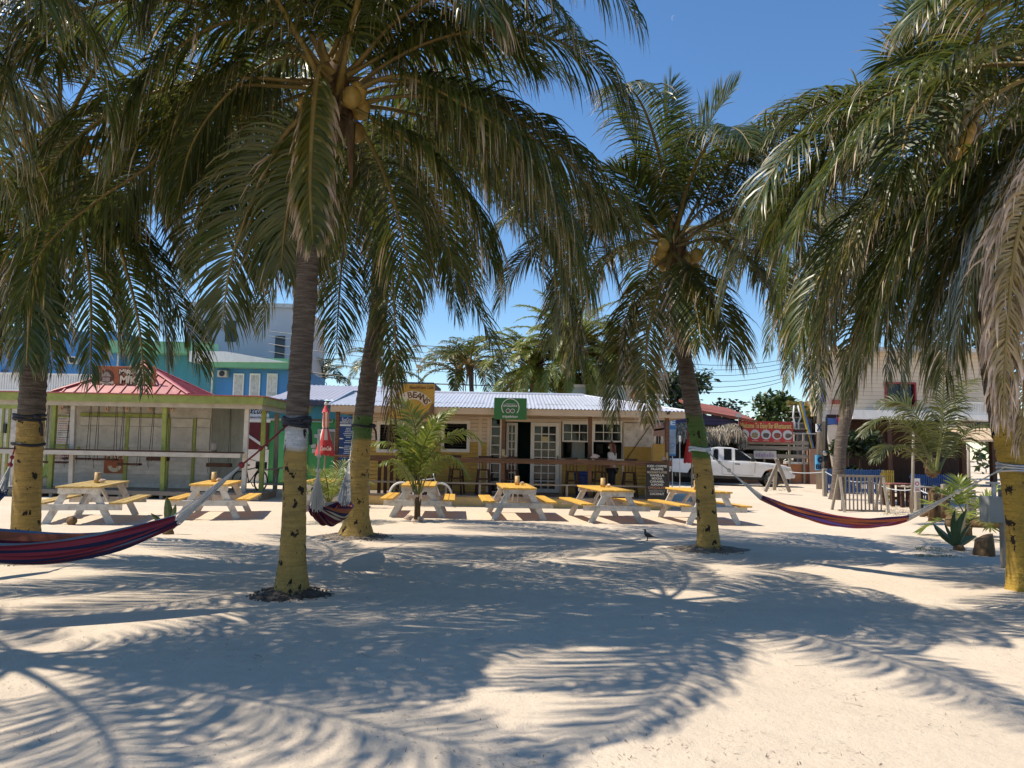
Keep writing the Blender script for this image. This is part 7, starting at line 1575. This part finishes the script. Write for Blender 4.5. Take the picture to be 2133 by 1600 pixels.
# wooden barrier
bt, xa, xb, zb2, zt3 = pickets('wooden_barrier', 'low slatted grey wooden barrier standing on the sand', 1748, 1838, 994, 1040, 23.0, M['grey_wood'], 11, 0, 'barrier', None, .36)
for z in (zt3, zb2 + .02): q = MB(); q.box(xa - .05, xb + .05, 22.95, 23.04, z, z + .06, .004); q.build('rail', M['grey_wood_x'], bt)
for x in (xa, xb):
    for s_ in (-1, 1): q = MB(); q.bar((x, 23 + s_ * .05, zt3), (x - .05, 23 + s_ * .45, zb2), .07, .05); q.build('foot', M['grey_wood'], bt)
# A-shaped trestle
tz = thing('trestle', 'A shaped timber trestle in front of the pickup wheel', 'trestle', at(1618, 1022, 30)); tz.location.z = gz(tz.location.x, 30); ORG[tz.name] = Vector(tz.location)
for a, c, y0, y1 in (((1594, 1024), (1622, 960), 30, 30.1), ((1645, 1025), (1616, 955), 30.0, 29.95), ((1613, 1020), (1616, 975), 30.9, 30.2)): q = MB(); q.bar(at(*a, y0), at(*c, y1), .12, .1, up=(0, 1, 0), bev=.01); q.build('beam', M['grey_wood'], tz)
# rope fence
posts = [(1718, 969, 1026, 29.5, 'rope fence post in front of the black meter post'), (1814, 981, 1034, 26.5, 'rope fence post behind the slatted barrier'), (1911, 994, 1047, 23.8, 'rope fence post carrying the white notice'), (1968, 992, 1053, 22.5, 'rope fence post below the large young palm'), (2025, 1001, 1066, 20.0, 'rope fence post beside the fan shaped plant'), (2110, 1012, 1085, 17.5, 'rope fence post hidden near the yellow palm foot')]
tops = []
for k, (px, y0, y1, Y, lab) in enumerate(posts):
    a, c = at(px, y1, Y), at(px, y0, Y); g = gz(a.x, Y); hh = (y1 - y0) / 1600 * Y; b = MB(); b.box(a.x - .075, a.x + .075, Y - .07, Y + .07, g - .05, g + hh, .012); t = thing('rope_fence_post', lab, 'post', (a.x, Y, g), 'posts of the rope fence'); b.build('post_body', M['grey_wood'], t); tops.append(Vector((a.x, Y - .06, g + hh - .12)))
M['rope'] = paint('pale_rope', (.48, .52, .56), .8, .15, 30)
tops = [at(1645, 983, 33)] + tops
for k in range(len(tops) - 1):
    a, c = tops[k], tops[k + 1]; q = MB(); q.tube([a.lerp(c, i / 14) - Vector((0, 0, (.05 if k == 0 else .16) * 4 * (i / 14) * (1 - i / 14))) for i in range(15)], .018, 6); single('fence_rope', q, M['rope'], 'pale rope sagging between ' + ['the trestle and the first fence post', 'the black meter post and the barrier', 'the barrier and the white notice', 'the white notice and the large young palm', 'the large young palm and the fan plant', 'the fan plant and the yellow palm foot'][k], 'rope', 'ropes of the fence')
x0, x1, z0, z1 = rect(1904, 997, 1917, 1025, 23.6); t = thing('notice_sign', 'small white notice with red print hung on a rope fence post', 'sign', ((x0 + x1) / 2, 23.6, z0)); b = MB(); b.box(x0, x1, 23.6, 23.62, z0, z1, .003); b.build('plate', M['white_clean'], t); disc(((x0 + x1) / 2, 23.595, lerp(z0, z1, .62)), .04, .065, flatm('notice_red', (.5, .06, .06), .6), t)
for k, (zz_, wd) in enumerate(((.30, .7), (.2, .6), (.12, .7))): q = MB(); q.box(lerp(x0, x1, .5 - wd / 2), lerp(x0, x1, .5 + wd / 2), 23.594, 23.599, lerp(z0, z1, zz_) - .008, lerp(z0, z1, zz_) + .012); q.build('printed_line', flatm('notice_red2', (.5, .12, .1), .6), t)
for px0, px1, y0, y1, Y, lab in ((1898, 1903, 1043, 897, 22.8, 'tall thin bare pole rising before the young palm fronds'), (2016, 2017, 1010, 926, 21.5, 'thin wooden pole behind the fan shaped plant')):
    a, c = at(px0, y1 if False else y0, Y), at(px1, y1, Y); q = MB(); q.tube([(a.x, Y, gz(a.x, Y) - .05), (lerp(a.x, c.x, .5) + .01, Y, lerp(0, c.z, .5)), c], [.05, .045, .04], 8); single('thin_pole', q, M['grey_wood'], lab, 'pole', 'bare poles', smooth=True)
# rough tables under the young palm
def rough_table(label, px0, px1, py, Y, top, h=.75, yaw=0):
    xa, xb = qx(px0, Y, py), qx(px1, Y, py); g = gz(xa, Y); t = thing('rough_table', label, 'table', ((xa + xb) / 2, Y, g), 'rough tables by the rope fence'); z = g + h
    for k in range(4): q = MB(); q.box(xa, xb, Y - .36 + .18 * k, Y - .2 + .18 * k, z - .04, z, .004); q.build('plank', top, t)
    for x in (xa + .12, xb - .12):
        for y in (-.28, .28): q = MB(); q.box(x - .05, x + .05, Y + y - .05, Y + y + .05, g - .03, z - .041); q.build('leg', M['darkwood'], t)
    q = MB(); q.box(xa + .17, xb - .17, Y - .03, Y + .03, g + .2, g + .3); q.build('stretcher', M['darkwood'], t); return t
rough_table('rough dark table with faded red planks behind the white notice', 1842, 1888, 985, 25.5, paint('faded_red_plank', (.34, .10, .08), .7, .25, 5, wear=(.25, .2, .17), wear_amt=.7))
rough_table('rough dark plank table beside the knobbly root ball', 1880, 1935, 996, 24.6, M['grey_wood_x'], .7)
rough_table('low dark bench table under the veranda edge', 1935, 1990, 1000, 27.0, M['darkwood'], .6)
# knobbly root ball on its stump
p = at(1952, 1038, 21); g = gz(p.x, 21); t = thing('root_ball', 'big knobbly carved root ball on a gnarled stump', 'carved stump', (p.x, 21, g)); rs = random.Random(4)
b = MB(); b.tube([(p.x + .1, 21, g - .05), (p.x + .05, 21, g + .3), (p.x + .12, 21, g + .62)], [(.36, .36), (.24, .24), (.2, .2)], 12)
for k in range(9): a = rs.uniform(0, 6.28); b.tube([(p.x + .08, 21, g + .3), (p.x + .08 + .3 * math.cos(a), 21 + .3 * math.sin(a), g + .12), (p.x + .08 + .5 * math.cos(a), 21 + .5 * math.sin(a), g)], [.1, .08, .03], 7)
b.build('stump', M['boot'], t, smooth=True); c = at(1942, 974, 21); b = MB(); b.ball(c, (.19, .18, .26), 12, 9, .15, 3)
for k in range(46): u = rs.uniform(-1, 1); a = rs.uniform(0, 6.28); s_ = math.sqrt(1 - u * u); b.ball(c + Vector((.19 * s_ * math.cos(a), .18 * s_ * math.sin(a), .26 * u)), rs.uniform(.03, .055), 6, 4, .2, k)
b.build('knobbly_head', M['boot'], t, smooth=True)
# grey box on its post
p = gnd(2097, 1184); t = thing('box_post', 'dark wooden post holding a grey metal box beside the yellow palm', 'box on post', (p.x, p.y, gz(p.x, p.y))); g = ORG[t.name].z
q = MB(); ztop = at(2090, 1020, p.y).z; q.box(p.x - .065, p.x + .065, p.y - .05, p.y + .05, g - .05, ztop, .006); q.build('post', M['grey_wood'], t)
x0, x1, z0, z1 = rect(2052, 1034, 2086, 1088, p.y - .05); q = MB(); q.box(x0, x1, p.y - .14, p.y + .1, z0, z1, .01); q.build('box', paint('box_grey', (.22, .23, .22), .5, .1, 4, wear=(.15, .13, .1), wear_amt=.3), t); q = MB(); q.box(lerp(x0, x1, .6), lerp(x0, x1, .8), p.y - .02, p.y + .02, z1 - .02, z1 + .18); q.box(lerp(x0, x1, .3), lerp(x0, x1, 1.0), p.y - .04, p.y + .04, z1 + .18, z1 + .21); q.build('bracket', M['white'], t)
# sawn stump
p = gnd(2052, 1155); g = gz(p.x, p.y); b = MB(); rs = random.Random(8); n = 14; vs = []
for r, z in ((.17, -.05), (.165, .08), (.15, .2), (.14, .3)):
    for k in range(n): a = 2 * math.pi * k / n; q = r * (1 + .1 * math.sin(3 * a) + rs.uniform(-.03, .03)); vs.append((p.x + q * math.cos(a), p.y + q * math.sin(a), g + z + (.07 * math.cos(a) if z > .15 else 0)))
b.add(vs, [(i * n + k, i * n + (k + 1) % n, (i + 1) * n + (k + 1) % n, (i + 1) * n + k) for i in range(3) for k in range(n)] + [tuple(range(3 * n, 4 * n))]); single('sawn_stump', b, M['boot'], 'sawn palm stump with a slanting top beside the sprouting coconut', 'stump')
# log and sparse grass along the rope fence
p = at(2060, 1062, 18.5); b = MB(); b.tube([(p.x - 1.0, 18.5, .1), (p.x + .5, 18.3, .12), (p.x + 1.5, 18.0, .1)], [.14, .16, .13], 10); single('driftwood_log', b, M['boot'], 'brown log lying behind the last rope fence posts', 'log', smooth=True)
rs = np.random.RandomState(21); Vg = []; Fg = []; rg = []
def tufts(px0, px1, py0, py1, n, hh):
    for k in range(n):
        p = gnd(rs.uniform(px0, px1), rs.uniform(py0, py1), .0)
        if mnoise.noise((p.x * 1.3, p.y * 1.3, 4)) + rs.uniform(-.35, .35) < 0: continue
        z = gz(p.x, p.y) - .01
        for j in range(5):
            x, y = p.x + rs.normal(0, .06), p.y + rs.normal(0, .06); h = hh * rs.uniform(.4, 1.2); dx, dy = rs.normal(0, h * .6, 2); o = len(Vg); w = .006; Vg.extend([(x - w, y, z), (x + w, y, z), (x + dx, y + dy, z + h), (x + dx - .001, y + dy, z + h)]); Fg.append((o, o + 1, o + 2, o + 3)); rg.extend([rs.rand()] * 4)
tufts(1840, 2000, 1040, 1075, 900, .05); tufts(1980, 2110, 1062, 1085, 380, .06); tufts(1540, 1690, 1006, 1014, 500, .12); tufts(1580, 1650, 1018, 1030, 160, .05); tufts(1910, 1990, 1140, 1160, 220, .04)
gr = link_mesh('grass', mesh_np('grass', Vg, Fg, [M['grass']], None, {'rnd': rg}), M['grass'], kind='stuff'); props(gr, 'thin yellowish grass creeping over the sand by the rope fence', 'grass')
# ------------------------------------------------------------------ hammocks
def stripe_mat(name, cols, seed):
    m, N, L, B = nt(name); a = N.new('ShaderNodeAttribute'); a.attribute_name = 'across'; rs = random.Random(seed); st = []; x = 0
    while x < 1: st.append((x, rs.choice([q for q in cols if not st or q != st[-1][1]] if len(st) % 2 else cols[:1] + cols))); x += rs.uniform(.028, .045)
    st = st[:30]; n3 = noise_node(N, L, N.new('ShaderNodeTexCoord').outputs['Object'], 60, 3)
    mr = N.new('ShaderNodeMapRange'); mr.inputs[2].default_value = max(s[0] for s in st) / .99; L.new(a.outputs['Fac'], mr.inputs[0]) if False else None
    c = ramp(N, L, a.outputs['Fac'], st, 'CONSTANT').outputs[0]; L.new(mixc(N, L, .25, c, n3.outputs[0], 'MULTIPLY'), B.inputs['Base Color']); B.inputs['Roughness'].default_value = .9; B.inputs['Specular IOR Level'].default_value = .1
    bump(N, L, n3.outputs[0], .3, .01, B); return m
def hammock(label, A, f0, f1, Bp, width, cols, seed, sagdir=(0, 0, -1), wide=(0, 1, 0), mid=None, ropes=('rope_white', 'rope_red'), tie0=True, height=.2, group='striped rope hammocks'):
    """A, Bp: fixing points; f0, f1: ends of the cloth; mid: its lowest point"""
    A, f0, f1, Bp = map(Vector, (A, f0, f1, Bp)); t = thing('hammock', label, 'hammock', (f0 + f1) / 2, group); ORG[t.name] = Vector(t.location)
    mid = Vector(mid) if mid is not None else (f0 + f1) / 2; ctl = 2 * mid - (f0 + f1) / 2; nU, nV = 44, 40; V = []; acr = []; wv = Vector(wide).normalized(); rs = random.Random(seed)
    for i in range(nU + 1):
        u = i / nU; c = f0 * (1 - u) ** 2 + ctl * (2 * u * (1 - u)) + f1 * u * u; op = math.sin(math.pi * (.07 + .86 * u)) ** .8
        for j in range(nV + 1):
            v = j / nV; s_ = (v - .5) * 2; fold = .030 * math.sin(v * 41 + u * 3 + seed) * (1.25 - op) + .016 * math.sin(v * 23 + u * 9) + .010 * math.sin(v * 63 - u * 14)
            V.append(c + wv * (s_ * width * .5 * (.10 + .90 * op)) + Vector((0, 0, 1)) * (height * op * (s_ * s_ - .4) + fold * .6 + .05 * height * s_ * math.sin(u * 5))); acr.append(v)
    F = [(i * (nV + 1) + j, i * (nV + 1) + j + 1, (i + 1) * (nV + 1) + j + 1, (i + 1) * (nV + 1) + j) for i in range(nU) for j in range(nV)]
    o = bpy.data.objects.new('cloth', mesh_np('cloth', np.array([tuple(q - ORG[t.name]) for q in V]), F, [stripe_mat('hammock_stripes', cols, seed)], None, {'across': acr}, True)); COL.objects.link(o); o.parent = t
    for e, (fx, an) in enumerate(((0, A), (nU, Bp))):
        edge = [V[fx * (nV + 1) + j] for j in range(0, nV + 1, 2)]; cc = sum(edge, Vector()) / len(edge); kn = cc.lerp(an, .55); q = MB()
        for j, p in enumerate(edge): q.tube([p, p.lerp(kn, .5) + Vector((0, 0, -.01 * (j % 3))), kn], .006, 4)
        q.build('cord', M['cord'], t, kind='stuff'); q = MB(); q.tube([kn, kn.lerp(an, .3) + Vector((0, 0, -.012)), an], .010, 6); q.ball(kn, .035, 7, 5); q.ball(kn.lerp(an, .4), .028, 7, 5); q.build('rope', M[ropes[e]], t, smooth=True)
    return t
M['cord'] = paint('white_cord', (.55, .53, .50), .9, .1, 40); M['rope_white'] = paint('white_rope', (.55, .50, .42), .9, .1, 40); M['rope_red'] = paint('red_rope', (.25, .03, .035), .8, .2, 40)
NB, RD2, OR, BLU, PUR, PNK, CRM, GRN = (.018, .022, .065), (.12, .018, .035), (.36, .11, .055), (.08, .15, .26), (.06, .025, .09), (.19, .035, .06), (.5, .42, .33), (.05, .12, .10)
hL = hammock('long striped blue and crimson hammock slung from the white banded palm across the sand', (-7.5, 6.0, 1.6), at(-330, 1075, 6.6), at(372, 1083, 7.7), at(600, 884, yA - .1), .55, [NB, RD2, BLU, PUR, NB, OR, PNK, RD2], 3, mid=at(60, 1152, 7.1), height=.24)
hR = hammock('red and violet striped hammock slung between the slim palm and the yellow footed palm', at(1470, 938, yD - .15), at(1584, 1036, 11.9), at(1888, 1080, 10.4), at(2090, 975, yE - .1), .42, [RD2, PNK, OR, PUR, NB, RD2, (.16, .10, .36), OR], 5, mid=at(1738, 1086, 11.1), height=.15, ropes=('rope_white', 'rope_white'))
hM = hammock('narrow striped hammock hanging end on between the white banded palm and the leaning palm', (bA.x + .22, yA + .1, 1.75), at(660, 1060, 10.1), at(716, 1050, 12.0), at(737, 898, yB - .1), .55, [RD2, NB, OR, PUR, CRM, RD2, NB], 7, mid=at(690, 1080, 11.0), height=.26, wide=(1, .2, 0), ropes=('rope_white', 'rope_white'))
hS = hammock('blue hammock whose white cords hang from the thick palm', (-8.3, 7.6, 1.6), at(-190, 1075, 8.5), at(8, 1020, 9.7), at(31, 930, yL - .1), .6, [NB, BLU, (.03, .06, .16), NB], 9, mid=at(-80, 1085, 9.1), ropes=('rope_red', 'rope_red'))
# straps round the trunks
def strap(label, pts_px, Y, r, zs, mat, n=1, seed=0, tail=True):
    c = at(*pts_px, Y); t = thing('trunk_strap', label, 'strap', c, 'hammock straps round the palm trunks'); ORG[t.name] = Vector(t.location); rs = random.Random(seed)
    for k in range(n):
        q = MB(); z = c.z + (k - (n - 1) / 2) * zs; q.tube([(c.x + r * math.cos(a * .449), c.y + r * math.sin(a * .449), z + .015 * math.sin(a * .9 + k)) for a in range(15)], [(.014, .022)] * 15, 6); q.build('band', mat, t, smooth=True)
    if tail: q = MB(); q.tube([(c.x + r * .9, c.y - r * .5, c.z), (c.x + r * 1.15, c.y - r * .4, c.z - .1), (c.x + r * 1.2, c.y - r * .35, c.z - .25)], .018, 6); q.ball((c.x + r * .9, c.y - r * .6, c.z + .01), (.06, .05, .04), 7, 5); q.build('knot', mat, t, smooth=True)
    return t
blk = paint('black_strap', (.018, .018, .025), .7, .3, 20)
strap('bunched black strap tied above the white band of the tall palm', (618, 879), yA, .15, .035, blk, 3)
strap('black strap round the green band of the leaning palm', (757, 888), yB, .215, .04, blk, 1)
strap('double black strap round the thick palm above its yellow paint', (61, 870), yL, .195, .05, blk, 2)
strap('single thin black band round the yellow paint of the thick palm', (59, 926), yL, .198, .04, blk, 1, tail=False)
strap('pale cord tied round the green band of the slim palm', (1458, 936), yD, .18, .04, M['rope'], 2, tail=False)
strap('grey wire wound round the yellow footed palm', (2117, 975), yE, .21, .04, M['steel'], 3, tail=False)
# ------------------------------------------------------------------ blackbird on the sand
g = gnd(1349, 1127); z = gz(g.x, g.y); s = 13.2 / 1600
t = thing('blackbird', 'glossy black long tailed bird standing on the shaded sand', 'bird', (g.x, g.y, z))
bk = paint('black_feathers', (.010, .010, .014), .35, .3, 30, bmp=.2, spec=.6)
def bpt(px, pz): return (g.x + (px - 1349) * g.y / 1600, g.y, z + (1127 - pz) * g.y / 1600)
b = MB(); b.tube([bpt(1340.0, 1105.6), bpt(1341.2, 1105.0), bpt(1343, 1104.6), bpt(1344, 1107), bpt(1344, 1110), bpt(1346.3, 1113.5), bpt(1350, 1116.3), bpt(1354, 1117.6), bpt(1359, 1118.3), bpt(1364, 1119.3), bpt(1369, 1120.6)],
    [(.002, .002), (.008, .008), (.021, .020), (.022, .021), (.028, .027), (.042, .043), (.045, .043), (.032, .030), (.014, .016), (.018, .008), (.022, .004)], 12); b.build('body', bk, t, smooth=True)
b = MB(); b.tube([bpt(1341.4, 1105.2), bpt(1338, 1106.2)], [.007, .001], 6); b.build('beak', M['black'], t)
for s_ in (-1, 1):
    w = MB(); w.tube([Vector(bpt(1345, 1111)) + Vector((0, s_ * .034, 0)), Vector(bpt(1351, 1114.5)) + Vector((0, s_ * .042, 0)), Vector(bpt(1358, 1117.6)) + Vector((0, s_ * .02, 0))], [(.012, .018), (.013, .03), (.004, .006)], 8); w.build('wing', bk, t, smooth=True)
    w = MB(); a = Vector(bpt(1348.5 + s_, 1119)) + Vector((0, s_ * .018, 0)); k_ = Vector(bpt(1349 + s_, 1123)) + Vector((0, s_ * .018, 0)); f_ = Vector((k_.x - .01, k_.y, gz(k_.x, k_.y) + .006)); w.tube([a, k_, f_], [.009, .005, .004], 6)
    for d in (-.03, -.02, .02): w.tube([f_, f_ + Vector((d, .018 * (1 if d == -.02 else -1), -.002))], [.004, .002], 5)
    w.build('leg', M['black'], t)
    w = MB(); w.ball(Vector(bpt(1341.8, 1104.9)) + Vector((0, s_ * .016, 0)), .004, 6, 4); w.build('eye', flatm('pale_eye', (.5, .45, .2), .2), t)
# ------------------------------------------------------------------ person at the serving window
def skin_figure(name, joints, edges, mat, parent, root=0, sub=2):
    me = bpy.data.meshes.new(name); me.from_pydata([j[:3] for j in joints], edges, []); o = bpy.data.objects.new(name, me); COL.objects.link(o)
    md = o.modifiers.new('skin', 'SKIN'); md.use_smooth_shade = True
    for k, j in enumerate(joints): r = j[3]; me.skin_vertices[0].data[k].radius = (r, r) if not isinstance(r, tuple) else r
    me.skin_vertices[0].data[root].use_root = True; ms = o.modifiers.new('sub', 'SUBSURF'); ms.levels = sub; ms.render_levels = sub
    dg = bpy.context.evaluated_depsgraph_get(); me2 = bpy.data.meshes.new_from_object(o.evaluated_get(dg)); bpy.data.objects.remove(o); me2.name = name
    me2.polygons.foreach_set('use_smooth', [True] * len(me2.polygons)); me2.materials.clear(); me2.materials.append(mat); ob = bpy.data.objects.new(name, me2); COL.objects.link(ob); ob.parent = parent; return ob
px_, py_ = at(1275, 950, 23.35).x, 23.35
ps = thing('person', 'person in a white shirt and pale face mask standing at the serving window', 'person', (px_, py_, zd), None, R(-118)); ORG[ps.name] = Vector((0, 0, 0))
skin = flatm('skin', (.33, .17, .11), .5, 0, .4); hair = flatm('red_brown_hair', (.10, .035, .02), .6); shirt = paint('white_shirt', (.62, .60, .60), .8, .06, 12); trou = paint('dark_trousers', (.015, .016, .022), .8, .1, 12)
# faces local -Y (turned so it looks towards the door); bare body with head, arms, hands
J = [(0, 0, .86, (.14, .10)), (0, 0, 1.02, (.125, .095)), (0, -.01, 1.2, (.15, .105)), (0, 0, 1.31, (.10, .075)), (0, -.01, 1.38, .05), (0, -.02, 1.44, (.062, .075)), (0, -.02, 1.52, (.074, .09)), (0, -.01, 1.58, (.055, .065))]
E = [(k, k + 1) for k in range(7)]
for s_ in (-1, 1):
    n = len(J); J += [(s_ * .16, 0, 1.27, .052), (s_ * .20, .02, 1.02, .04), (s_ * .17, -.16, .88, .03), (s_ * .15, -.24, .87, .03), (s_ * .14, -.29, .865, .018)]; E += [(3, n), (n, n + 1), (n + 1, n + 2), (n + 2, n + 3), (n + 3, n + 4)]
    n = len(J); J += [(s_ * .085, 0, .80, .085), (s_ * .09, -.01, .45, .058), (s_ * .09, .02, .08, .04), (s_ * .09, -.10, .03, .036)]; E += [(0, n), (n, n + 1), (n + 1, n + 2), (n + 2, n + 3)]
body = skin_figure('body', J, E, skin, ps)
JS = [(0, 0, .80, (.165, .125)), (0, 0, 1.0, (.15, .118)), (0, -.01, 1.2, (.175, .13)), (0, 0, 1.305, (.12, .09))]; ES = [(0, 1), (1, 2), (2, 3)]
for s_ in (-1, 1): n = len(JS); JS += [(s_ * .17, 0, 1.265, .075), (s_ * .205, .015, 1.08, .066)]; ES += [(3, n), (n, n + 1)]
skin_figure('shirt', JS, ES, shirt, ps)
JT = [(0, 0, .84, (.155, .118))]; ET = []
for s_ in (-1, 1): n = len(JT); JT += [(s_ * .088, 0, .76, .104), (s_ * .092, -.01, .45, .078), (s_ * .092, .015, .10, .06)]; ET += [(0, n), (n, n + 1), (n + 1, n + 2)]
skin_figure('trousers', JT, ET, trou, ps)
JH = [(0, .035, 1.595, (.07, .07)), (0, .06, 1.5, (.088, .06)), (.02, .085, 1.36, (.075, .045)), (.03, .095, 1.2, (.05, .03)), (0, -.045, 1.61, (.06, .045))]; skin_figure('hair', JH, [(0, 1), (1, 2), (2, 3), (0, 4)], hair, ps)
b = MB(); b.ball((0, -.085, 1.455), (.06, .045, .055), 12, 8); b.build('face_mask', paint('mask_green', (.42, .55, .52), .8), ps, smooth=True)
for s_ in (-1, 1): b = MB(); b.ball((s_ * .03, -.098, 1.525), (.012, .008, .007), 7, 5); b.build('eye', M['black'], ps); b = MB(); b.ball((s_ * .078, 0, 1.505), (.012, .022, .03), 7, 5); b.build('ear', skin, ps, smooth=True)
b = MB(); b.ball((0, -.112, 1.495), (.012, .016, .02), 7, 5); b.build('nose', skin, ps, smooth=True)
for s_ in (-1, 1):
    for k in range(5):
        bx_ = s_ * .14 + (k - 2) * .013; l = (.035, .05, .056, .052, .042)[k] if k or True else 0; a = Vector((bx_, -.30, .865)); q = MB()
        q.tube([a, a + Vector(((k - 2) * .003, -l * .6, -.004)), a + Vector(((k - 2) * .004, -l, -.016))], [.0085, .008, .006], 6); q.build('finger', skin, ps, smooth=True)
    q = MB(); q.box(s_ * .09 - .045, s_ * .09 + .045, -.18, .06, .0, .06, .02); q.build('shoe', M['black'], ps)
# ------------------------------------------------------------------ pale day moon: crescent shape and emission stand in for its sunlit side
p = ray(1405, 38); p = Vector((0, 0, EYE)) + p * (2200 / p.y); mm, N_, L_, B_ = nt('day_moon'); tr_ = N_.new('ShaderNodeBsdfTransparent'); em = N_.new('ShaderNodeEmission'); em.inputs[0].default_value = (.5, .6, .8, 1); em.inputs[1].default_value = .55; ms_ = N_.new('ShaderNodeMixShader'); ms_.inputs[0].default_value = .35; L_.new(tr_.outputs[0], ms_.inputs[1]); L_.new(em.outputs[0], ms_.inputs[2]); L_.new(ms_.outputs[0], N_['Material Output'].inputs[0])
b = MB(); r = 10.5; vs = []; n = 14
for k in range(n + 1):
    a = R(lerp(75, 255, k / n)); e = math.sin(math.pi * k / n) * .55
    o_ = Vector((math.cos(a), 0, math.sin(a))); ax = Vector((math.cos(R(165)), 0, math.sin(R(165)))); vs += [p + o_ * r, p + o_ * r - ax * (r * e)]
b.add(vs, [(2 * k, 2 * k + 2, 2 * k + 3, 2 * k + 1) for k in range(n)]); o = b.build('moon', mm, fix=False); props(o, 'faint pale crescent moon high in the clear blue sky', 'moon')
